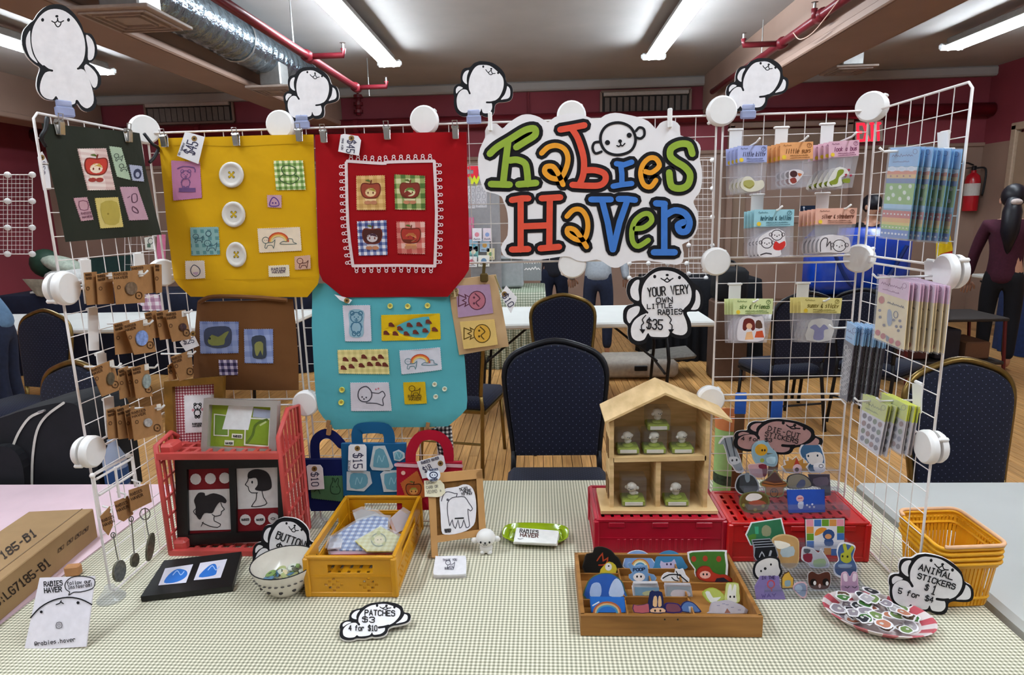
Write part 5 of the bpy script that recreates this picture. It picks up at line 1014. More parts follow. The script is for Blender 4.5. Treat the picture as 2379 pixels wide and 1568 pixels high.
patch(t, fd, Zd(652,1362,808,1355,846,1560,692,1570), '#cdbb72', lambda D: (D.fill('#b09e4c', Zd(690,1400,800,1390,815,1530,720,1535), 3), D.dot('#8a7a34', Zd(740,1470)[0], 2.5), D.dot('#8a7a34', Zd(775,1465)[0], 2.5)))
obj('shoulder_strap', MB().tube(cr([fd.px(330, 310, .006), fd.px(338, 335, .02), fd.px(352, 345, .02), fd.px(348, 365, .015), fd.px(340, 378, .01)], False, 5), .004, 6), m_black, t, smooth=True); obj('shoulder_strap', MB().tube(cr([fd.px(100, 285, .006), fd.px(88, 275, .02), fd.px(85, 300, .02), fd.px(80, 320, .015), fd.px(95, 340, .01)], False, 5), .004, 6), m_black, t, smooth=True)
clip(130, 282, fd, 'metal clip at the left top of the dark bag'); clip(288, 303, fd, 'metal clip at the right top of the dark bag')
tag_card('curled white paper tag at the left of the dark bag', Fr(fd.o+V((-.01, 0, 0)), fd.u, fd.v), [(87, 365), (97, 352), (112, 380), (118, 440), (100, 442), (92, 400)], (('$35', (103, 405), (103, 375), 9, 1.2),), (96, 366))

# ---- three small bags low on the back panel ----
fk = upright(-.028); ZS = zm(680, 980, 3.7325)
def mini_bag(label, body, handle, col, fr, w=None):
    t = thing('mini_tote', label, 'bag', fr.px(*body[2]), 'small tote bags'); Mx = canvas('mini_'+col[1:], col, .08)
    obj('bag_body', MB().slabpx(fr, body, -.012, 0), Mx, t); D = Draw(fr, -.004); D.line(Mx, handle, w or 17, 4); h = D.build('handle', t); return t
t = mini_bag('small navy felt bag with a green bunny panel', ZS(60,325,440,325,440,770,160,775,140,720), ZS(195,340,190,180,260,110,340,120,420,200), '#10184e', upright(-.022), 22)
patch(t, upright(-.022), ZS(150,470,440,465,440,690,165,660), '#4a7350', lambda D: (D.line('#24402c', ZS(330,560,350,510,345,485,360,490,370,520,390,485,400,500,395,540,415,580,400,620,340,615), 2, 3, True), [D.dot('#24402c', q, 1.6) for q in ZS(350,560,385,560)], D.line('#24402c', ZS(190,600,220,580,240,620), 2, 3)))
tag_card('white paper tag reading $10 on the small navy bag', upright(-.03), ZS(120,385,140,370,240,372,262,400,275,580,140,588), (('$10', ZS(160,440)[0], ZS(167,555)[0], 16, 2),), ZS(190,405)[0])
t = mini_bag('small blue bag with four pale gummy-shaped patches', ZS(418,190,980,190,985,640,440,640), ZS(560,200,555,100,600,60,780,60,830,110,835,200), '#17527c', fk, 26)
for P, c in (((700,210,800,205,875,390,840,425,690,415,670,380), (765, 320)), ((870,260,920,240,970,270,975,310,930,340,880,330), (915, 290)), ((470,430,560,415,670,430,690,530,620,600,470,590), (575, 510)), ((760,450,800,418,985,420,985,600,790,605), (870, 510))):
    Pz = ZS(*P); cx, cy = ZS(*c)[0]; patch(t, fk, Pz, '#b9bfc2', lambda D, cx=cx, cy=cy, Pz=Pz: (D.fill('#5f93a4', [(cx+(x-cx)*.68, cy+(y-cy)*.72) for x, y in Pz], 2), D.line('#8fb6c2', [(cx-8, cy+8), (cx-4, cy-8), (cx+3, cy+6), (cx+8, cy-8)], 1.8, 3)), amp=0)
tag_card('white paper tag reading $15 on the small blue bag', upright(-.036), ZS(485,210,500,195,625,195,640,215,640,420,480,420), (('$15', ZS(525,275)[0], ZS(530,400)[0], 20, 2.4), ('PRICE', ZS(500,410)[0], ZS(500,330)[0], 4, .8)), ZS(562,228)[0])
t = mini_bag('small red bag with a pink handle and an apple patch', ZS(900,360,1465,350,1480,760,905,770), ZS(1020,360,1030,240,1110,130,1260,130,1340,220,1350,340), '#a3122a', upright(-.034), 24)
fz = upright(-.034)
patch(t, fz, ZS(935,530,1080,420,1180,640,1000,700), '#b5602c', lambda D: apple(D, *ZS(1050,590)[0], 36, '#9a4a20', '#c98a4a', '#3a1a10'))
D = Draw(fz, .002); D.line('#d9aab2', ZS(895,370,1080,380), 8); D.line('#d9aab2', ZS(1330,375,1465,380), 8); D.dot('#e0b0a0', ZS(960,440)[0], 5); D.build('lace_trim', t)
tag_card('white round-cornered tag reading $18 on the small red bag', upright(-.044), ZS(1075,345,1290,285,1310,295,1332,400,1290,460,1125,490), (('$18', ZS(1150,440)[0], ZS(1210,405)[0], 13, 1.8), ('RABIES HAVER', ZS(1120,365)[0], ZS(1270,320)[0], 6, 1.2)), ZS(1282,358)[0])
tag(obj('checked_strap', MB().cloth(upright(-.010), [(990, 1000), (1010, 1020), (1020, 1060)], [(1048, 990), (1052, 1030), (1054, 1066)], 6, 8), gingham('check_black', (0, 2), .011, ('#d8d4d0', '#5a5658', '#17161a'))), 'black and white checked cloth behind the small red bag', 'cloth')
for x, y, k in ((765, 998, 'navy'), (995, 1003, 'red')): q = upright(-.02).px(x, y); tag(obj('wooden_peg', MB().box(q, (.012, .014, .03), Matrix.Rotation(.2, 3, 'Y'), .002).box(q+V((0, -.004, .018)), (.01, .006, .02), Matrix.Rotation(.2, 3, 'Y')), mat('peg_wood', '#9a7048', var=.1)), 'wooden peg above the small %s bag' % k, 'peg')

# =====================  LEFT HALF OF THE TABLE  =====================
kraft = mat('kraft_card', '#9a6f45', rough=.85, var=.08, scale=60)
def wall(mb, fr, a0, a1, b0, b1, holes, h0, h1):
    """thin wall with true rectangular holes, plane coordinates"""
    As = sorted({a0, a1, *[q for h in holes for q in (h[0], h[1]) if a0 < q < a1]}); Bs = sorted({b0, b1, *[q for h in holes for q in (h[2], h[3]) if b0 < q < b1]})
    for j in range(len(Bs)-1):
        bm = (Bs[j]+Bs[j+1])/2; run = None
        for i in range(len(As)):
            solid = i < len(As)-1 and not any(h[0] < (As[i]+As[i+1])/2 < h[1] and h[2] < bm < h[3] for h in holes)
            if solid and run is None: run = As[i]
            if not solid and run is not None:
                mb.slab(fr, [(run, Bs[j]), (As[i], Bs[j]), (As[i], Bs[j+1]), (run, Bs[j+1])], h0, h1); run = None
    return mb
def ringslab(mb, fr, O, I, h0, h1):
    for i in range(4): mb.slabpx(fr, [O[i], O[(i+1) % 4], I[(i+1) % 4], I[i]], h0, h1)
    return mb
def inset(Q, k): cx = sum(p[0] for p in Q)/4; cy = sum(p[1] for p in Q)/4; return [(cx+(x-cx)*(1-k), cy+(y-cy)*(1-k)) for x, y in Q]
def picture(label, fr, O, k, M, back, th=.016, I=None):
    t = thing('picture_frame', label, 'picture frame', fr.px(*max(O, key=lambda p: p[1]))); I = I or inset(O, k)
    obj('moulding', ringslab(MB(), fr, O, I, -th, .004), M, t); obj('backing', MB().slabpx(fr, inset(O, .05), -th, -th+.004), back if not isinstance(back, str) else paint(back), t); return t, I
# hooks and earring cards on the left wing
ZE = zm(180, 580, 3.336)
def lw(off): return Fr((gx(0)+off, 0, 0), (0, 1, 0), (0, 0, 1))
def earring(label, q, off, hole=None, charm=None, cc='#7f8fb0', sh=1):
    fr = lw(off); Q = ZE(*q); t = thing('earring_card', label, 'card', fr.px(*Q[3]), 'kraft earring cards'); obj('card', MB().slabpx(fr, Q, -.001, .0006), kraft, t); D = Draw(fr, .001)
    a, b = Q[0], Q[1]; mid = ((a[0]*.55+b[0]*.45), (a[1]*.55+b[1]*.45)); D.text('#4a2f18', 'RABIES', (a[0]+3, a[1]+8), (mid[0]+3, mid[1]+8), 5, 1.4); D.text('#4a2f18', 'HAVER', (a[0]+4, a[1]+16), (mid[0]+3, mid[1]+16), 5, 1.4)
    cx = sum(p[0] for p in Q)/4; cy = sum(p[1] for p in Q)/4; D.line('#4a2f18', ring(a[0]*.72+cx*.28+3, cy, 3.4, 4, 10), 1.4, 0, True)
    if sh: bx_, by = Q[2][0]*.6+cx*.4, Q[2][1]*.55+cy*.45; D.line('#4a2f18', [(bx_-7, by-4), (bx_-3, by-8), (bx_+4, by-7), (bx_+7, by), (bx_+3, by+7), (bx_-6, by+5)], 2, 3, True); D.dot('#4a2f18', (bx_, by), 2)
    if hole: D.fill('#d9d3cb', [(b[0]-10, b[1]+3), (b[0]+0, b[1]+1), (b[0]+2, b[1]+15), (b[0]-9, b[1]+17)])
    D.build('print', t)
    if charm: obj('earring', MB().slabpx(fr, ring(*ZE(*charm[:2])[0], charm[2], charm[3], 16, .1), .002, .005), mat('charm_'+cc[1:], cc, rough=.25, var=.3, scale=120, spec=.7), t)
earring('kraft earring card furthest left in the top row', (50,178,148,170,158,425,75,430), .045, sh=0)
earring('kraft earring card in the top row, second from the left', (145,190,265,172,285,418,160,425), .055, 1, sh=0)
earring('kraft earring card with a round dark charm in the top row', (270,175,500,155,522,410,300,425), .085, 1, (405, 300, 13, 15), '#6a5a50')
earring('kraft earring card half hidden at the back of the top row', (410,130,600,108,620,330,505,345), .05, sh=0)
earring('kraft earring card nearest the corner post in the top row', (590,110,650,115,655,330,610,340), .06, sh=0)
earring('kraft earring card behind the blue charm card', (280,575,400,545,430,800,295,815), .06, sh=0)
earring('kraft earring card with a shiny blue oval charm', (358,580,535,535,610,790,440,815), .085, 1, (488, 685, 13.5, 18), '#7f96cc')
earring('kraft earring card at the back left of the second row right hook', (520,490,610,470,640,680,560,690), .05, sh=0)
earring('kraft earring card in the middle of the second row right hook', (605,485,700,465,720,690,640,700), .062, sh=0)
earring('kraft earring card with a dark brown charm on the second row right hook', (680,488,835,465,880,690,735,715), .08, 1, (805, 600, 8, 9), '#4a2f24')
earring('kraft earring card tilted at the left of the third row', (102,920,275,850,330,1085,190,1140), .06, 1, (245, 1000, 8, 15), '#5a5040')
earring('kraft earring card at the back of the third row', (315,930,390,900,410,1140,330,1160), .06, sh=0)
earring('kraft earring card second from the back of the third row', (378,925,440,905,460,1130,420,1150), .07, sh=0)
earring('kraft earring card with a grey oval charm in the third row', (420,915,545,880,580,1135,455,1155), .085, 1, (525, 1020, 9, 17), '#8f9a98')
earring('kraft earring card hanging beside the brown tote bag', (725,830,880,780,900,980,790,1020), .07, 1)
earring('narrow kraft earring card behind the one beside the brown tote', (700,900,740,870,770,1000,710,1020), .055, sh=0)
earring('kraft earring card at the back of the lowest row', (225,1240,330,1210,320,1460,240,1470), .05, sh=0)
earring('kraft earring card second from the back of the lowest row', (300,1230,400,1195,395,1460,320,1470), .06, sh=0)
earring('kraft earring card third from the back of the lowest row', (365,1240,440,1210,440,1460,400,1475), .07, sh=0)
earring('kraft earring card with a pale round charm in front of the lowest row', (410,1250,640,1190,665,1420,440,1480), .09, 1, (535, 1340, 9, 10), '#a09a98')
def hook(label, zx, zy, off, plate=None, conv=None, lwf=lw, sgn=1, x0=None):
    q = lwf(off).px(*conv(zx, zy)[0]) if conv else lwf(off).px(zx, zy); t = thing('display_hook', label, 'hook', q, 'white display hooks'); base = V((gx(0) if sgn > 0 else gx(5), q.y, q.z+.002))
    obj('prong', MB().tube([base, q+V((sgn*.015, 0, .0)), q+V((sgn*.024, 0, .008))], .0024, 8), m_white, t, smooth=True)
    if plate: f = lwf(.006); obj('back_plate', MB().slabpx(f, plate, 0, .003), m_white, t); c = f.px((plate[0][0]+plate[1][0])/2, plate[0][1], .002); obj('over_hook', MB().tube([c+V((-sgn*.004, -.012, 0)), c+V((-sgn*.004, .012, 0))], .004, 8), m_white, t)
hook('white hook of the top row left cards', 240, 205, .06, [(184, 605), (208, 603), (214, 705), (196, 706)], ZE); hook('white hook through the top row front card', 470, 190, .085, None, ZE)
hook('white hook with a long back plate of the second row', 510, 575, .085, [(203, 717), (224, 715), (228, 813), (206, 815)], ZE); hook('white hook of the second row nearer the corner', 820, 490, .08, [(309, 590), (331, 588), (336, 690), (312, 695)], ZE)
hook('white hook of the third row at the left', 260, 910, .06, [(222, 821), (244, 820), (250, 900), (232, 905)], ZE); hook('white hook through the grey charm card', 550, 915, .085, None, ZE)
hook('white hook of the lowest row of cards', 600, 1230, .09, [(238, 925), (261, 920), (268, 1010), (246, 1014)], ZE); hook('white hook of the card beside the brown tote', 850, 810, .07, None, ZE)
hook('bare white hook sticking out of the middle left panel', 215, 600, .05, None, zm(180, 640, 1.6))
# rail with keychains
fk2 = lw(.03); ZK = zm(0, 1000, 2.957); t = thing('wire_rail', 'small white wire rail hooked on the lower left wing', 'rail', fk2.px(230, 1200))
K = lambda f, *p: [f.px(*q) for q in ZK(*p)]
for i, p in enumerate(((635,310,905,165), (660,335,910,190), (680,445,925,290))): obj('rail_bar', MB().tube(K(lw(.03 if i else .008), *p), .003, 8), m_wire, t)
for p in ((640,312,690,600), (905,180,930,385), (790,250,820,460)): obj('rail_post', MB().tube(K(fk2, *p), .003, 8), m_wire, t)
for p in ((635, 310), (880, 172)): obj('end_knob', MB().ball(K(fk2, *p)[0], .006, 10, 6), m_wire, t, smooth=True)
m_ch = mat('keychain_steel', '#8d8c88', rough=.25, metal=.9, var=.1)
for k, (q, ln, ch, lb) in enumerate((((785,490,880,450,915,575,850,625,815,610), (890,600,905,760,910,840), (915,890,9,17), 'an oval medal'), ((885,410,1020,365,1042,490,960,530,900,560), (985,530,995,640,1010,720), (1022,800,8,34), 'a leaf shape'), ((690,590,755,520,775,650,745,720,710,680), (765,710,785,820,800,890), (808,965,14,26), 'a big dark medal'))):
    f = lw(.035+.012*k); Q = ZK(*q); t = thing('keychain', 'keychain with %s on a notched kraft card' % lb, 'keychain', K(f, ch[0], ch[1])[0], 'keychains on kraft cards'); obj('card', MB().slabpx(f, Q, -.001, .0006), kraft, t); D = Draw(f, .001); a = Q[0]; D.text('#3a2412', 'RABIES', (a[0]+4, a[1]+14), (a[0]+30, a[1]+3), 6, 1.3); D.text('#3a2412', 'HAVER', (a[0]+6, a[1]+24), (a[0]+32, a[1]+13), 6, 1.3); D.build('print', t)
    obj('chain', MB().tube(cr([f.px(*p, .004) for p in ZK(*ln)], False, 4), .0014, 6), m_ch, t); c = ZK(ch[0], ch[1])[0]; obj('charm', MB().slabpx(f, ring(c[0], c[1], ch[2], ch[3], 18, .15), .001, .006), mat('charm_medal', '#6f6c5c', rough=.3, metal=.6, var=.4, scale=150), t, auto=40)
    r_ = ZK(985, 565)[0] if k == 1 else ZK(*ln[:2])[0]; obj('split_ring', MB().tube([f.px(*p, .004) for p in ring(r_[0], r_[1]+3, 12 if k == 1 else 5, 13 if k == 1 else 6, 20)], .0012, 6, True), m_ch, t)
    obj('hook_wire', MB().tube([f.px(a[0]+20, a[1]-8, .004), f.px(a[0]+22, a[1]-18, .004), f.px(a[0]+26, a[1]-24, -.02)], .0022, 6), m_white, t)
# ---- coral red basket lying on its side ----
m_cor = mat('coral_plastic', '#c24a45', rough=.4, var=.06, spec=.4)
bx0, bx1, by0, by1, bz0, bz1 = -.872, -.556, -.168, -.03, TZ, 1.012
t = thing('plastic_basket', 'coral red slatted plastic basket used as a shelf', 'basket', ((bx0+bx1)/2, (by0+by1)/2, TZ))
for z_, nm in ((bz0+.006, 'floor_plate'), (bz1, 'shelf_plate')):
    mb = MB(); wall(mb, Fr((0, 0, z_), (1, 0, 0), (0, 1, 0)), bx0, bx1, by0, by1, [(bx0+.03+.031*i, bx0+.052+.031*i, by0+.02+.034*j, by0+.042+.034*j) for i in range(9) for j in range(3)], -.004, .004); obj(nm, mb, m_cor, t); obj('front_rim', MB().bar((bx0, by0, z_), (bx1, by0, z_), .012, .016), m_cor, t)
def side_grid(x, zt0, zt1, lab):
    P = [V((x, by0, TZ+.004)), V((x, by0, zt0)), V((x, (by0+by1)/2, (zt0+zt1)/2+.03)), V((x, by1, zt1)), V((x, by1, TZ+.004))]
    obj(lab+'_rim', MB().tube(P, .0065, 8, True), m_cor, t, smooth=True)
    for i in range(1, 6): y = by0+(by1-by0)*i/6; k = i/6; obj(lab+'_slat', MB().bar((x, y, TZ), (x, y, zt0+(zt1-zt0)*k+.03*(1-abs(2*k-1))), .006, .006), m_cor, t)
    for j in range(1, 6): z_ = TZ+(zt0-TZ)*j/6; obj(lab+'_rail', MB().bar((x, by0, z_), (x, by1, z_+.015), .005, .006), m_cor, t)
side_grid(bx0, 1.04, 1.0, 'left_side'); side_grid(bx1, 1.06, 1.10, 'right_side')
for z_ in (bz1+.012, TZ+.02): obj('corner_block', MB().box((bx0+.02, by0+.03, z_), (.035, .05, .03), None, .006), m_cor, t)
# pictures
ZG = zm(330, 680, 3.92)
fg = stand(450, 1050, 1.018, .16, .12); fg = Fr(V((-.76, -.075, 1.0165)), (math.cos(.1), math.sin(.1), 0), (0, math.sin(.16), math.cos(.16)))
O = ZG(195,800,732,760,735,1380,225,1465); t, I = picture('gold wooden picture frame with a red gingham mount and a cartoon bear', fg, O, .16, mat('frame_gold', '#80591f', rough=.4, metal=.25, var=.2, scale=20, stretch=(1, 8, 1)), gingham('ging_red', (0, 2), .0072, ('#e6dcdc', '#b06a74', '#8c2f3c'), bump=.05), I=ZG(272,850,650,830,665,1345,300,1385))
D = Draw(fg, -.010); D.fill('#e6e3e6', ZG(360,935,640,930,645,1270,375,1280)); bear(D, *ZG(485,1075)[0], 20, ink, None, 2.2); [D.dot('#c98a94', q, 3.5) for q in ZG(445,1070,530,1065)]; D.text(ink, 'RABIES', ZG(440,1205)[0], ZG(525,1202)[0], 3.6, 1.2); D.text(ink, 'HAVER', ZG(445,1225)[0], ZG(522,1222)[0], 3.6, 1.2); D.build('print', t)
fv_ = Fr(V((-.68, -.125, 1.018)), (math.cos(-.03), math.sin(-.03), 0), (0, math.sin(.2), math.cos(.2)))
O = ZG(572,962,1240,985,1222,1480,540,1450); t, I = picture('silver picture frame holding a green print with a painted pale glare', fv_, O, .16, mat('frame_silver', '#b3aca6', rough=.35, metal=.45, var=.06), '#8ba02f', I=ZG(620,1020,1178,1040,1160,1420,598,1405))
D = Draw(fv_, -.011); D.fill('#a9b2c8', ZG(1000,1055,1170,1075,1160,1150,990,1135)); D.line('#e4e4d4', ZG(640,1112,770,1125,765,1310,635,1305), 2.6, 0, True); D.line('#e4e4d4', ZG(925,1145,1150,1155,1135,1405,915,1390), 3.4, 0, True); D.fill('#6f8f3a', ZG(650,1120,760,1130,755,1300,645,1295)); D.fill('#7f9a2c', ZG(935,1160,1140,1168,1128,1392,925,1380)); D.line('#5a7028', ZG(940,1370,990,1300,1010,1220,1060,1180,1120,1160), 6, 3); D.line('#b9c68a', ZG(1060,1210,1110,1180), 4); D.fill('#ecf0f2', ZG(770,1035,1000,1035,950,1255,710,1250)); D.fill('#e8e6d6', ZG(800,1288,898,1292,894,1335,796,1330)); D.text(ink, 'RABIES', ZG(812,1322)[0], ZG(884,1324)[0], 4.5, 1.4); D.fill('#e8e6d6', ZG(733,1348,818,1352,815,1398,730,1394)); D.text(ink, 'HAVER', ZG(742,1386)[0], ZG(805,1388)[0], 4.5, 1.4); D.build('print', t)  # the whitish fill is glare, painted over the green print
ZB = zm(320, 1030, 3.92); m_bk = mat('frame_black', '#131212', rough=.4, var=.15)
fb2 = Fr(V((-.74, -.135, TZ+.016)), (math.cos(.03), math.sin(.03), 0), (0, math.sin(.1), math.cos(.1)))
O = ZB(340,150,1300,145,1345,880,370,925); I0 = ZB(450,232,832,222,855,805,465,828); I1 = ZB(888,225,1275,215,1285,795,905,810)
t = thing('picture_frame', 'black double picture frame with two profile drawings on red', 'picture frame', fb2.px(500, 1265)); mb = MB()
mb.slabpx(fb2, [O[0], I0[0], I0[3], O[3]], -.016, .004); mb.slabpx(fb2, [I0[1], I1[0], I1[3], I0[2]], -.016, .004); mb.slabpx(fb2, [I1[1], O[1], O[2], I1[2]], -.016, .004); mb.slabpx(fb2, [O[0], O[1], I1[1], I1[0], I0[1], I0[0]], -.016, .0041); mb.slabpx(fb2, [O[3], I0[3], I0[2], I1[3], I1[2], O[2]], -.016, .0041); obj('moulding', mb, m_bk, t); obj('backing', MB().slabpx(fb2, inset(O, .04), -.016, -.006), paint('#7d1a20'), t)
D = Draw(fb2, -.0045); pg = '#d6cfcc'; D.fill(pg, ZB(452,430,838,418,850,790,465,800)); D.fill(pg, ZB(890,235,1275,222,1285,590,905,605))
for q in ZB(518,330,652,325,783,320): D.dot(pg, q, 13)
for q in ZB(973,702,1105,700,1230,690): D.dot(pg, q, 13)
D.text(ink, 'RABIES', ZB(940,712)[0], ZB(1006,708)[0], 4.5, 1.3); D.text(ink, 'HAVER', ZB(1075,712)[0], ZB(1138,708)[0], 4.5, 1.3); D.line(ink, ZB(1205,692,1225,682,1245,690,1225,702), 1.2, 2, True)
hr = '#2a2628'; D.fill(hr, ZB(1000,270,1060,240,1140,250,1190,290,1212,360,1205,420,1130,440,1060,425,1085,380,1070,320,1000,325), 3); D.line(ink, ZB(1000,300,995,345,972,380,998,400,1005,430,1030,455,1085,455), 1.8, 2); D.line(ink, ZB(1075,458,1070,520,1030,580,1120,575,1170,550,1140,500,1125,440), 1.8, 2); D.dot(ink, ZB(1035,358)[0], 2, 3.4)
D.fill(hr, ZB(545,455,600,455,610,480,680,458,760,480,800,520,790,550,740,540,700,590,670,640,600,640,560,700,520,650,520,580,505,520), 3); D.line(ink, ZB(750,545,762,580,782,605,755,625,750,655,700,668,670,650), 1.8, 2); D.line(ink, ZB(690,670,690,710,748,740,720,770,640,755,580,725), 1.8, 2); D.line(ink, ZB(520,600,500,625,530,660,560,665), 1.8, 2); D.line(ink, ZB(590,720,570,760), 1.6); D.build('print', t)
# lying double frame
fl2 = stand(327, 1388, TZ+.016, 1.47, .25); O = ZB(60,1370,240,1060,940,985,860,1290)
O = ZB(25,1395,240,1065,945,985,860,1300); t = thing('picture_frame', 'black double frame lying on the table with two blue prints', 'picture frame', fl2.px(440, 1390)); obj('moulding', MB().slabpx(fl2, O, -.014, 0), m_bk, t)
for k, (q, g) in enumerate(((( 250,1140,505,1102,440,1270,188,1295), (240,1270,280,1200,360,1145,440,1160,450,1200,410,1240,330,1270)), ((570,1090,815,1055,755,1225,510,1248), (555,1220,620,1140,680,1100,715,1110,720,1170,690,1205)))):
    D = Draw(fl2, .0006); D.fill('#dcd8e4', ZB(*q)); D.fill('#2f6fc4', ZB(*g), 3); c = ZB(*g)[2]; D.line('#a9c4ec', [(c[0]-10, c[1]+14), (c[0], c[1]+4), (c[0]+8, c[1]+14), (c[0]+16, c[1]+6)], 2, 3); obj_ = D.build('print', t)
# ---- bowl of buttons ----
bc = V((-.505, -.318, TZ)); t = thing('ceramic_bowl', 'white ceramic bowl with a black rim and painted dots', 'bowl', bc)
m_cer = mat('ceramic_cream', '#ddd6cb', rough=.2, var=.05, spec=.6); obj('bowl_body', MB().lathe([(0, .006), (.034, .0), (.04, .006), (.058, .03), (.07, .055), (.075, .07), (.0725, .07), (.066, .052), (.052, .028), (.03, .014), (0, .012)], bc, 32), m_cer, t, auto=50)
obj('rim_line', MB().tube([(bc.x+.0738*math.cos(a), bc.y+.0738*math.sin(a), TZ+.0705) for a in [2*PI*k/32 for k in range(32)]], .0014, 6, True), m_black, t)
for k in range(12): a = 2*PI*k/12+.2; obj('painted_spot', MB().ball(bc+V((.0545*math.cos(a), .0545*math.sin(a), .0245)), (.005, .005, .0035), 8, 5), paint('#3f3a3a'), t)
for k in range(30): a = 2*PI*k/30; obj('painted_scallop', MB().ball(bc+V((.0665*math.cos(a), .0665*math.sin(a), .046)), (.0045, .0045, .0012), 6, 4), paint('#56524e'), t)
RB = random.Random(8); bcol = (('#7f9a5a', 'green'), ('#cfd3c6', 'white'), ('#5a7f9c', 'blue'), ('#a9b07a', 'olive'), ('#d8c9a2', 'cream'), ('#6b6f5c', 'grey'))
for k in range(22):
    a = RB.uniform(0, 2*PI); r = .043*math.sqrt(RB.random()); c = bc+V((r*math.cos(a), r*math.sin(a), .028+.012*RB.random())); col, cn = bcol[k % 6]; R_ = Matrix.Rotation(RB.uniform(-.5, .5), 3, 'X') @ Matrix.Rotation(RB.uniform(-.5, .5), 3, 'Y')
    mb = MB().use(paint(col)); mb.lathe([(0, -.002), (.0125, -.002), (.0135, 0), (.0115, .0025), (0, .003)], c, 14, R_); mb.use(paint('#3f4a44')).ball(c+R_ @ V((0, 0, .003)), (.005, .003, .0006), 8, 4, R_); tag(obj('pin_badge', mb), cn+' round pin badge in the painted bowl', 'badge', 'pin badges in the bowl')
fbn = stand(650, 1312, TZ, .12, -.05); pup_sign('white puppy sign reading buttons $3 behind the bowl', fbn, dst=('ahfge', zm(320, 1030, 3.92)(1370,690,1565,870,1180,730,1040,960,1050,1090)), texts=(('BUTTONS', (641, 1250), (716, 1277), 17, 2.6), ('$3', (640, 1280), (668, 1288), 19, 2.8)))
# patches sign lying on the table
fpt = stand(860, 1490, TZ+.006, 1.32); pup_sign('white puppy sign lying flat reading patches $3', fpt, dst=('abcdefg', zm(700, 1350, 5.9475)(1110,290,1460,490,1150,770,640,825,495,690,740,400,515,610)), white='#efecef', texts=(('PATCHES', (848, 1430), (917, 1432), 12, 2.2), ('$3', (842, 1446), (870, 1447), 12, 2.2), ('4 for $10', (811, 1466), (876, 1467), 12, 2.0)))
# ---- mustard crate with bagged patches ----
m_mus = mat('mustard_plastic', '#c98d12', rough=.4, var=.06, spec=.4)
def crate(label, x0, x1, y0, y1, z0, z1, M, lattice=True, handle=True, lid=False):
    t = thing('folding_crate', label, 'crate', ((x0+x1)/2, (y0+y1)/2, z0)); H = z1-z0
    def holes(a0, a1):
        W = a1-a0; hs = []
        if handle: hs.append((a0+W*.24, a1-W*.24, H*.60, H*.82))
        if lattice:
            s_ = .007
            for cx in ((a0+W*.3, a0+W*.7) if W < .25 else (a0+W*.18, a0+W*.39, a0+W*.61, a0+W*.82)):
                for i in range(-2, 3):
                    for j in range(-2, 3):
                        if abs(i)+abs(j) < 4 and (i+j) % 2 == 0: hs.append((cx+i*s_*1.3-s_*.5, cx+i*s_*1.3+s_*.5, H*.31+j*s_*1.1-s_*.42, H*.31+j*s_*1.1+s_*.42))
        return hs
    for nm, fr, a0, a1 in (('front_wall', Fr((0, y0, z0), (1, 0, 0), (0, 0, 1)), x0, x1), ('rear_wall', Fr((0, y1, z0), (1, 0, 0), (0, 0, 1)), x0, x1), ('left_wall', Fr((x0, 0, z0), (0, 1, 0), (0, 0, 1)), y0, y1), ('right_wall', Fr((x1, 0, z0), (0, 1, 0), (0, 0, 1)), y0, y1)):
        obj(nm, wall(MB(), fr, a0, a1, 0, H, holes(a0, a1), -.002, .002), M, t)
    for (p, q) in (((x0, y0), (x1, y0)), ((x0, y1), (x1, y1)), ((x0, y0), (x0, y1)), ((x1, y0), (x1, y1))):
        obj('top_rim', MB().bar((*p, z1), (*q, z1), .009, .007, ch=.001), M, t); obj('base_rim', MB().bar((*p, z0+.006), (*q, z0+.006), .008, .012, ch=.001), M, t); obj('mid_rib', MB().bar((*p, z0+H*.52), (*q, z0+H*.52), .0065, .004), M, t)
    for xx in (x0, x1):
        for yy in (y0, y1): obj('corner_post', MB().box((xx, yy, z0+H*.5), (.014, .014, H), None, .003), M, t)
    f0 = Fr((0, 0, z1 if lid else z0+.006), (1, 0, 0), (0, 1, 0)); n = int((x1-x0)/.024); m_ = int((y1-y0)/.03)
    obj('slotted_base', wall(MB(), f0, x0, x1, y0, y1, [(x0+.014+.024*i, x0+.022+.024*i, y0+.014+.03*j, y0+.034+.03*j) for i in range(n-1) for j in range(m_-0)], -.002, .001), M, t); return t
crate('mustard yellow folding crate full of bagged patches', -.441, -.24, -.345, -.036, TZ+.001, .838, m_mus)
ZC = zm(680, 980, 3.7325)
def bagged(label, q, z, M, fn=None, tilt=.0, plastic=True):
    fr = Fr((0, -.15, z), (1, 0, 0), (0, math.cos(tilt), math.sin(tilt))); t = thing('bagged_patch', label, 'patch', fr.px(*ZC(*q)[0]), 'bagged fabric patches'); obj('fabric', MB().slabpx(fr, ZC(*q), -.003, 0), M if not isinstance(M, str) else paint(M), t)
    if fn: D = Draw(fr, .0006); fn(D); D.build('print', t)
    if plastic: obj('sleeve', MB().slabpx(fr, [(x+(x-830)*.08, y+(y-1225)*.06-2) for x, y in ZC(*q)], .0020, .0026), m_glass, t)
gc = lambda n, cs, p: gingham(n, (0, 1), p, cs, bump=.1)
bagged('clear bag with a beige patch at the back of the mustard crate', (520,790,600,755,720,780,800,840,560,900), .795, '#a99a8c', None, .2)
bagged('pinkish bagged patch at the right back of the mustard crate', (830,850,930,760,1020,820,980,930,880,970), .800, '#b08f86', None, .2)
bagged('blue gingham bagged patch in the mustard crate', (340,1000,560,860,700,815,830,830,820,930,640,1110,400,1110,330,1090), .805, gc('ging_bag_blue', ('#e0e4ee', '#7f96c4', '#33548f'), .016), None, .12)
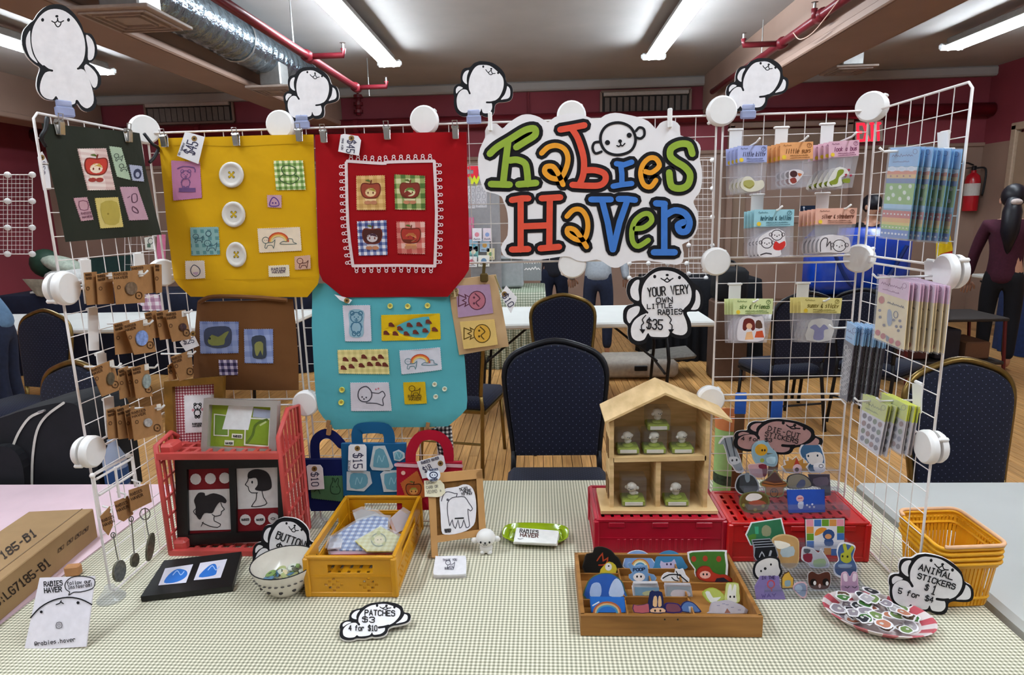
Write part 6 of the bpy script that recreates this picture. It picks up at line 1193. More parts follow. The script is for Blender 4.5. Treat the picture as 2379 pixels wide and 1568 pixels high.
bagged('butter yellow bagged patch with a bear-hood face in the mustard crate', (540,1030,760,905,940,1000,860,1120,640,1120), .814, gc('ging_bag_yel', ('#e4dc9c', '#d6cd84', '#c4b866'), .014), lambda D: (D.line('#5f6a22', ring(*ZC(745,1025)[0], 17, 15, 16), 3, 0, True), D.dot('#a9a83a', ZC(690,1015)[0], 5), D.dot('#a9a83a', ZC(745,965)[0], 5), D.dot('#ecd9a0', ZC(748,1025)[0], 11, 9), [D.dot('#5f5a22', q, 1.6) for q in ZC(738,1025,765,1022)], D.fill('#a9a83a', ZC(770,1060,810,1040,800,1075))), .1)
for k, (q, z, c) in enumerate((((320,1090,860,1090,880,1140,330,1150), .79, '#b8586a'), ((330,1000,440,980,420,1090,300,1100), .8, '#d6d2d8'))): bagged(['rose bagged patch seen through the crate handle', 'white bagged patch at the front left of the mustard crate'][k], q, z, c)
# ---- easel with pay sign, pin, note ----
fe = Fr(az(1006, 1296, TZ+.003), (math.cos(.30), math.sin(.30), 0), (-math.sin(.30)*.30, math.cos(.30)*.30, .95)); ZA = zm(960, 1060, 5.2275); m_oak = mat('easel_wood', '#b98a55', rough=.6, var=.12, scale=12, stretch=(1, 1, .15))
t = thing('table_easel', 'small wooden easel board holding a pay sign', 'easel', fe.px(*ZA(255, 1230)[0]))
for nm, q in (('left_stile', (175,300,265,300,300,1225,225,1225)), ('right_stile', (760,200,835,160,880,905,800,915)), ('top_rail', (270,205,835,155,835,265,270,320)), ('bottom_rail', (285,960,860,880,870,960,290,1045))): obj(nm, MB().slabpx(fe, ZA(*q), -.008, .004), m_oak, t)
obj('right_foot', MB().slabpx(fe, ZA(810,900,880,890,880,960,820,975), -.008, .003), m_oak, t)
obj('cork_board', MB().slabpx(fe, ZA(255,300,770,270,810,930,290,975), -.006, -.002), mat('cork', '#7a5426', rough=.9, var=.2, scale=80), t)
for x in (1040, 1090): obj('back_leg', MB().bar(fe.px(x, 1110, -.01), fe.px(x, 1110, -.01)+V((.02, .07, TZ-fe.px(x, 1110).z+.005)), .012, .008), m_oak, t)
t = thing('pay_sign', 'white pear-shaped paper sign with a puppy outline on the easel', 'sign', fe.px(*ZA(380, 950)[0])); obj('paper', MB().slabpx(fe, cr(ZA(320,490,370,400,440,380,540,365,600,340,670,345,720,390,750,480,762,600,755,740,730,830,640,900,500,940,380,945,340,900,330,700,320,580), True, 2), .0042, .005), paint('#e8e4e8'), t)
D = Draw(fe, .0054); D.line('#55535c', ZA(440,840,415,700,415,560,470,500,540,490,620,490,670,560,715,630,690,660,660,640,670,760,680,840,640,860,610,770,590,840,560,865,540,770,510,870,480,820,470,770,440,840), 2, 2); D.line('#55535c', ZA(340,540,360,470,400,430,460,435,500,450,530,450,520,485), 2, 2); D.dot('#55535c', ZA(415,525)[0], 3)
D.text(ink, 'SCAN', ZA(562,418)[0], ZA(655,392)[0], 6, 1.3); D.text(ink, 'HERE', ZA(605,442)[0], ZA(700,425)[0], 6, 1.3); D.text(ink, 'TO PAY', ZA(580,470)[0], ZA(712,462)[0], 5, 1.3); D.line(ink, ZA(505,750,605,745), 3); D.text(ink, 'RABIES', ZA(380,900)[0], ZA(455,895)[0], 4, 1.2); D.text(ink, 'HAVER', ZA(385,922)[0], ZA(452,916)[0], 4, 1.2); D.build('drawing', t)
fnn = Fr(fe.o+fe.n*.008, fe.u, fe.v); t = thing('paper_note', 'torn cream note with handwriting stuck on the easel', 'note', fnn.px(*ZA(140, 490)[0])); obj('paper', MB().slabpx(fnn, ZA(130,295,330,290,375,340,390,440,350,480,300,495,140,490), 0, .0008), paint('#e4dcc0'), t); D = Draw(fnn, .0012); D.text('#8a8578', 'CASH', ZA(160,340)[0], ZA(250,325)[0], 6, 1.2); D.text('#8a8578', 'CARD OR', ZA(160,395)[0], ZA(300,378)[0], 6, 1.2); D.text('#8a8578', 'VENMO *', ZA(165,452)[0], ZA(340,435)[0], 7, 1.2); D.build('handwriting', t)
fnb = Fr(fe.o+fe.n*.016, fe.u, fe.v); c = ZA(245, 225)[0]; t = thing('pin_badge', 'white round pin badge with a blue puppy face on the easel corner', 'badge', fnb.px(c[0], c[1]+14)); obj('badge', MB().slabpx(fnb, ring(c[0], c[1], 16, 15, 20), 0, .004), paint('#dfe3ee'), t); D = Draw(fnb, .0045); D.line('#2a3350', ring(c[0], c[1], 9, 7, 14), 2.4, 0, True); D.text('#2a3350', 'RABIES', (c[0]-9, c[1]-9), (c[0]+10, c[1]-12), 4, 1.3); D.text('#2a3350', 'HAVER', (c[0]-8, c[1]+14), (c[0]+9, c[1]+12), 4, 1.3); [D.dot('#2a3350', (c[0]+k, c[1]), 1.4) for k in (-3, 3)]; D.build('print', t)
# ---- coasters, figurine, green tray with cards ----
ZW = ZA; cz = [(250,1260,1320), ]
for k in range(3):
    fr = flat(TZ+.004+.0045*k); dy = (2-k)*14; t = thing('paper_coaster', ['lowest', 'middle', 'topmost'][k]+' white rounded coaster in the small stack', 'coaster', fr.px(*ZA(440, 1340+dy)[0]), 'white coasters'); obj('card', MB().slabpx(fr, cr(ZA(270,1225+dy,300,1212+dy,600,1205+dy,635,1215+dy,645,1260+dy,640,1400+dy,610,1430+dy,290,1440+dy,250,1425+dy,245,1390+dy), True, 2), -.004, 0), paint('#e4e2e6'), t)
    if k == 2: D = Draw(fr, .0004); dog(D, *ZA(440,1310)[0], 16, '#5a5a66', 1.6); D.text('#5a5a66', 'THANK YOU', ZA(360,1275)[0], ZA(530,1272)[0], 5, 1.1); D.text('#5a5a66', 'RABIES', ZA(385,1378)[0], ZA(490,1378)[0], 5, 1.1); D.build('print', t)
def figurine(label, c, s, yaw=0, M=None, grp=None, face=True):
    t = thing('puppy_figurine', label, 'figurine', c, grp); M = M or mat('vinyl_white', '#e2dfdc', rough=.5, var=.03); Rz = Matrix.Rotation(yaw, 3, 'Z'); q = lambda x, y, z: V(c)+Rz @ V((x*s, y*s, z*s))
    obj('body', MB().ball(q(0, 0, .3), (.3*s, .26*s, .27*s), 14, 10).ball(q(-.16, -.12, .1), (.12*s, .13*s, .11*s), 10, 8).ball(q(.16, -.12, .1), (.12*s, .13*s, .11*s), 10, 8).ball(q(-.16, .12, .1), (.11*s,)*3, 10, 8).ball(q(.16, .12, .1), (.11*s,)*3, 10, 8), M, t, smooth=True)
    h = obj('head', MB().ball(q(0, -.03, .78), (.44*s, .4*s, .4*s), 18, 14), M, t, smooth=True)
    for k in (-1, 1):
        obj('ear', MB().ball(q(k*.5, 0, .66+.04*k), (.17*s, .11*s, .14*s), 10, 8, Rz), M, t, smooth=True)
        if face: obj('eye', MB().ball(q(k*.2, -.4, .74), (.045*s, .03*s, .055*s), 8, 6), m_dark, h)
    if face: obj('nose', MB().ball(q(0, -.425, .72), (.05*s, .03*s, .04*s), 8, 6), m_dark, h); obj('mouth', MB().tube([q(-.1, -.415, .64), q(-.05, -.42, .61), q(0, -.425, .65), q(.05, -.42, .61), q(.1, -.415, .64)], .012*s, 6), m_dark, h)
    return t
figurine('round white puppy figurine standing beside the green tray', az(1129, 1290, TZ)+V((0, .012, 0)), .056)
m_lime = mat('glaze_lime', '#8fa80f', rough=.15, var=.06, spec=.7); tc_ = V((.076, -.083, TZ)); t = thing('ceramic_tray', 'lime green oblong ceramic tray with raised handles', 'tray', tc_); mb = MB(); n = 36
for z_, k in ((.0, .72), (.004, .78), (.016, .97), (.020, 1.0), (.0205, .965), (.012, .86), (.006, .74)):
    for i in range(n): a = 2*PI*i/n; ca, sa = math.cos(a), math.sin(a); r = 1/(abs(ca)**3.4+abs(sa)**3.4)**(1/3.4); mb.v.append(tc_+Matrix.Rotation(-.06, 3, 'Z') @ V((ca*r*.088*k, sa*r*.05*k, z_)))
for j in range(6): mb.f += [(j*n+i, j*n+(i+1) % n, (j+1)*n+(i+1) % n, (j+1)*n+i) for i in range(n)]
mb.f += [list(range(n))[::-1], list(range(6*n, 7*n))]; mb.mi = [0]*len(mb.f); obj('tray_body', mb, m_lime, t, auto=60)
for s_ in (-1, 1): obj('handle_loop', MB().tube(cr([tc_+V((s_*.070, -.024, .012)), tc_+V((s_*.064, -.012, .022)), tc_+V((s_*.062, .008, .022)), tc_+V((s_*.068, .022, .014))], False, 4), .0022, 6), m_lime, t, smooth=True)
for k in range(6):
    fr = Fr((0, 0, TZ+.009+.003*k), (1, 0, 0), (0, 1, 0)); dx = (k % 3)*5; dy = (5-k)*4.2; t = thing('business_card', ['bottom', 'fifth', 'fourth', 'third', 'second', 'top'][k]+' white business card in the green tray', 'card', fr.px(1250, 1260), 'business cards in the tray'); obj('card', MB().slabpx(fr, ZA(1250+dx,865+dy,1785-dx,905+dy,1750-dx,1060+dy,1215+dx,1035+dy), -.0026, 0), paint('#e9e8e4'), t)
    if k == 5: D = Draw(fr, .0003); D.text('#3f3a38', 'RABIES', ZA(1295,925)[0], ZA(1515,945)[0], 8, 2); D.text('#5a3a34', 'HAVER', ZA(1300,975)[0], ZA(1515,990)[0], 8, 2); D.line('#8a8a90', ZA(1270,1000,1300,1008,1335,998), 1.2, 2); D.build('print', t)
# ---- leaning QR-less card, wooden block, cardboard carton ----
fc = Fr(az(125, 1507, TZ), (math.cos(.0), math.sin(.0), 0), (0, .42, .9)); ZQ = zm(0, 1000, 2.957)
t = thing('social_media_card', 'white card inviting visitors to follow, with a big puppy outline', 'card', fc.px(125, 1507)); obj('card', MB().slabpx(fc, ZQ(272,1012,650,1000,590,1485,165,1510), -.003, 0), paint('#e6e0e8'), t)
D = Draw(fc, .0004); D.text(ink, 'RABIES', ZQ(305,1072)[0], ZQ(430,1062)[0], 11, 2); D.text(ink, 'HAVER', ZQ(308,1115)[0], ZQ(425,1105)[0], 11, 2.2); D.line(ink, ZQ(455,1090,450,1050,490,1010,560,1000,640,1015,655,1050,635,1085,560,1108,510,1110,475,1130,480,1108), 2, 3, True); D.text(ink, 'follow our', ZQ(465,1062)[0], ZQ(630,1045)[0], 8, 1.3); D.text(ink, 'Instagram!', ZQ(472,1090)[0], ZQ(640,1068)[0], 8, 1.3)
D.line(ink, ZQ(215,1285,280,1215,370,1165,470,1145,560,1158,635,1195), 3, 3); D.dot(ink, ZQ(288,1245)[0], 3.4); D.dot(ink, ZQ(540,1182)[0], 3.6); D.line(ink, ZQ(390,1195,415,1185,425,1168), 2.4, 2); D.line(ink, ZQ(420,1175,440,1188), 2.4); D.line('#77737a', ZQ(395,1320,425,1318,428,1352,392,1355), 2, 2, True); D.line('#77737a', ring(*ZQ(410,1336)[0], 3, 3, 10), 1.2, 0, True); D.text(ink, '@rabies.haver', ZQ(245,1478)[0], ZQ(525,1445)[0], 9, 1.5); D.build('print', t)
c = az(168, 1338, TZ); tag(obj('wooden_block', MB().box(c+V((0, .006, .013)), (.034, .02, .026), Matrix.Rotation(.2, 3, 'Z'), .003), mat('block_wood', '#c08a5c', var=.1)), 'small pale wooden block behind the leaning card', 'block')
m_cb = mat('cardboard', '#9c7d58', rough=.9, var=.06, scale=20)
A_, B_ = az(0, 1445, TZ), az(228, 1248, TZ); d = (B_-A_).normalized(); nrm = V((-d.y, d.x, 0)); hgt = .085
c0 = B_; L_ = .95; wd = .17; t = thing('cardboard_carton', 'long flat cardboard carton printed LG7185-B1 on the pink cloth', 'carton', c0-d*L_/2); up = V((0, 0, 1))
mb = MB().bar(c0-d*L_+nrm*wd/2+up*(hgt/2+.001), c0+nrm*wd/2+up*(hgt/2+.001), wd, hgt, ch=.002); obj('carton_body', mb, m_cb, t)
fcf = Fr(c0-d*L_, d, up); fct = Fr(c0-d*L_+up*(hgt+.001), d, nrm)
D = Draw(fcf, .001); D.text('#2c2018', 'SKU:LG7185-B1', (-30, 1428), (118, 1311), 18, 3); 
for k, q in enumerate(((140, 1279), (161, 1262), (180, 1248), (197, 1236))): D.line('#5c4630', [(q[0]-6, q[1]+5), (q[0]+6, q[1]-5), (q[0]+7, q[1]-14), (q[0]-5, q[1]-4)], 1.6, 0, True); D.dot('#3a2a1c', (q[0], q[1]-5), 2.6)
D.build('printing', t); D = Draw(fct, .001); D.text('#2c2018', '7185-B1', (-5, 1310), (86, 1243), 17, 3.4); D.build('top_printing', t)
obj('flap_seam', MB().bar(c0-d*L_+nrm*.03+up*(hgt+.0015), c0+nrm*.03+up*(hgt+.0015), .003, .0012), mat('cardboard_dark', '#7d6244'), t)

# =====================  RIGHT HALF OF THE STALL  =====================
m_bag = glassy('cello_bag', '#f2f0f4', .15, .12)
ZU = zm(1640, 290, 4.9); ZV = zm(1640, 600, 4.9)
def lerpq(Q, u, v): return (Q[0][0]*(1-u)*(1-v)+Q[1][0]*u*(1-v)+Q[2][0]*u*v+Q[3][0]*(1-u)*v, Q[0][1]*(1-u)*(1-v)+Q[1][1]*u*(1-v)+Q[2][1]*u*v+Q[3][1]*(1-u)*v)
def pack(name, label, fr, head, bag, hc, title, fn, lc='#4a4a6a', badge='#e5c33a'):
    t = thing(name, label, 'sticker pack', fr.px(*bag[2]), 'hanging sticker packs'); obj('header_card', MB().slabpx(fr, head, -.0008, .0012), paint(hc), t); D = Draw(fr, .0016); L = lambda u, v: lerpq(head, u, v); hh = math.hypot(head[3][0]-head[0][0], head[3][1]-head[0][1])
    D.text(lc, title, L(.16, .64), L(.92, .64), hh*.26, 1.5, .2); D.scrib(lc, L(.1, .22), L(.34, .22), hh*.1, .8, 2); D.scrib(lc, L(.3, .82), L(.85, .82), hh*.07, .8, 5); D.scrib(lc, L(.3, .93), L(.9, .93), hh*.05, .7, 7); D.line(lc, ring(*L(.88, .22), hh*.13, hh*.13, 12), 1, 0, True); D.text(lc, '7', (L(.86, .3)[0], L(.86, .28)[1]), (L(.91, .3)[0], L(.91, .28)[1]), hh*.13, .9)
    if badge: D.dot(badge, L(.12, .84), hh*.13, hh*.13, 8)
    D.build('header_print', t); obj('clear_bag', MB().slabpx(fr, bag, -.002, .001), m_bag, t)
    if fn: D = Draw(fr, .0022); fn(D); D.build('sticker_print', t)
    return t
def sticker_stack(col, title, Z, head, bottom, hc, n, shift, fn, cname, hookpx, lc='#4a4a6a', badge='#e5c33a'):
    f = upright(-.062); H = Z(*head); B = [H[3], H[2], *Z(*bottom)]
    t = pack('sticker_pack', 'front %s sticker pack titled %s' % (cname, title), f, H, B, hc, title, fn, lc, badge)
    p0 = t.location.copy(); sx = shift/4.9/1471*1.65
    for k in range(1, n): dup(t, p0+V((-sx*k, .009*k, -.0015*k)), 0, '%s %s sticker pack behind the front one titled %s' % (ORD[k-1], cname, title))
    x, y = Z(*hookpx)[0]; q = f.px(x, y, .004); h = thing('display_hook', 'white hook holding the %s sticker packs' % cname, 'hook', q, 'white display hooks'); obj('prong', MB().tube([(q.x-.004, 0, q.z-.008), (q.x, q.y-.006, q.z), (q.x+.003, q.y-.02, q.z+.008)], .0024, 8), m_white, h, smooth=True)
    c = upright(-.006); a, b = c.uv(x, y); ty = a-.028; pz = math.floor((b-TZ)/(.344/7))*(.344/7)
    obj('back_plate', MB().box((q.x-.03, -.008, q.z+.0), (.03, .004, .075), None, .001), m_white, h); obj('over_hook', MB().box((q.x-.03, -.006, q.z+.037), (.036, .012, .006), None, .002), m_white, h)
def pups(D, P, s, ln='#4a4246', red=None):
    for x, y in P: D.dot('#e6e0e2', (x, y), s*1.15); D.line(ln, ring(x, y, s, s*.92, 14), 2, 0, True); [D.dot(ln, (x+k*s*.4, y), 1.5) for k in (-1, 1)]; D.dot(ln, (x, y+s*.2), 1.6); [D.line(ln, ring(x+k*s*1.1, y-s*.1, s*.3, s*.3, 8), 1.5, 0, True) for k in (-1, 1)]
sticker_stack(0, 'little kitty', ZU, (360,240,697,232,692,425,362,432), (670,770,362,775), '#aab2e0', 4, 28, lambda D: (D.fill('#d8d2c0', ZU(390,700,430,600,500,590,560,640,640,630,660,700,590,750,470,760), 3), D.fill('#a9a35c', ZU(430,640,520,630,550,680,500,730,430,700), 3), D.line('#7a6a30', ZU(440,690,490,720,540,690), 1.5, 3)), 'lavender', (560, 205))
sticker_stack(1, 'little guys', ZU, (845,205,1220,190,1215,385,842,402), (1205,700,845,715), '#e6a46c', 4, 30, lambda D: (D.fill('#d8d0d2', ZU(940,600,950,520,1050,510,1110,540,1080,600,1000,680,940,660), 3), D.dot('#4a2a2a', ZU(995,560)[0], 9, 8), D.fill('#8a3a32', ZU(950,620,1010,600,1030,650,980,670), 2), D.fill('#c06a3c', ZU(1040,550,1090,560,1060,590), 2)), 'orange', (1100, 180), '#7a4a20')
sticker_stack(2, 'look a bug', ZU, (1400,192,1745,170,1738,352,1398,372), (1665,715,1400,722), '#dcaebf', 5, 36, lambda D: (D.fill('#d8d4cc', ZU(1375,660,1480,490,1590,500,1620,560,1540,600,1540,690,1400,705), 3), D.fill('#7f8a2a', ZU(1400,650,1470,610,1500,520,1560,510,1560,550,1510,600,1490,670,1420,680), 3), D.line('#4a5218', ZU(1410,675,1430,690), 2), [D.fill('#a03040', ZU(x-16,y-6,x,y-14,x+16,y-8,x,y+16), 2) for x, y in ((1622, 515), (1590, 570), (1645, 578))], D.fill('#7f8a2a', ZU(1555,620,1630,610,1630,660,1560,655), 2)), 'pink', (1640, 140), '#7a3a5a')
sticker_stack(3, 'helping & telling', ZU, (550,965,1005,962,998,1150,545,1160), (990,1495,555,1500), '#9ccbd6', 4, 22, lambda D: (D.fill('#e6e0e2', ZU(580,1420,600,1290,720,1210,800,1185,890,1220,900,1290,905,1380,850,1420,840,1490,640,1505,590,1470), 3), pups(D, ZU(805,1255), 13), pups(D, ZU(690,1345), 13), D.fill('#c8302a', ZU(760,1390,790,1320,830,1350,890,1320,900,1370,860,1420,790,1425), 2), D.line('#4a4246', ZU(620,1480,680,1460,740,1470), 3, 2)), 'teal', (810, 965), '#2f5a66')
sticker_stack(4, 'silver & strawberry', ZU, (1250,952,1720,945,1705,1128,1242,1132), (1640,1465,1250,1470), '#e3ae9a', 5, 26, lambda D: (D.fill('#ded6d8', ZU(1275,1440,1290,1290,1400,1250,1520,1260,1620,1290,1640,1400,1590,1455,1400,1450), 3), pups(D, ZU(1515,1375), 15), D.line('#4a4246', ZU(1300,1440,1300,1340,1340,1290,1380,1300,1370,1380,1410,1330,1420,1420), 2.4, 3)), 'peach', (1580, 950), '#6a3a2a')
sticker_stack(5, 'sky & friends', ZV, (310,458,765,460,755,635,312,640), (690,960,320,965), '#d3dca0', 4, 20, lambda D: (D.fill('#ded6da', ZV(350,900,380,700,480,650,560,670,640,660,660,760,650,930,420,940), 3), D.fill('#6a2620', ZV(415,800,430,700,490,680,545,710,555,800,520,820,490,760,450,820), 3), D.fill('#e6b080', ZV(460,840,520,830,540,920,440,925)), D.dot('#e0b090', ZV(490,770)[0], 7), D.fill('#5a3a2a', ZV(560,790,570,710,620,710,640,790), 2), D.fill('#c8502c', ZV(570,830,640,820,660,900,550,900))), 'pale green', (540, 490), '#4a6a2a')
sticker_stack(6, 'sunny & sticky', ZV, (1080,442,1550,455,1530,628,1078,620), (1465,962,1090,955), '#e3d488', 4, 22, lambda D: (D.fill('#c9c4c0', ZV(1140,930,1150,800,1200,700,1430,700,1420,930), 2), D.fill('#8a86a8', ZV(1180,790,1240,750,1290,790,1340,750,1390,800,1340,820,1330,920,1220,920,1230,820), 3)), 'pale yellow', (1340, 480), '#7a6a20')
# packs on the right wing
def rw(off): return Fr((gx(5)-off, 0, 0), (0, -1, 0), (0, 0, 1))
def wing(label, cname, off, Q, vh, hc, body, fn, n, step=.009, hookpx=None, lc='#3a4a7a', jy=0):
    f = rw(off); t = thing('sticker_sheet', 'front '+label, 'sticker pack', f.px(*Q[3]), 'sticker sheets on the right wing'); L = lambda u, v: lerpq(Q, u, v)
    obj('sheet', MB().slabpx(f, [L(0, vh), L(1, vh), Q[2], Q[3]], -.0012, .0002), body if not isinstance(body, str) else paint(body), t); obj('header_card', MB().slabpx(f, [Q[0], Q[1], L(1, vh), L(0, vh)], -.0014, .0004), paint(hc), t)
    D = Draw(f, .0008); D.scrib(lc, L(.1, vh*.5), L(.8, vh*.5), 7, 1.3, 3); D.scrib(lc, L(.15, vh*.8), L(.7, vh*.8), 4, 1, 4); D.line(lc, ring(*L(.85, vh*.25), 5, 6, 10), 1, 0, True); fn(D, L); D.build('print', t); obj('clear_sleeve', MB().slabpx(f, [L(-.03, -.01), L(1.03, -.01), L(1.03, 1.02), L(-.03, 1.02)], .0022, .0026), m_glass, t)
    p0 = t.location.copy()
    for k in range(1, n): dup(t, p0+V((step*k, (.004*math.sin(k*2.3)+jy*k), -.001*k)), 0, '%s %s behind the front one' % (ORD[k-1], label))
    if hookpx: hook('white hook of the '+cname, hookpx[0], hookpx[1], off+.012, hookpx[2], None, rw, -1)
ZX = zm(1920, 280, 3.92); ZZ = zm(1900, 580, 3.136)
def stripes(D, L):
    for v0, v1, c in ((.22, .26, '#d9e3ee'), (.26, .30, '#d8703a'), (.30, .345, '#e0b060'), (.345, .40, '#4a6aa0'), (.40, .63, '#7fae3c'), (.63, .68, '#9cc4e0'), (.70, .78, '#c0402c'), (.78, .83, '#e0a03c'), (.83, .86, '#dcc24a'), (.86, .91, '#8fb83c'), (.91, 1.0, '#3f74c0')): D.fill(c, [L(0, v0), L(1, v0), L(1, v1), L(0, v1)])
    for u, v in ((.2, .45), (.5, .44), (.85, .43), (.3, .53), (.68, .5), (.15, .57), (.55, .57), (.85, .56)): D.dot('#e6ecd8', L(u, v), 4, 5)
    for k in range(8): D.dot('#ece0d8', L(.06+.125*k, .74), 2); D.dot('#e8ecf4', L(.06+.125*k, .955), 2.4); D.dot('#f0ecc0', L(.06+.125*k, .885), 1.8)
    for k in range(4): D.dot('#8a3a24', L(.15+.22*k, .32), 2.2)
    for k in range(3): D.line('#f0f0f4', ring(*L(.17+.33*k, .24), 8, 5, 10), 2, 0, True)
wing('rainbow banded sticker strip', 'rainbow strips', .105, ZX(585,248,858,236,742,1080,492,1055), .21, '#7fb4e0', '#6fa0b8', stripes, 8, .0105, (2072, 352, [(2181, 308), (2206, 304), (2204, 420), (2184, 424)]))
def fruits(D, L):
    D.dot('#b03a2c', L(.15, .38), 7, 9); D.scrib(ink, L(.35, .4), L(.9, .4), 5, 1.6, 3); D.fill('#8a94a8', [L(.38, .5), L(.5, .5), L(.55, .68), L(.45, .74), L(.38, .66)], 2); D.line('#4a4a5a', ring(*L(.65, .53), 5, 8, 10), 2, 0, True)
    for u, v in ((.12, .55), (.15, .65), (.8, .6), (.85, .68), (.7, .7), (.78, .75), (.6, .62), (.3, .75)): D.dot('#5a5468', L(u, v), 3.4)
    for u, v in ((.12, .9), (.3, .92), (.58, .94), (.8, .94)): D.dot('#b5302c', L(u, v), 6, 7)
    D.fill('#6a7088', [L(.4, .88), L(.5, .9), L(.47, .98), L(.41, .97)])
wing('pink headed cream sheet with red fruit stickers', 'pink headed sheets', .10, ZZ(450,180,670,240,628,730,410,640), .27, '#e0b6cc', '#e6cfa0', fruits, 9, .0092, (2055, 645, [(2150, 606), (2172, 608), (2170, 650), (2152, 650)]), '#8a4a7a')
def doodles(D, L):
    for k in range(26): u, v = .18+.62*((k*37) % 10)/10, .34+.6*k/26; D.line('#b3a9a6', ring(*L(u, v), 4, 6, 8), 1.6, 0, True)
wing('narrow blue headed dark sheet of pale doodles', 'narrow dark sheets', .085, ZZ(215,520,285,560,215,1112,160,1062), .25, '#8fbbe0', '#4a4048', doodles, 10, .0078, (1950, 762, None))
def buttons_(D, L):
    for i in range(4):
        for j in range(4): D.dot(('#5a4a50', '#8a5a52', '#5a6a4a', '#6a6478')[(i*3+j) % 4], L(.16+.23*i, .42+.155*j), 5, 6.5)
wing('lime headed sheet of little figures, left stack', 'left lime sheets', .07, ZZ(330,1050,512,1135,438,1500,300,1395), .33, '#ccd068', '#ded6da', buttons_, 3, .008, (2010, 932, None), '#6a7a1a')
wing('lime headed sheet of little figures, right stack', 'right lime sheets', .045, ZZ(465,1040,662,1135,602,1488,468,1400), .33, '#d2d63e', '#cfc4c4', buttons_, 5, .0055, (2062, 932, [(2122, 890), (2144, 895), (2142, 960), (2124, 958)]), '#6a7a1a')

# ---- red crates ----
m_cri = mat('crimson_plastic', '#a80c28', rough=.35, var=.06, spec=.45); m_rd = mat('red_plastic', '#c01414', rough=.35, var=.06, spec=.45)
crate('crimson upturned folding crate under the wooden house', .229, .543, -.172, .02, TZ+.001, .84, m_cri, False, False, True)
crate('bright red upturned folding crate under the clear riser', .552, .878, -.19, -.018, TZ+.001, .84, m_rd, False, False, True)
for k, (x0, x1, y0, M) in enumerate(((.229, .543, -.172, m_cri), (.552, .878, -.19, m_rd))):
    rt = [o for o in COL.objects if o.get('label', '').startswith(('crimson upturned', 'bright red upturned')[k])][0]
    for i in range(14): obj('wall_slot', MB().box((x0+.055+(x1-x0-.11)*i/13, y0-.0022, TZ+.035), (.007, .003, .03), None, .001), M, rt)
    for i in range(3): obj('latch_plate', MB().box((x0+.05+(x1-x0-.1)*i/2, y0-.003, TZ+.088), (.04, .004, .014), None, .0015), M, rt)
# ---- wooden house shelf ----
ZH = zm(1330, 870, 4.48); m_pine = mat('pine', '#dcbc8a', rough=.55, var=.1, scale=10, stretch=(1, 1, 6), var2='#c9a56e'); HY, HD = -.132, .095; fh = upright(HY); HB = .8435
t = thing('house_shelf', 'pale wooden house-shaped shelf with a pitched roof', 'shelf', (.385, HY+.05, HB))
P = lambda *q: [fh.uv(*p) for p in ZH(*q)]
bl = az(*ZH(300, 1480)[0], HB); br = az(*ZH(1525, 1470)[0], HB); obj('base_board', MB().box(((bl.x+br.x)/2, HY+.05, HB+.005), (br.x-bl.x, .135, .01), None, .001), m_pine, t)
obj('left_wall', MB().slab(fh, P(388,500,432,480,430,1400,390,1405), -HD, 0), m_pine, t); obj('right_wall', MB().slab(fh, P(1392,470,1432,490,1400,1385,1358,1390), -HD, 0), m_pine, t)
obj('upper_floor', MB().slab(fh, P(425,870,1392,845,1390,895,425,915), -HD, 0), m_pine, t); obj('lower_divider', MB().slab(fh, P(872,910,925,908,915,1395,868,1395), -HD, -.004), m_pine, t)
obj('back_board', MB().slab(fh, P(400,500,950,230,1420,470,1390,1390,400,1400), -HD-.003, -HD), m_pine, t)
fo_ = Fr((0, HY-.014, 0), (1, 0, 0), (0, 0, 1))
obj('roof_panel', MB().slabpx(fo_, ZH(340,515,968,215,966,190,338,490), -HD-.05, 0), m_pine, t); obj('roof_panel', MB().slabpx(fo_, ZH(966,190,1662,478,1662,503,968,215), -HD-.05, 0), m_pine, t)
for nm, s_ in (('left_wall', 0), ): 
    for z_ in (.28, .68):
        for k in range(2): a = P(388, 500)[0]; obj('window_shade_plate', MB().box((a[0]-.0006, HY+.03+.035*k, HB+.05+.11*(z_ > .5)), (.0014, .024, .05)), mat('painted_shade_wood', '#7a5a34', var=.1), t)  # dark plates on the wall; the openings' shade is in their colour
m_grass = mat('grass_green', '#8f9a2a', rough=.6, var=.12, scale=60); m_figw = mat('figure_cream', '#d8cfc0', rough=.5, var=.04)
def boxed(label, zx, zyb, w, hgt, y, zb, yaw):
    c = fh.px(*ZH(zx, zyb)[0]); c = V((c.x, y, zb)); t = thing('boxed_figurine', label, 'figurine', c, 'boxed puppy figurines'); s = w
    obj('clear_case', MB().box(c+V((0, 0, hgt/2)), (s, s*.86, hgt), None, .002), glassy('case_clear', '#e8ecf0', .05, .06), t)
    obj('grass_base', MB().box(c+V((0, 0, .0085)), (s*.94, s*.8, .016), None, .003).ball(c+V((0, -.004, .018)), (s*.26, s*.24, .006), 14, 6), m_grass, t); obj('name_label', MB().box(c+V((0, -s*.41, .008)), (s*.72, .002, .009), None, .0006), paint('#e0d8cc'), t)
    k = s*.44; q = lambda x, yy, z: c+V((0, -.004, .022))+Matrix.Rotation(yaw, 3, 'Z') @ V((x*k, yy*k, z*k)); fg_ = obj('puppy', MB().ball(q(0, 0, .3), (.34*k, .3*k, .3*k), 12, 8).ball(q(-.1, -.1, .85), (.5*k, .44*k, .44*k), 12, 8).ball(q(-.6, -.05, .75), (.17*k,)*3, 8, 6).ball(q(.42, -.05, .8), (.17*k,)*3, 8, 6).ball(q(.35, .1, .2), (.16*k,)*3, 8, 6), m_figw, t, smooth=True)
    for e in (-.28, .08): obj('eye', MB().ball(q(e, -.52, .84), .045*k, 6, 5), m_dark, fg_)
    obj('nose', MB().ball(q(-.1, -.55, .78), .055*k, 6, 5), m_dark, fg_)
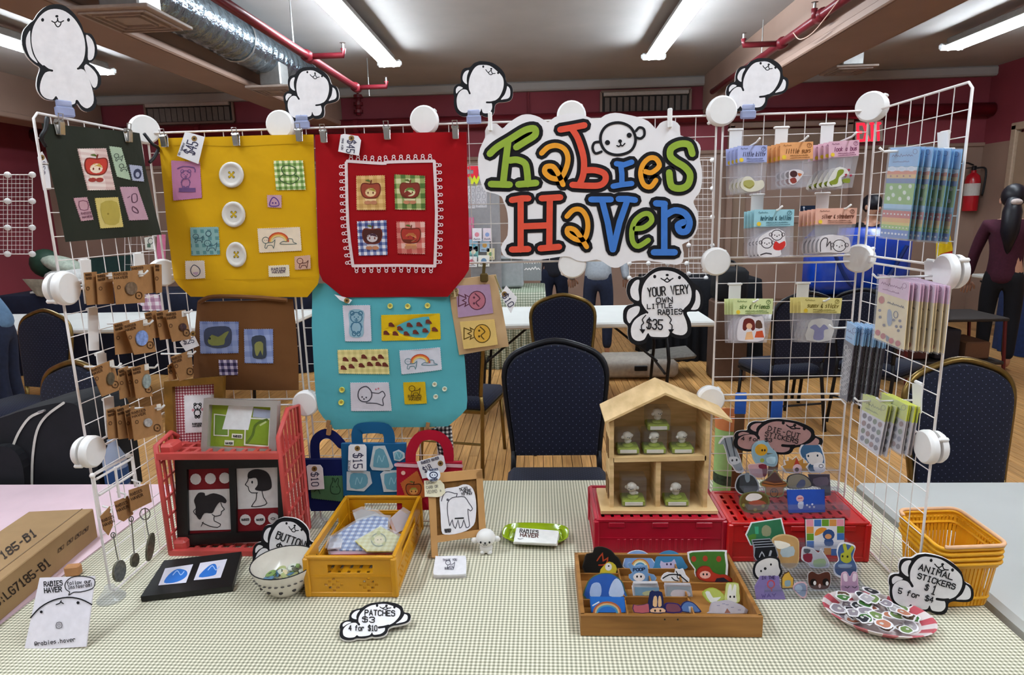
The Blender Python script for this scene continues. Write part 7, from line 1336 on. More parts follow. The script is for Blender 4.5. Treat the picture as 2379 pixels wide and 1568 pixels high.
zf = fh.w(0, fh.uv(*ZH(900, 868)[0])[1]).z
for k, (lb, zx, y, z, yw) in enumerate((('left of the upper floor', 590, -.095, zf, .4), ('middle of the upper floor', 870, -.095, zf, .7), ('right of the upper floor', 1165, -.095, zf, .5))): boxed('boxed puppy figurine at the '+lb, zx, 850, .058, .058, y, z+.004, yw)
boxed('boxed puppy figurine stacked on top under the roof', 905, 850, .058, .056, -.09, zf+.0635, .5)
boxed('boxed puppy figurine in the lower left room', 640, 1390, .062, .075, -.105, HB+.011, -.3); boxed('boxed puppy figurine in the lower right room', 1090, 1390, .062, .075, -.105, HB+.011, .6)
# ---- clear risers and die-cut stickers ----
m_acr = glassy('acrylic', '#eef0f6', .035, .05)
def riser(label, x0, x1, y0, dep, z0, hs):
    t = thing('clear_riser', label, 'display stand', ((x0+x1)/2, y0, z0)); n = len(hs)
    for i, h in enumerate(hs):
        y = y0+dep*i/n
        obj('step_front', MB().box(((x0+x1)/2, y, z0+h/2), (x1-x0, .002, h)), m_acr, t); obj('step_top', MB().box(((x0+x1)/2, y+dep/n/2, z0+h), (x1-x0, dep/n, .002)), m_acr, t); obj('lip', MB().box(((x0+x1)/2, y, z0+h+.006), (x1-x0, .002, .012)), m_acr, t)
    for xx in (x0, x1): obj('side_panel', MB().box((xx, y0+dep/2, z0+hs[0]/2), (.002, dep, hs[0])), m_acr, t)
riser('clear acrylic step riser on the bright red crate', .60, .845, -.165, .11, .842, (.022, .05, .085))
riser('clear acrylic step riser standing in front of the red crate', .585, .81, -.345, .12, TZ+.001, (.02, .05, .08))
def SP(y, t=.25): return Fr((0, y, TZ+.05), (1, 0, 0), (0, math.sin(t), math.cos(t)))
def sticker(label, fr, pts, border, fillc, fn=None, k=.9, sm=3, grp='die-cut stickers', th=.0014):
    low = max(pts, key=lambda p: p[1]); fr = fr or stand(low[0], low[1]+2, TZ+.013, .3); t = thing('die_cut_sticker', label, 'sticker', fr.px(*low), grp); obj('backing', MB().slabpx(fr, cr(pts, True, sm) if sm else pts, -th, 0), paint(border), t); D = Draw(fr, .0003)
    cx = sum(p[0] for p in pts)/len(pts); cy = sum(p[1] for p in pts)/len(pts)
    if fillc: D.fill(fillc, [(cx+(x-cx)*k, cy+(y-cy)*k) for x, y in pts], sm)
    if fn: fn(D, cx, cy)
    D.build('print', t); return t
ZD = zm(1640, 900, 4.9); eyes = lambda D, c, *P: [D.dot(c, q, 2.2, 2.8) for q in P]
wh = '#e6e2e4'
fdc = SP(-.062, .12); pup_sign('pinkish puppy sign reading die-cut stickers behind the riser', fdc, dst=('ahfge', zm(1640, 900, 4.9)(880,372,1250,540,600,390,310,490,320,640)), white='#b98f8c', texts=(('DIE-CUT', (1783, 1000), (1856, 1018), 11, 1.8), ('STICKERS', (1776, 1012), (1852, 1030), 10, 1.8), ('4 for $3', (1722, 1022), (1792, 1026), 8, 1.6)))
S = lambda *p: ZD(*p)
sticker('silvery long-eared rabbit sticker at the left of the upper riser', SP(-.085), S(200,560,300,545,390,545,400,590,330,620,350,700,390,800,410,880,430,960,350,970,300,900,250,850,230,750,190,640,140,640), wh, '#8f969c', lambda D, x, y: (D.fill('#c9ccd0', S(260,800,350,790,390,850,300,880), 3), D.line('#4a4e56', S(215,580,240,680,270,780), 3, 2), D.line('#4a4e56', S(290,570,310,680,330,780), 3, 2), eyes(D, '#33363c', *S(300,830,350,825))))
sticker('yellow duck sticker on a sky blue shape on the upper riser', SP(-.09), S(525,780,530,660,620,590,690,600,740,680,800,740,820,820,790,900,680,890,580,880), '#9fb9c4', '#8fb0be', lambda D, x, y: (D.dot('#d8a02c', S(630,710)[0], 15, 14), D.fill('#6a6a5a', S(690,745,770,750,700,765)), eyes(D, '#3a2a1a', *S(640,715,670,715)), D.fill('#b9d6e0', S(690,800,790,790,780,870,700,860), 2), D.dot('#a9b24a', S(640,830)[0], 5)))
sticker('blue bobbed hair face sticker at the right of the upper riser', SP(-.088), S(1060,720,1100,640,1200,615,1300,650,1345,760,1360,850,1350,960,1250,970,1170,960,1150,850,1090,800), wh, '#3f6488', lambda D, x, y: (D.fill('#e4dcd8', S(1140,760,1300,740,1330,850,1200,880), 3), eyes(D, '#22323f', *S(1165,780,1270,775)), D.fill('#eeeaea', S(1230,870,1340,860,1340,940,1240,950), 3), D.line('#3a3a44', ring(*S(1310,895)[0], 5, 4, 8), 1.4, 0, True)))
sticker('spiky starburst eye sticker on the upper riser', SP(-.098), S(850,900,900,880,880,830,930,830,930,790,980,820,1030,780,1060,830,1120,800,1120,860,1190,860,1150,910,1190,960,1100,960,1000,980,900,970), wh, '#c0873c', lambda D, x, y: (D.fill('#b53a2c', S(1030,800,1070,880,1000,890)), D.dot('#e0b8bc', S(1040,925)[0], 11), D.dot('#4a1a1a', S(1035,935)[0], 5)), .88, 0)
sticker('pink heart and claw sticker on the upper riser', SP(-.1), S(480,880,560,870,640,860,700,900,690,1000,620,1030,530,1010,490,950), '#d9b8b4', '#c99a9c', lambda D, x, y: (D.fill('#7a2434', S(600,880,690,880,690,1000,650,1010,640,930,610,920), 2),))
sticker('black rice ball sticker on the upper riser', SP(-.115), S(330,1110,370,1010,450,980,540,1000,600,1090,590,1190,420,1220,350,1180), '#bcbcc0', '#1f2222', lambda D, x, y: (D.fill('#8a9698', S(440,990,490,970,500,1060,460,1080), 2),))
sticker('brown pointed-roof house sticker on the upper riser', SP(-.12), S(620,1080,700,1030,770,940,800,940,860,1040,935,1090,920,1130,890,1150,870,1240,690,1240,670,1140,630,1120), '#8a8a58', '#a5622c', lambda D, x, y: (D.fill('#5c2a16', S(670,1060,785,960,880,1080,780,1090), 0), D.line('#3a1c10', S(640,1085,780,1110,915,1095), 2, 2), D.line('#3a1c10', ring(*S(775,1200)[0], 9, 10, 12), 1.8, 0, True), eyes(D, '#3a1c10', *S(760,1185,790,1185))))
sticker('round beige window sticker with a black rim on the upper riser', SP(-.108), S(920,1110,930,1020,1000,985,1090,985,1170,1030,1215,1120,1100,1150,950,1150), '#26262c', '#a99a7c', lambda D, x, y: (D.fill('#5a5f80', S(1030,1110,1080,1050,1130,1060,1120,1130,1040,1140), 2),))
sticker('dark purple rectangular sticker on the upper riser', SP(-.106), S(1160,985,1410,985,1425,1230,1350,1240,1300,1140,1190,1120), '#8a8088', '#3a2c3c', lambda D, x, y: D.fill('#6a5a68', S(1220,1040,1380,1020,1390,1110,1250,1120), 2), .95, 0)
sticker('oval food bowl sticker on the lowest upper step', SP(-.15, .2), S(380,1290,410,1220,500,1190,620,1190,710,1240,725,1320,680,1400,560,1430,440,1410,390,1350), '#6a6a3a', '#5c4a20', lambda D, x, y: (D.fill('#e2dcd4', S(450,1260,500,1210,600,1210,640,1250,560,1290,480,1290), 3), D.fill('#a05038', S(480,1310,600,1280,690,1320,560,1350), 2), [D.dot('#8f8a3c', q, 4) for q in S(430,1340,650,1350,560,1390)]))
sticker('bright blue rectangular sticker with a pink mushroom figure', SP(-.152, .2), S(920,1165,1350,1160,1360,1420,940,1430), '#2a4fb0', '#2f58bc', lambda D, x, y: (D.dot('#e0b4b8', S(1070,1265)[0], 9, 8), D.line('#c03a44', S(1050,1262,1095,1258), 2), D.fill('#d0dcf0', S(1050,1310,1110,1300,1100,1380,1050,1370), 2), [D.dot('#dfe6f4', q, 2.4) for q in S(1150,1340,1180,1360,1210,1330,1230,1360)]), .97, 0)
ZF = zm(1680, 1160, 5.2275); S2 = lambda *p: ZF(*p)
sticker('green forest sticker in a white angular outline on the lower riser', SP(-.265), S2(270,430,340,280,710,225,760,430,640,520,500,560,330,560), wh, '#2f6a48', lambda D, x, y: (D.fill('#8a8a6a', S2(470,350,520,310,580,350,570,440,480,440), 2), D.fill('#3f9a72', S2(380,330,430,330,430,420,390,420)), D.fill('#4a7a2a', S2(310,440,400,420,380,500,320,500), 2)), .93, 0)
for k in range(4):
    dy = 30*k; sticker(['backmost', 'third', 'second', 'front'][k]+' black skeleton card sticker on the lower riser', SP(-.275-.006*k), S2(345+12*k,490+dy,570+22*k,475+dy,670,590+dy,650,740,400,740,370,600+dy), '#9a9aa2', '#17171b', (lambda D, x, y: (D.line('#a9a9ae', S2(440,700,470,640,500,690), 2.6, 2), D.line('#a9a9ae', S2(560,700,580,630), 5))) if k == 3 else None, .93, 0)
sticker('white plush dog sticker on a black shape on the lower riser', SP(-.31), S2(360,870,390,770,480,710,580,690,680,720,700,820,720,890,640,980,450,980,390,950), '#1b1a1d', '#d6cfca', lambda D, x, y: (D.dot('#d8d2cc', S2(600,770)[0], 9, 8), eyes(D, '#22201f', *S2(460,870,580,790)), D.dot('#22201f', S2(510,840)[0], 3.4)), .85)
sticker('caramel framed jelly cup sticker on the lower riser', SP(-.285), S2(590,490,680,430,800,430,910,480,925,600,920,750,870,830,760,835,690,760,650,600), '#c9a978', '#b98f5a', lambda D, x, y: (D.fill('#a9b4b8', S2(700,600,850,570,860,680,720,700), 2), D.fill('#ece4d4', S2(620,500,760,520,820,560,720,600,650,590), 2)), .92)
sticker('square mosaic sticker with a navy bear and an orange umbrella', SP(-.262), S2(990,235,1480,225,1475,680,1000,600), '#2c2426', '#d8d4d6', lambda D, x, y: ([D.fill(c, S2(a, b, a+86, b, a+86, b+82, a, b+82)) for a, b, c in ((1010,245,'#d98a9a'), (1105,245,'#3f6aa8'), (1198,243,'#5f8a24'), (1290,242,'#cf8a44'), (1380,240,'#d98a9a'), (1012,330,'#cf8a44'), (1014,415,'#5f8a24'), (1382,325,'#5f8a24'), (1382,410,'#3f6aa8'), (1016,505,'#3f6aa8'), (1225,590,'#cf8a44'), (1310,600,'#3f6aa8'))], D.fill('#cf8226', S2(1110,440,1130,370,1200,340,1260,360,1180,420), 2), D.dot('#2f4a7a', S2(1280,430)[0], 14, 13), D.dot('#c98a5a', S2(1275,450)[0], 8, 6), D.fill('#2f4a7a', S2(1230,490,1330,490,1330,560,1240,560), 2)), .97, 0)
sticker('grey and crimson critter sticker on the lower riser', SP(-.29), S2(950,680,970,580,1080,590,1160,650,1190,600,1230,660,1290,760,1270,830,1080,830,1030,780,960,740), '#c9c6cc', '#a9a6ac', lambda D, x, y: (D.fill('#7a2434', S2(970,670,1080,660,1070,760,990,750), 2), D.fill('#4a4c54', S2(980,600,1060,610,1040,650,990,650), 2), D.fill('#8fa07a', S2(1100,740,1230,720,1240,810,1110,820), 2)))
sticker('yellow-green bunny sticker in a blue shirt at the right of the lower riser', SP(-.3), S2(1345,800,1400,740,1380,640,1410,540,1480,520,1560,540,1610,580,1580,700,1620,790,1630,880,1560,950,1420,950,1350,900), wh, '#3f5a86', lambda D, x, y: (D.fill('#a9a832', S2(1430,740,1430,660,1470,640,1450,550,1490,540,1510,620,1560,560,1590,590,1550,660,1560,740,1500,775), 2), eyes(D, '#2a2a18', *S2(1450,690,1510,695)), D.fill('#8fa0b8', S2(1400,790,1560,790,1540,830,1420,830), 2)))
sticker('lilac cloud sticker printed IN THE on the lower riser front', SP(-.335), S2(380,1060,450,930,680,930,690,1040,740,1140,760,1215,400,1215), '#8a7aa8', '#7a6a9c', lambda D, x, y: (D.text('#3a2a54', 'IN THE', S2(468,970)[0], S2(630,965)[0], 7, 1.8), D.line('#b0404c', ring(*S2(580,1030)[0], 8, 9, 12), 3, 0, True), D.line('#b0404c', S2(580,1075,590,1110), 3), D.text('#54447a', 'WAY', S2(470,1190)[0], S2(640,1180)[0], 7, 1.8)), .96, 0)
sticker('small gold picture frame sticker on the lower riser front', SP(-.332), S2(708,955,740,900,800,870,830,930,858,955,858,1085,708,1090), '#4a2f20', '#c79a3c', lambda D, x, y: D.fill('#7f949a', S2(750,990,815,985,815,1050,755,1055), 2), .88, 0)
sticker('silver oval charm sticker with pink dangles on the lower riser front', SP(-.336), S2(850,1060,880,1020,940,1000,1000,1010,1025,1070,1010,1180,960,1200,890,1140,855,1100), '#c9a0a4', '#7f8aa0', lambda D, x, y: D.dot('#a9b4c4', S2(915,1080)[0], 9, 8), .82)
sticker('dark brown bear face sticker on the lower riser front', SP(-.334), S2(1025,960,1030,900,1080,870,1150,905,1230,880,1290,880,1312,940,1300,1050,1250,1095,1090,1095,1035,1040), '#a9a2a0', '#4a2418', lambda D, x, y: ([D.dot('#160c08', q, 8, 9) for q in S2(1095,1010,1245,1005)], [D.dot('#d8d0cc', q, 3.4, 5) for q in S2(1112,1015,1262,1020)], D.dot('#c9a8a0', S2(1172,1050)[0], 3, 5)), .94)
sticker('pink sleepy bunny sticker at the front right of the lower riser', SP(-.338), S2(1430,1000,1440,900,1500,880,1540,940,1580,880,1630,900,1640,1020,1650,1090,1600,1170,1480,1170,1430,1100), '#d0a6b8', '#b08aa4', lambda D, x, y: (D.fill('#e0ccd4', S2(1455,910,1500,900,1510,990,1470,990), 2), D.fill('#e0ccd4', S2(1580,900,1620,910,1610,990,1570,990), 2), [D.line('#4a3444', S2(a,1060,a+30,1075,a+50,1055), 1.8, 2) for a in (1480, 1570)]))
# ---- sectioned wooden tray with stickers ----
m_wal = mat('tray_wood', '#9a6a34', rough=.5, var=.14, scale=9, stretch=(.6, 5, 5), var2='#84561f'); tx0, tx1, ty0, ty1, tzt = .176, .532, -.472, -.238, TZ+.048
t = thing('sectioned_tray', 'brown wooden tray with compartments full of stickers', 'tray', ((tx0+tx1)/2, (ty0+ty1)/2, TZ))
obj('tray_floor', MB().box(((tx0+tx1)/2, (ty0+ty1)/2, TZ+.005), (tx1-tx0-.01, ty1-ty0-.01, .006)), m_wal, t)
for nm, a, b in (('front_side', (tx0, ty0), (tx1, ty0)), ('rear_side', (tx0, ty1), (tx1, ty1)), ('left_side', (tx0, ty0), (tx0, ty1)), ('right_side', (tx1, ty0), (tx1, ty1))): obj(nm, MB().bar((*a, (TZ+tzt)/2), (*b, (TZ+tzt)/2), .009, tzt-TZ-.001, ch=.001) if a[0] == b[0] else MB().box(((a[0]+b[0])/2, a[1], (TZ+tzt)/2), (tx1-tx0+.009, .009, tzt-TZ-.001), None, .001), m_wal, t)
cA, cB, cC = tx0+.27*(tx1-tx0), tx0+.46*(tx1-tx0), tx0+.655*(tx1-tx0)
DZ = TZ+.026; yv = lambda zy: az(1500, 1180+zy/4.9, DZ).y
def div(x0, y0, x1, y1): obj('divider', MB().box(((x0+x1)/2, (y0+y1)/2, (TZ+.006+DZ)/2), (abs(x1-x0)+.003, abs(y1-y0)+.003, DZ-TZ-.006)), m_wal, t)
div(cA, ty0, cA, ty1); div(cC, ty0, cC, ty1); div(cB, yv(1010), cB, yv(690))
for zy in (690, 840, 1010): div(cA, yv(zy), cC, yv(zy))
div(tx0, yv(745), cA, yv(745)); div(tx0, yv(1045), cA, yv(1045)); div(cC, yv(850), tx1, yv(850))
for x in (-.013, .013): obj('nail', MB().ball(((tx0+tx1)/2+x, ty0-.0045, tzt-.008), .0018, 6, 4), m_dark, t)
ZY2 = zm(1330, 1180, 4.9); S3 = lambda *p: ZY2(*p); TP = lambda y: None; tg = 'stickers in the wooden tray'
sticker('black spiky sticker with red scribble and a yellow dog in the tray', TP(-.292), S3(130,600,160,520,230,510,250,450,340,440,440,480,490,540,540,590,550,740,140,740), '#3a342c', '#171310', lambda D, x, y: (D.line('#a03a1c', S3(280,600,340,520,350,600,400,570,380,640,300,650), 3, 2), D.fill('#c9b434', S3(310,740,360,650,420,610,490,650,495,740), 2), D.dot('#e6e2dc', S3(410,670)[0], 8, 9), D.dot(ink, S3(412,660)[0], 2)), .95, 2, tg)
sticker('rainbow half-round sticker with blue sky in the tray', TP(-.26), S3(585,600,620,520,720,480,830,500,910,580,945,690,600,690), '#d9dde6', '#7f9fd0', lambda D, x, y: [D.line(c, [(S3(770,690)[0][0]+(21-3*k)*math.cos(a), S3(770,690)[0][1]-(22-3*k)*math.sin(a)) for a in [PI*j/10 for j in range(11)]], 3.4) for k, c in enumerate(('#c9783c', '#dcc07a', '#e8e2d0', '#4f93b8'))], .93, 3, tg)
sticker('blue character sticker reading POOP in the tray', TP(-.287), S3(625,640,660,620,700,660,850,650,860,740,930,760,945,830,680,830,640,760,680,740), '#8ea6c4', '#6f93bc', lambda D, x, y: (D.text('#1c2a48', 'POOP', S3(693,720)[0], S3(825,712)[0], 6.5, 2), D.dot('#e6dcd8', S3(758,785)[0], 14, 10), eyes(D, ink, *S3(735,780,780,780))), .94, 2, tg)
sticker('round teal sticker with a lilac cat in the tray', TP(-.258), S3(930,660,960,550,1040,495,1130,485,1220,530,1280,620,1290,695,940,695), '#4a86ae', '#3f7fa8', lambda D, x, y: (D.fill('#c0b4d2', S3(1010,690,1005,600,1040,620,1130,610,1160,580,1180,690), 2), eyes(D, '#3a3050', *S3(1075,640,1120,640))), .95, 3, tg)
sticker('white zebra-striped bunny sticker in the tray', TP(-.287), S3(1020,770,1080,730,1160,740,1170,690,1220,700,1260,690,1290,760,1330,840,1030,840), wh, '#dcd8d8', lambda D, x, y: (D.line(ink, S3(1030,800,1100,760,1200,760,1250,790,1310,840), 3, 2), D.line(ink, S3(1130,790,1160,820,1200,830), 2.4, 2), D.line(ink, ring(*S3(1215,780)[0], 5, 5, 8), 2, 0, True), D.line(ink, S3(1180,720,1200,760), 2.4)), .9, 2, tg)
sticker('green sticker with three red apples and a white border in the tray', TP(-.262), S3(1310,530,1350,490,1720,480,1755,520,1765,780,1600,800,1400,780,1390,700,1330,620), wh, '#3f6a24', lambda D, x, y: [D.dot('#a03a24', q, 6, 7) for q in S3(1380,580,1510,575,1665,580)], .9, 2, tg)
sticker('red apple hood sticker with a pink face in the tray', TP(-.30), S3(1410,780,1420,700,1480,660,1560,670,1600,730,1680,760,1750,760,1830,840,1520,840), '#7a2018', '#a8301c', lambda D, x, y: (D.dot('#e0a494', S3(1510,760)[0], 13, 9), eyes(D, ink, *S3(1490,755,1530,755)), D.fill('#26202c', S3(1640,800,1720,790,1790,840,1620,840))), .93, 2, tg)
sticker('big round blue sticker with clouds and a green rim in the tray', TP(-.345), S3(150,1040,155,880,220,790,330,745,450,750,560,830,600,940,600,1050), '#4a6a54', '#2f5aa8', lambda D, x, y: (D.fill('#a9bce0', S3(200,1000,220,870,300,850,330,920,310,1010), 3), D.fill('#c0cfea', S3(420,1000,440,870,500,800,560,860,580,1000), 3)), .94, 3, tg)
sticker('square blue sky sticker with a rainbow at the front left of the tray', TP(-.405), S3(195,1010,590,1015,610,1190,210,1190), '#2a6ac0', '#2f74cc', lambda D, x, y: ([D.line(c, [(S3(395,1190)[0][0]+(31-4*k)*math.cos(a), S3(395,1190)[0][1]-(24-4*k)*math.sin(a)) for a in [PI*j/10 for j in range(11)]], 4) for k, c in enumerate(('#b8643c', '#d8b884', '#4f9ac0'))], D.line('#dfe8f0', S3(230,1110,300,1070), 3)), .97, 0, tg)
for k in range(3): sticker(['back', 'middle', 'front'][k]+' white photo card sticker in the middle of the tray', TP(-.328-.006*k), S3(690-8*k,835+25*k,965+8*k,835+25*k,995,1000,690,1000), wh, '#8f9aa0' if k == 2 else None, (lambda D, x, y: (D.fill('#6f8ca0', S3(705,900,985,905,985,995,715,995)), D.fill('#a9a880', S3(800,960,900,940,980,990,820,995), 2))) if k == 2 else None, .01, 0, tg)
for k in range(2): sticker(['back', 'front'][k]+' grey bear photo sticker in the middle of the tray', TP(-.330-.008*k), S3(1045-4*k,850+25*k,1340+10*k,855+25*k,1370,1010,1060,1010), '#c9c4c8', None, (lambda D, x, y: (D.fill('#8a9096', S3(1075,895,1345,895,1350,1005,1075,1005)), D.fill('#bcb0b4', S3(1130,1005,1140,940,1230,930,1320,950,1330,1005), 3))) if k else None, .01, 0, tg)
sticker('navy bunny sticker with cream inner ears in the tray', TP(-.385), S3(870,1190,880,960,940,950,1020,960,1040,1100,1060,1190), '#1f2448', '#232a54', lambda D, x, y: (D.fill('#e0b888', S3(915,1110,925,1010,960,1010,960,1120), 2), D.fill('#e0b888', S3(975,1120,980,1010,1005,1010,1015,1110), 2), D.fill('#e6bc98', S3(890,1185,910,1140,1030,1140,1055,1185), 2), eyes(D, ink, *S3(940,1168,1000,1168))), .96, 2, tg)
sticker('salmon cat sticker with a purple rim at the front of the tray', TP(-.41), S3(690,1100,730,1110,820,1100,880,1090,890,1190,700,1190), '#4a2f5a', '#b8606a', None, .9, 2, tg)
sticker('purple ruffled sticker at the front of the tray', TP(-.412), S3(1050,1090,1120,1080,1200,1090,1240,1130,1240,1190,1060,1190), '#2f2468', '#7a4a5a', None, .8, 2, tg)
sticker('navy round sticker with a pale blue dome at the front of the tray', TP(-.415), S3(1235,1180,1240,1100,1300,1060,1380,1080,1440,1140,1455,1190), '#2a3060', '#5a7ab0', lambda D, x, y: D.fill('#c0cfe4', S3(1320,1120,1370,1120,1370,1190,1330,1190)), .85, 3, tg)
sticker('white bunny sticker with a lime outline in the right compartment', TP(-.36), S3(1730,1080,1740,950,1750,860,1800,850,1890,860,1900,960,1910,1040,1880,1080), '#a9ba4a', '#ccd08a', lambda D, x, y: (D.fill('#eceae0', S3(1770,1070,1765,960,1785,870,1810,880,1815,950,1840,870,1865,890,1860,1000,1870,1070), 2), eyes(D, ink, *S3(1795,1010,1840,1010))), .95, 2, tg)
sticker('reclining white bunny sticker with lime leaves in the right compartment', TP(-.365), S3(1475,960,1560,910,1640,920,1720,980,1730,1040,1640,1080,1560,1080,1500,1020), '#a4b23c', '#b6c060', lambda D, x, y: D.fill('#e4e6e0', S3(1510,960,1560,950,1600,1020,1690,1010,1640,1060,1570,1070), 2), .92, 2, tg)
sticker('grey starry cloud sticker at the front right of the tray', TP(-.43), S3(1555,1180,1580,1080,1680,1060,1770,1050,1860,1080,1950,1120,1985,1200,1560,1200), '#b8b2bc', '#c4bec6', lambda D, x, y: ([D.line('#8a8aa4', [(q[0]-3, q[1]), (q[0]+3, q[1])], 1.6) for q in S3(1660,1110,1720,1090,1760,1100,1820,1130,1900,1160)], D.fill('#9a6a5c', S3(1730,1195,1760,1140,1800,1195))), .93, 2, tg)
# ---- plate of animal stickers ----
pc = az(2038, 1442, TZ); t = thing('striped_plate', 'shallow faceted plate with red and white stripes', 'plate', pc); mb = MB(); n = 48; mp1 = mat('plate_white', '#dfd2d0', rough=.3, var=.03); mp2 = mat('plate_red', '#b9505a', rough=.3, var=.08)
RP = Matrix.Rotation(-.35, 3, 'Z'); prof = [(.0, .003), (.055, .0), (.075, .004), (.092, .018), (.0935, .0195), (.090, .0195), (.07, .008), (.05, .005), (0, .005)]; vs = []
for r, z_ in prof: vs += [pc+RP @ V((r*math.cos(2*PI*k/n)*1.12, r*math.sin(2*PI*k/n)*.80, z_)) for k in range(n)]
for j in range(len(prof)-1):
    for k in range(n): mb.use(mp2 if (j in (2, 4, 5) and k % 4 < 2) else mp1); mb.add([vs[j*n+k], vs[j*n+(k+1) % n], vs[(j+1)*n+(k+1) % n], vs[(j+1)*n+k]], [(0, 1, 2, 3)])
obj('plate_body', mb, None, t)
RS = random.Random(21); acol = (('#3f6a34', 'green'), ('#2a2a30', 'black'), ('#8a8088', 'grey'), ('#b0725a', 'orange'), ('#5a4636', 'brown'), ('#a9a2a6', 'pale'), ('#6a7f4a', 'olive'))
for k in range(46):
    a = RS.uniform(0, 2*PI); r = .074*math.sqrt(RS.random()); c = pc+RP @ V((r*math.cos(a)*1.1, r*math.sin(a)*.78,   .009+.0006*k)); yw = RS.uniform(0, 6); f = Fr(c, (math.cos(yw), math.sin(yw), RS.uniform(-.12, .12)), (-math.sin(yw), math.cos(yw), RS.uniform(-.12, .12))); col, cn = acol[k % 7]
    pts = [(.016*RS.uniform(.65, 1.1)*math.cos(2*PI*i/9)*1.15, .016*RS.uniform(.6, 1.1)*math.sin(2*PI*i/9)) for i in range(9)]; mb = MB().use(paint(wh)); mb.slab(f, cr(pts, True, 2), -.0004, .0002); mb.use(paint(col)); q = cr([(x*.78, y*.78) for x, y in pts], True, 2); mb.add([f.w(x, y, .0005) for x, y in q], [list(range(len(q)))]); mb.use(paint('#c9c4c0')).add([f.w(x*.3+.003, y*.3, .0007) for x, y in q], [list(range(len(q)))])
    tag(obj('animal_sticker', mb), 'small %s animal sticker on the striped plate' % cn, 'sticker', 'animal stickers on the plate')
fas = stand(2150, 1428, TZ, .0, -.12); pup_sign('white puppy sign reading animal stickers $1 against the yellow baskets', fas, texts=(('ANIMAL', (2133, 1322), (2211, 1346), 13, 2.6), ('STICKERS', (2130, 1342), (2216, 1368), 12, 2.6), ('$', (2146, 1368), (2153, 1371), 13, 2.4), ('1', (2160, 1377), (2172, 1381), 20, 2.8), ('5 for $4', (2085, 1376), (2165, 1398), 12, 2.4)))
# ---- stacked yellow baskets ----
m_yel = mat('yellow_plastic', '#e0a01a', rough=.4, var=.05, spec=.4); zr = .885
RM = [az(2086, 1190, zr), az(2222, 1186, zr), az(2342, 1272, zr), az(2186, 1278, zr)]; cb_ = sum(RM, V())/4
def rr_ring(k, z, rad=.16, n=6):
    Q = [cb_+(p-cb_)*k for p in RM]; out = []
    for i in range(4):
        a, b, c = Q[i-1], Q[i], Q[(i+1) % 4]; p = b.lerp(a, rad); q = b.lerp(c, rad)
        for j in range(n+1): s = j/n; v_ = p*(1-s)**2+b*2*s*(1-s)+q*s*s; out.append(V((v_.x, v_.y, z)))
    return out
def resample(P, n):
    d = [0]; P = P+[P[0]]
    for i in range(1, len(P)): d.append(d[-1]+(P[i]-P[i-1]).length)
    out = []; i = 1
    for k in range(n):
        x = d[-1]*k/n
        while d[i] < x: i += 1
        out.append(P[i-1].lerp(P[i], (x-d[i-1])/(d[i]-d[i-1])))
    return out
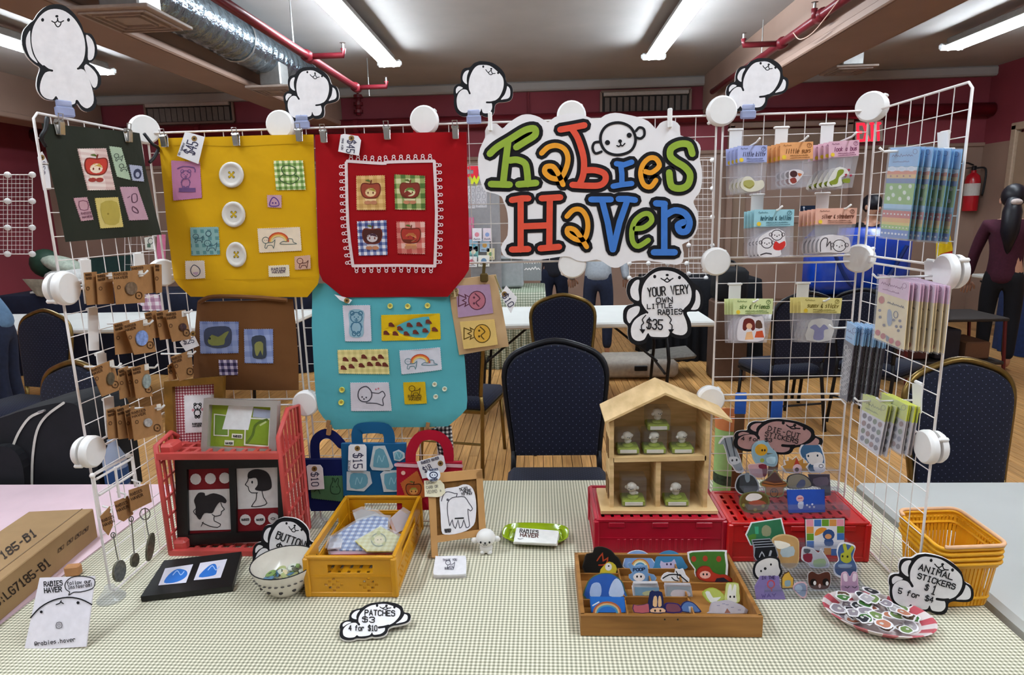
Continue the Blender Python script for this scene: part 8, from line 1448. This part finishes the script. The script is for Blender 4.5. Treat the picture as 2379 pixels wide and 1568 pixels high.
for k in range(4):
    z_ = zr-.012*(3-k); nm = ['bottom', 'second', 'third', 'top'][k]; t = thing('nested_basket', nm+' yellow plastic basket of the nested stack', 'basket', V((cb_.x, cb_.y, TZ)), 'nested yellow baskets')
    obj('rim', MB().tube(rr_ring(1, z_), .0042, 8, True), m_yel, t, smooth=True); ro = rr_ring(.985, z_); lo = rr_ring(.975, z_-.011); mb = MB(); N_ = len(ro); mb.add(ro+lo, [(i, (i+1) % N_, N_+(i+1) % N_, N_+i) for i in range(N_)]); obj('rim_band', mb, m_yel, t)
    if k == 3:
        zb = TZ+.004; A = resample(rr_ring(.975, z_-.008), 64); B = resample(rr_ring(.82, zb), 64)
        for i in range(64): obj('slat', MB().bar(A[i], B[i], .0062, .0022, up=(A[i]-cb_).normalized()), m_yel, t)
        for s in (.12, .86): obj('band', MB().tube([a.lerp(b, s) for a, b in zip(A, B)], .004, 6, True), m_yel, t)
        mb = MB(); bt = rr_ring(.82, zb); mb.add([p+V((0, 0, .002)) for p in bt]+[p-V((0, 0, .002)) for p in bt], [list(range(N_)), list(range(2*N_-1, N_-1, -1))]+[(N_+i, N_+(i+1) % N_, (i+1) % N_, i) for i in range(N_)]); obj('basket_floor', mb, m_yel, t)
    if k == 3: h0 = [RM[0].lerp(RM[1], .03), RM[1].lerp(RM[0], -.02), RM[1].lerp(RM[2], .45)]; obj('handle', MB().tube([p+V((0, 0, .006)) for p in rr_ring(1.02, zr)[:24]], .0042, 8), mat('handle_peach', '#dfae86', rough=.4), t, smooth=True)
# ---- things behind the house: green tube with orange rim, sticks ----
c = az(1690, 1150, TZ); c = V((c.x, .16, TZ)); f = upright(.15); a = f.px(1662, 1160); b = f.px(1712, 960); rr_ = .04
t = thing('paper_tube', 'tall light green paper tube with an orange rim behind the house', 'tube', V((a.x+.035, .16, TZ))); q = V((a.x+.035, .16, TZ)); hh = b.z-TZ
obj('tube_wall', MB().lathe([(rr_, 0), (rr_, hh-.03), (rr_-.002, hh-.03), (rr_-.002, .004), (0, .004)], q, 24), mat('paper_lime', '#a9d286', rough=.7, var=.1), t, auto=40); obj('rim_band', MB().lathe([(rr_+.001, hh-.045), (rr_+.003, hh), (rr_-.002, hh), (rr_-.002, hh-.045)], q, 24), mat('paper_orange', '#dd8a56', rough=.6), t, auto=40)
obj('black_print', MB().lathe([(rr_+.0008, .055), (rr_+.0008, .085)], q, 24), mat('tube_ink', '#3a4a36', var=.5, scale=90), t)
for k, (x0, y0, x1, y1, lb) in enumerate(((1708, 1000, 1722, 912, 'left'), (1792, 1000, 1806, 928, 'right'))):
    f = upright(.03+.02*k); p, q = f.px(x0, y0+150), f.px(x1, y1); t = thing('wooden_stick', lb+' flat wooden stick with a blue painted tip behind the stickers', 'stick', p); d_ = (q-p); obj('stick', MB().bar(p, p+d_*.80, .026, .005, up=(0, 1, 0), ch=.001), mat('stick_brown', '#7a5636', var=.12), t); obj('blue_tip', MB().bar(p+d_*.795, q, .030, .006, up=(0, 1, 0), ch=.002), mat('tip_blue', '#2a63c4', var=.06), t)
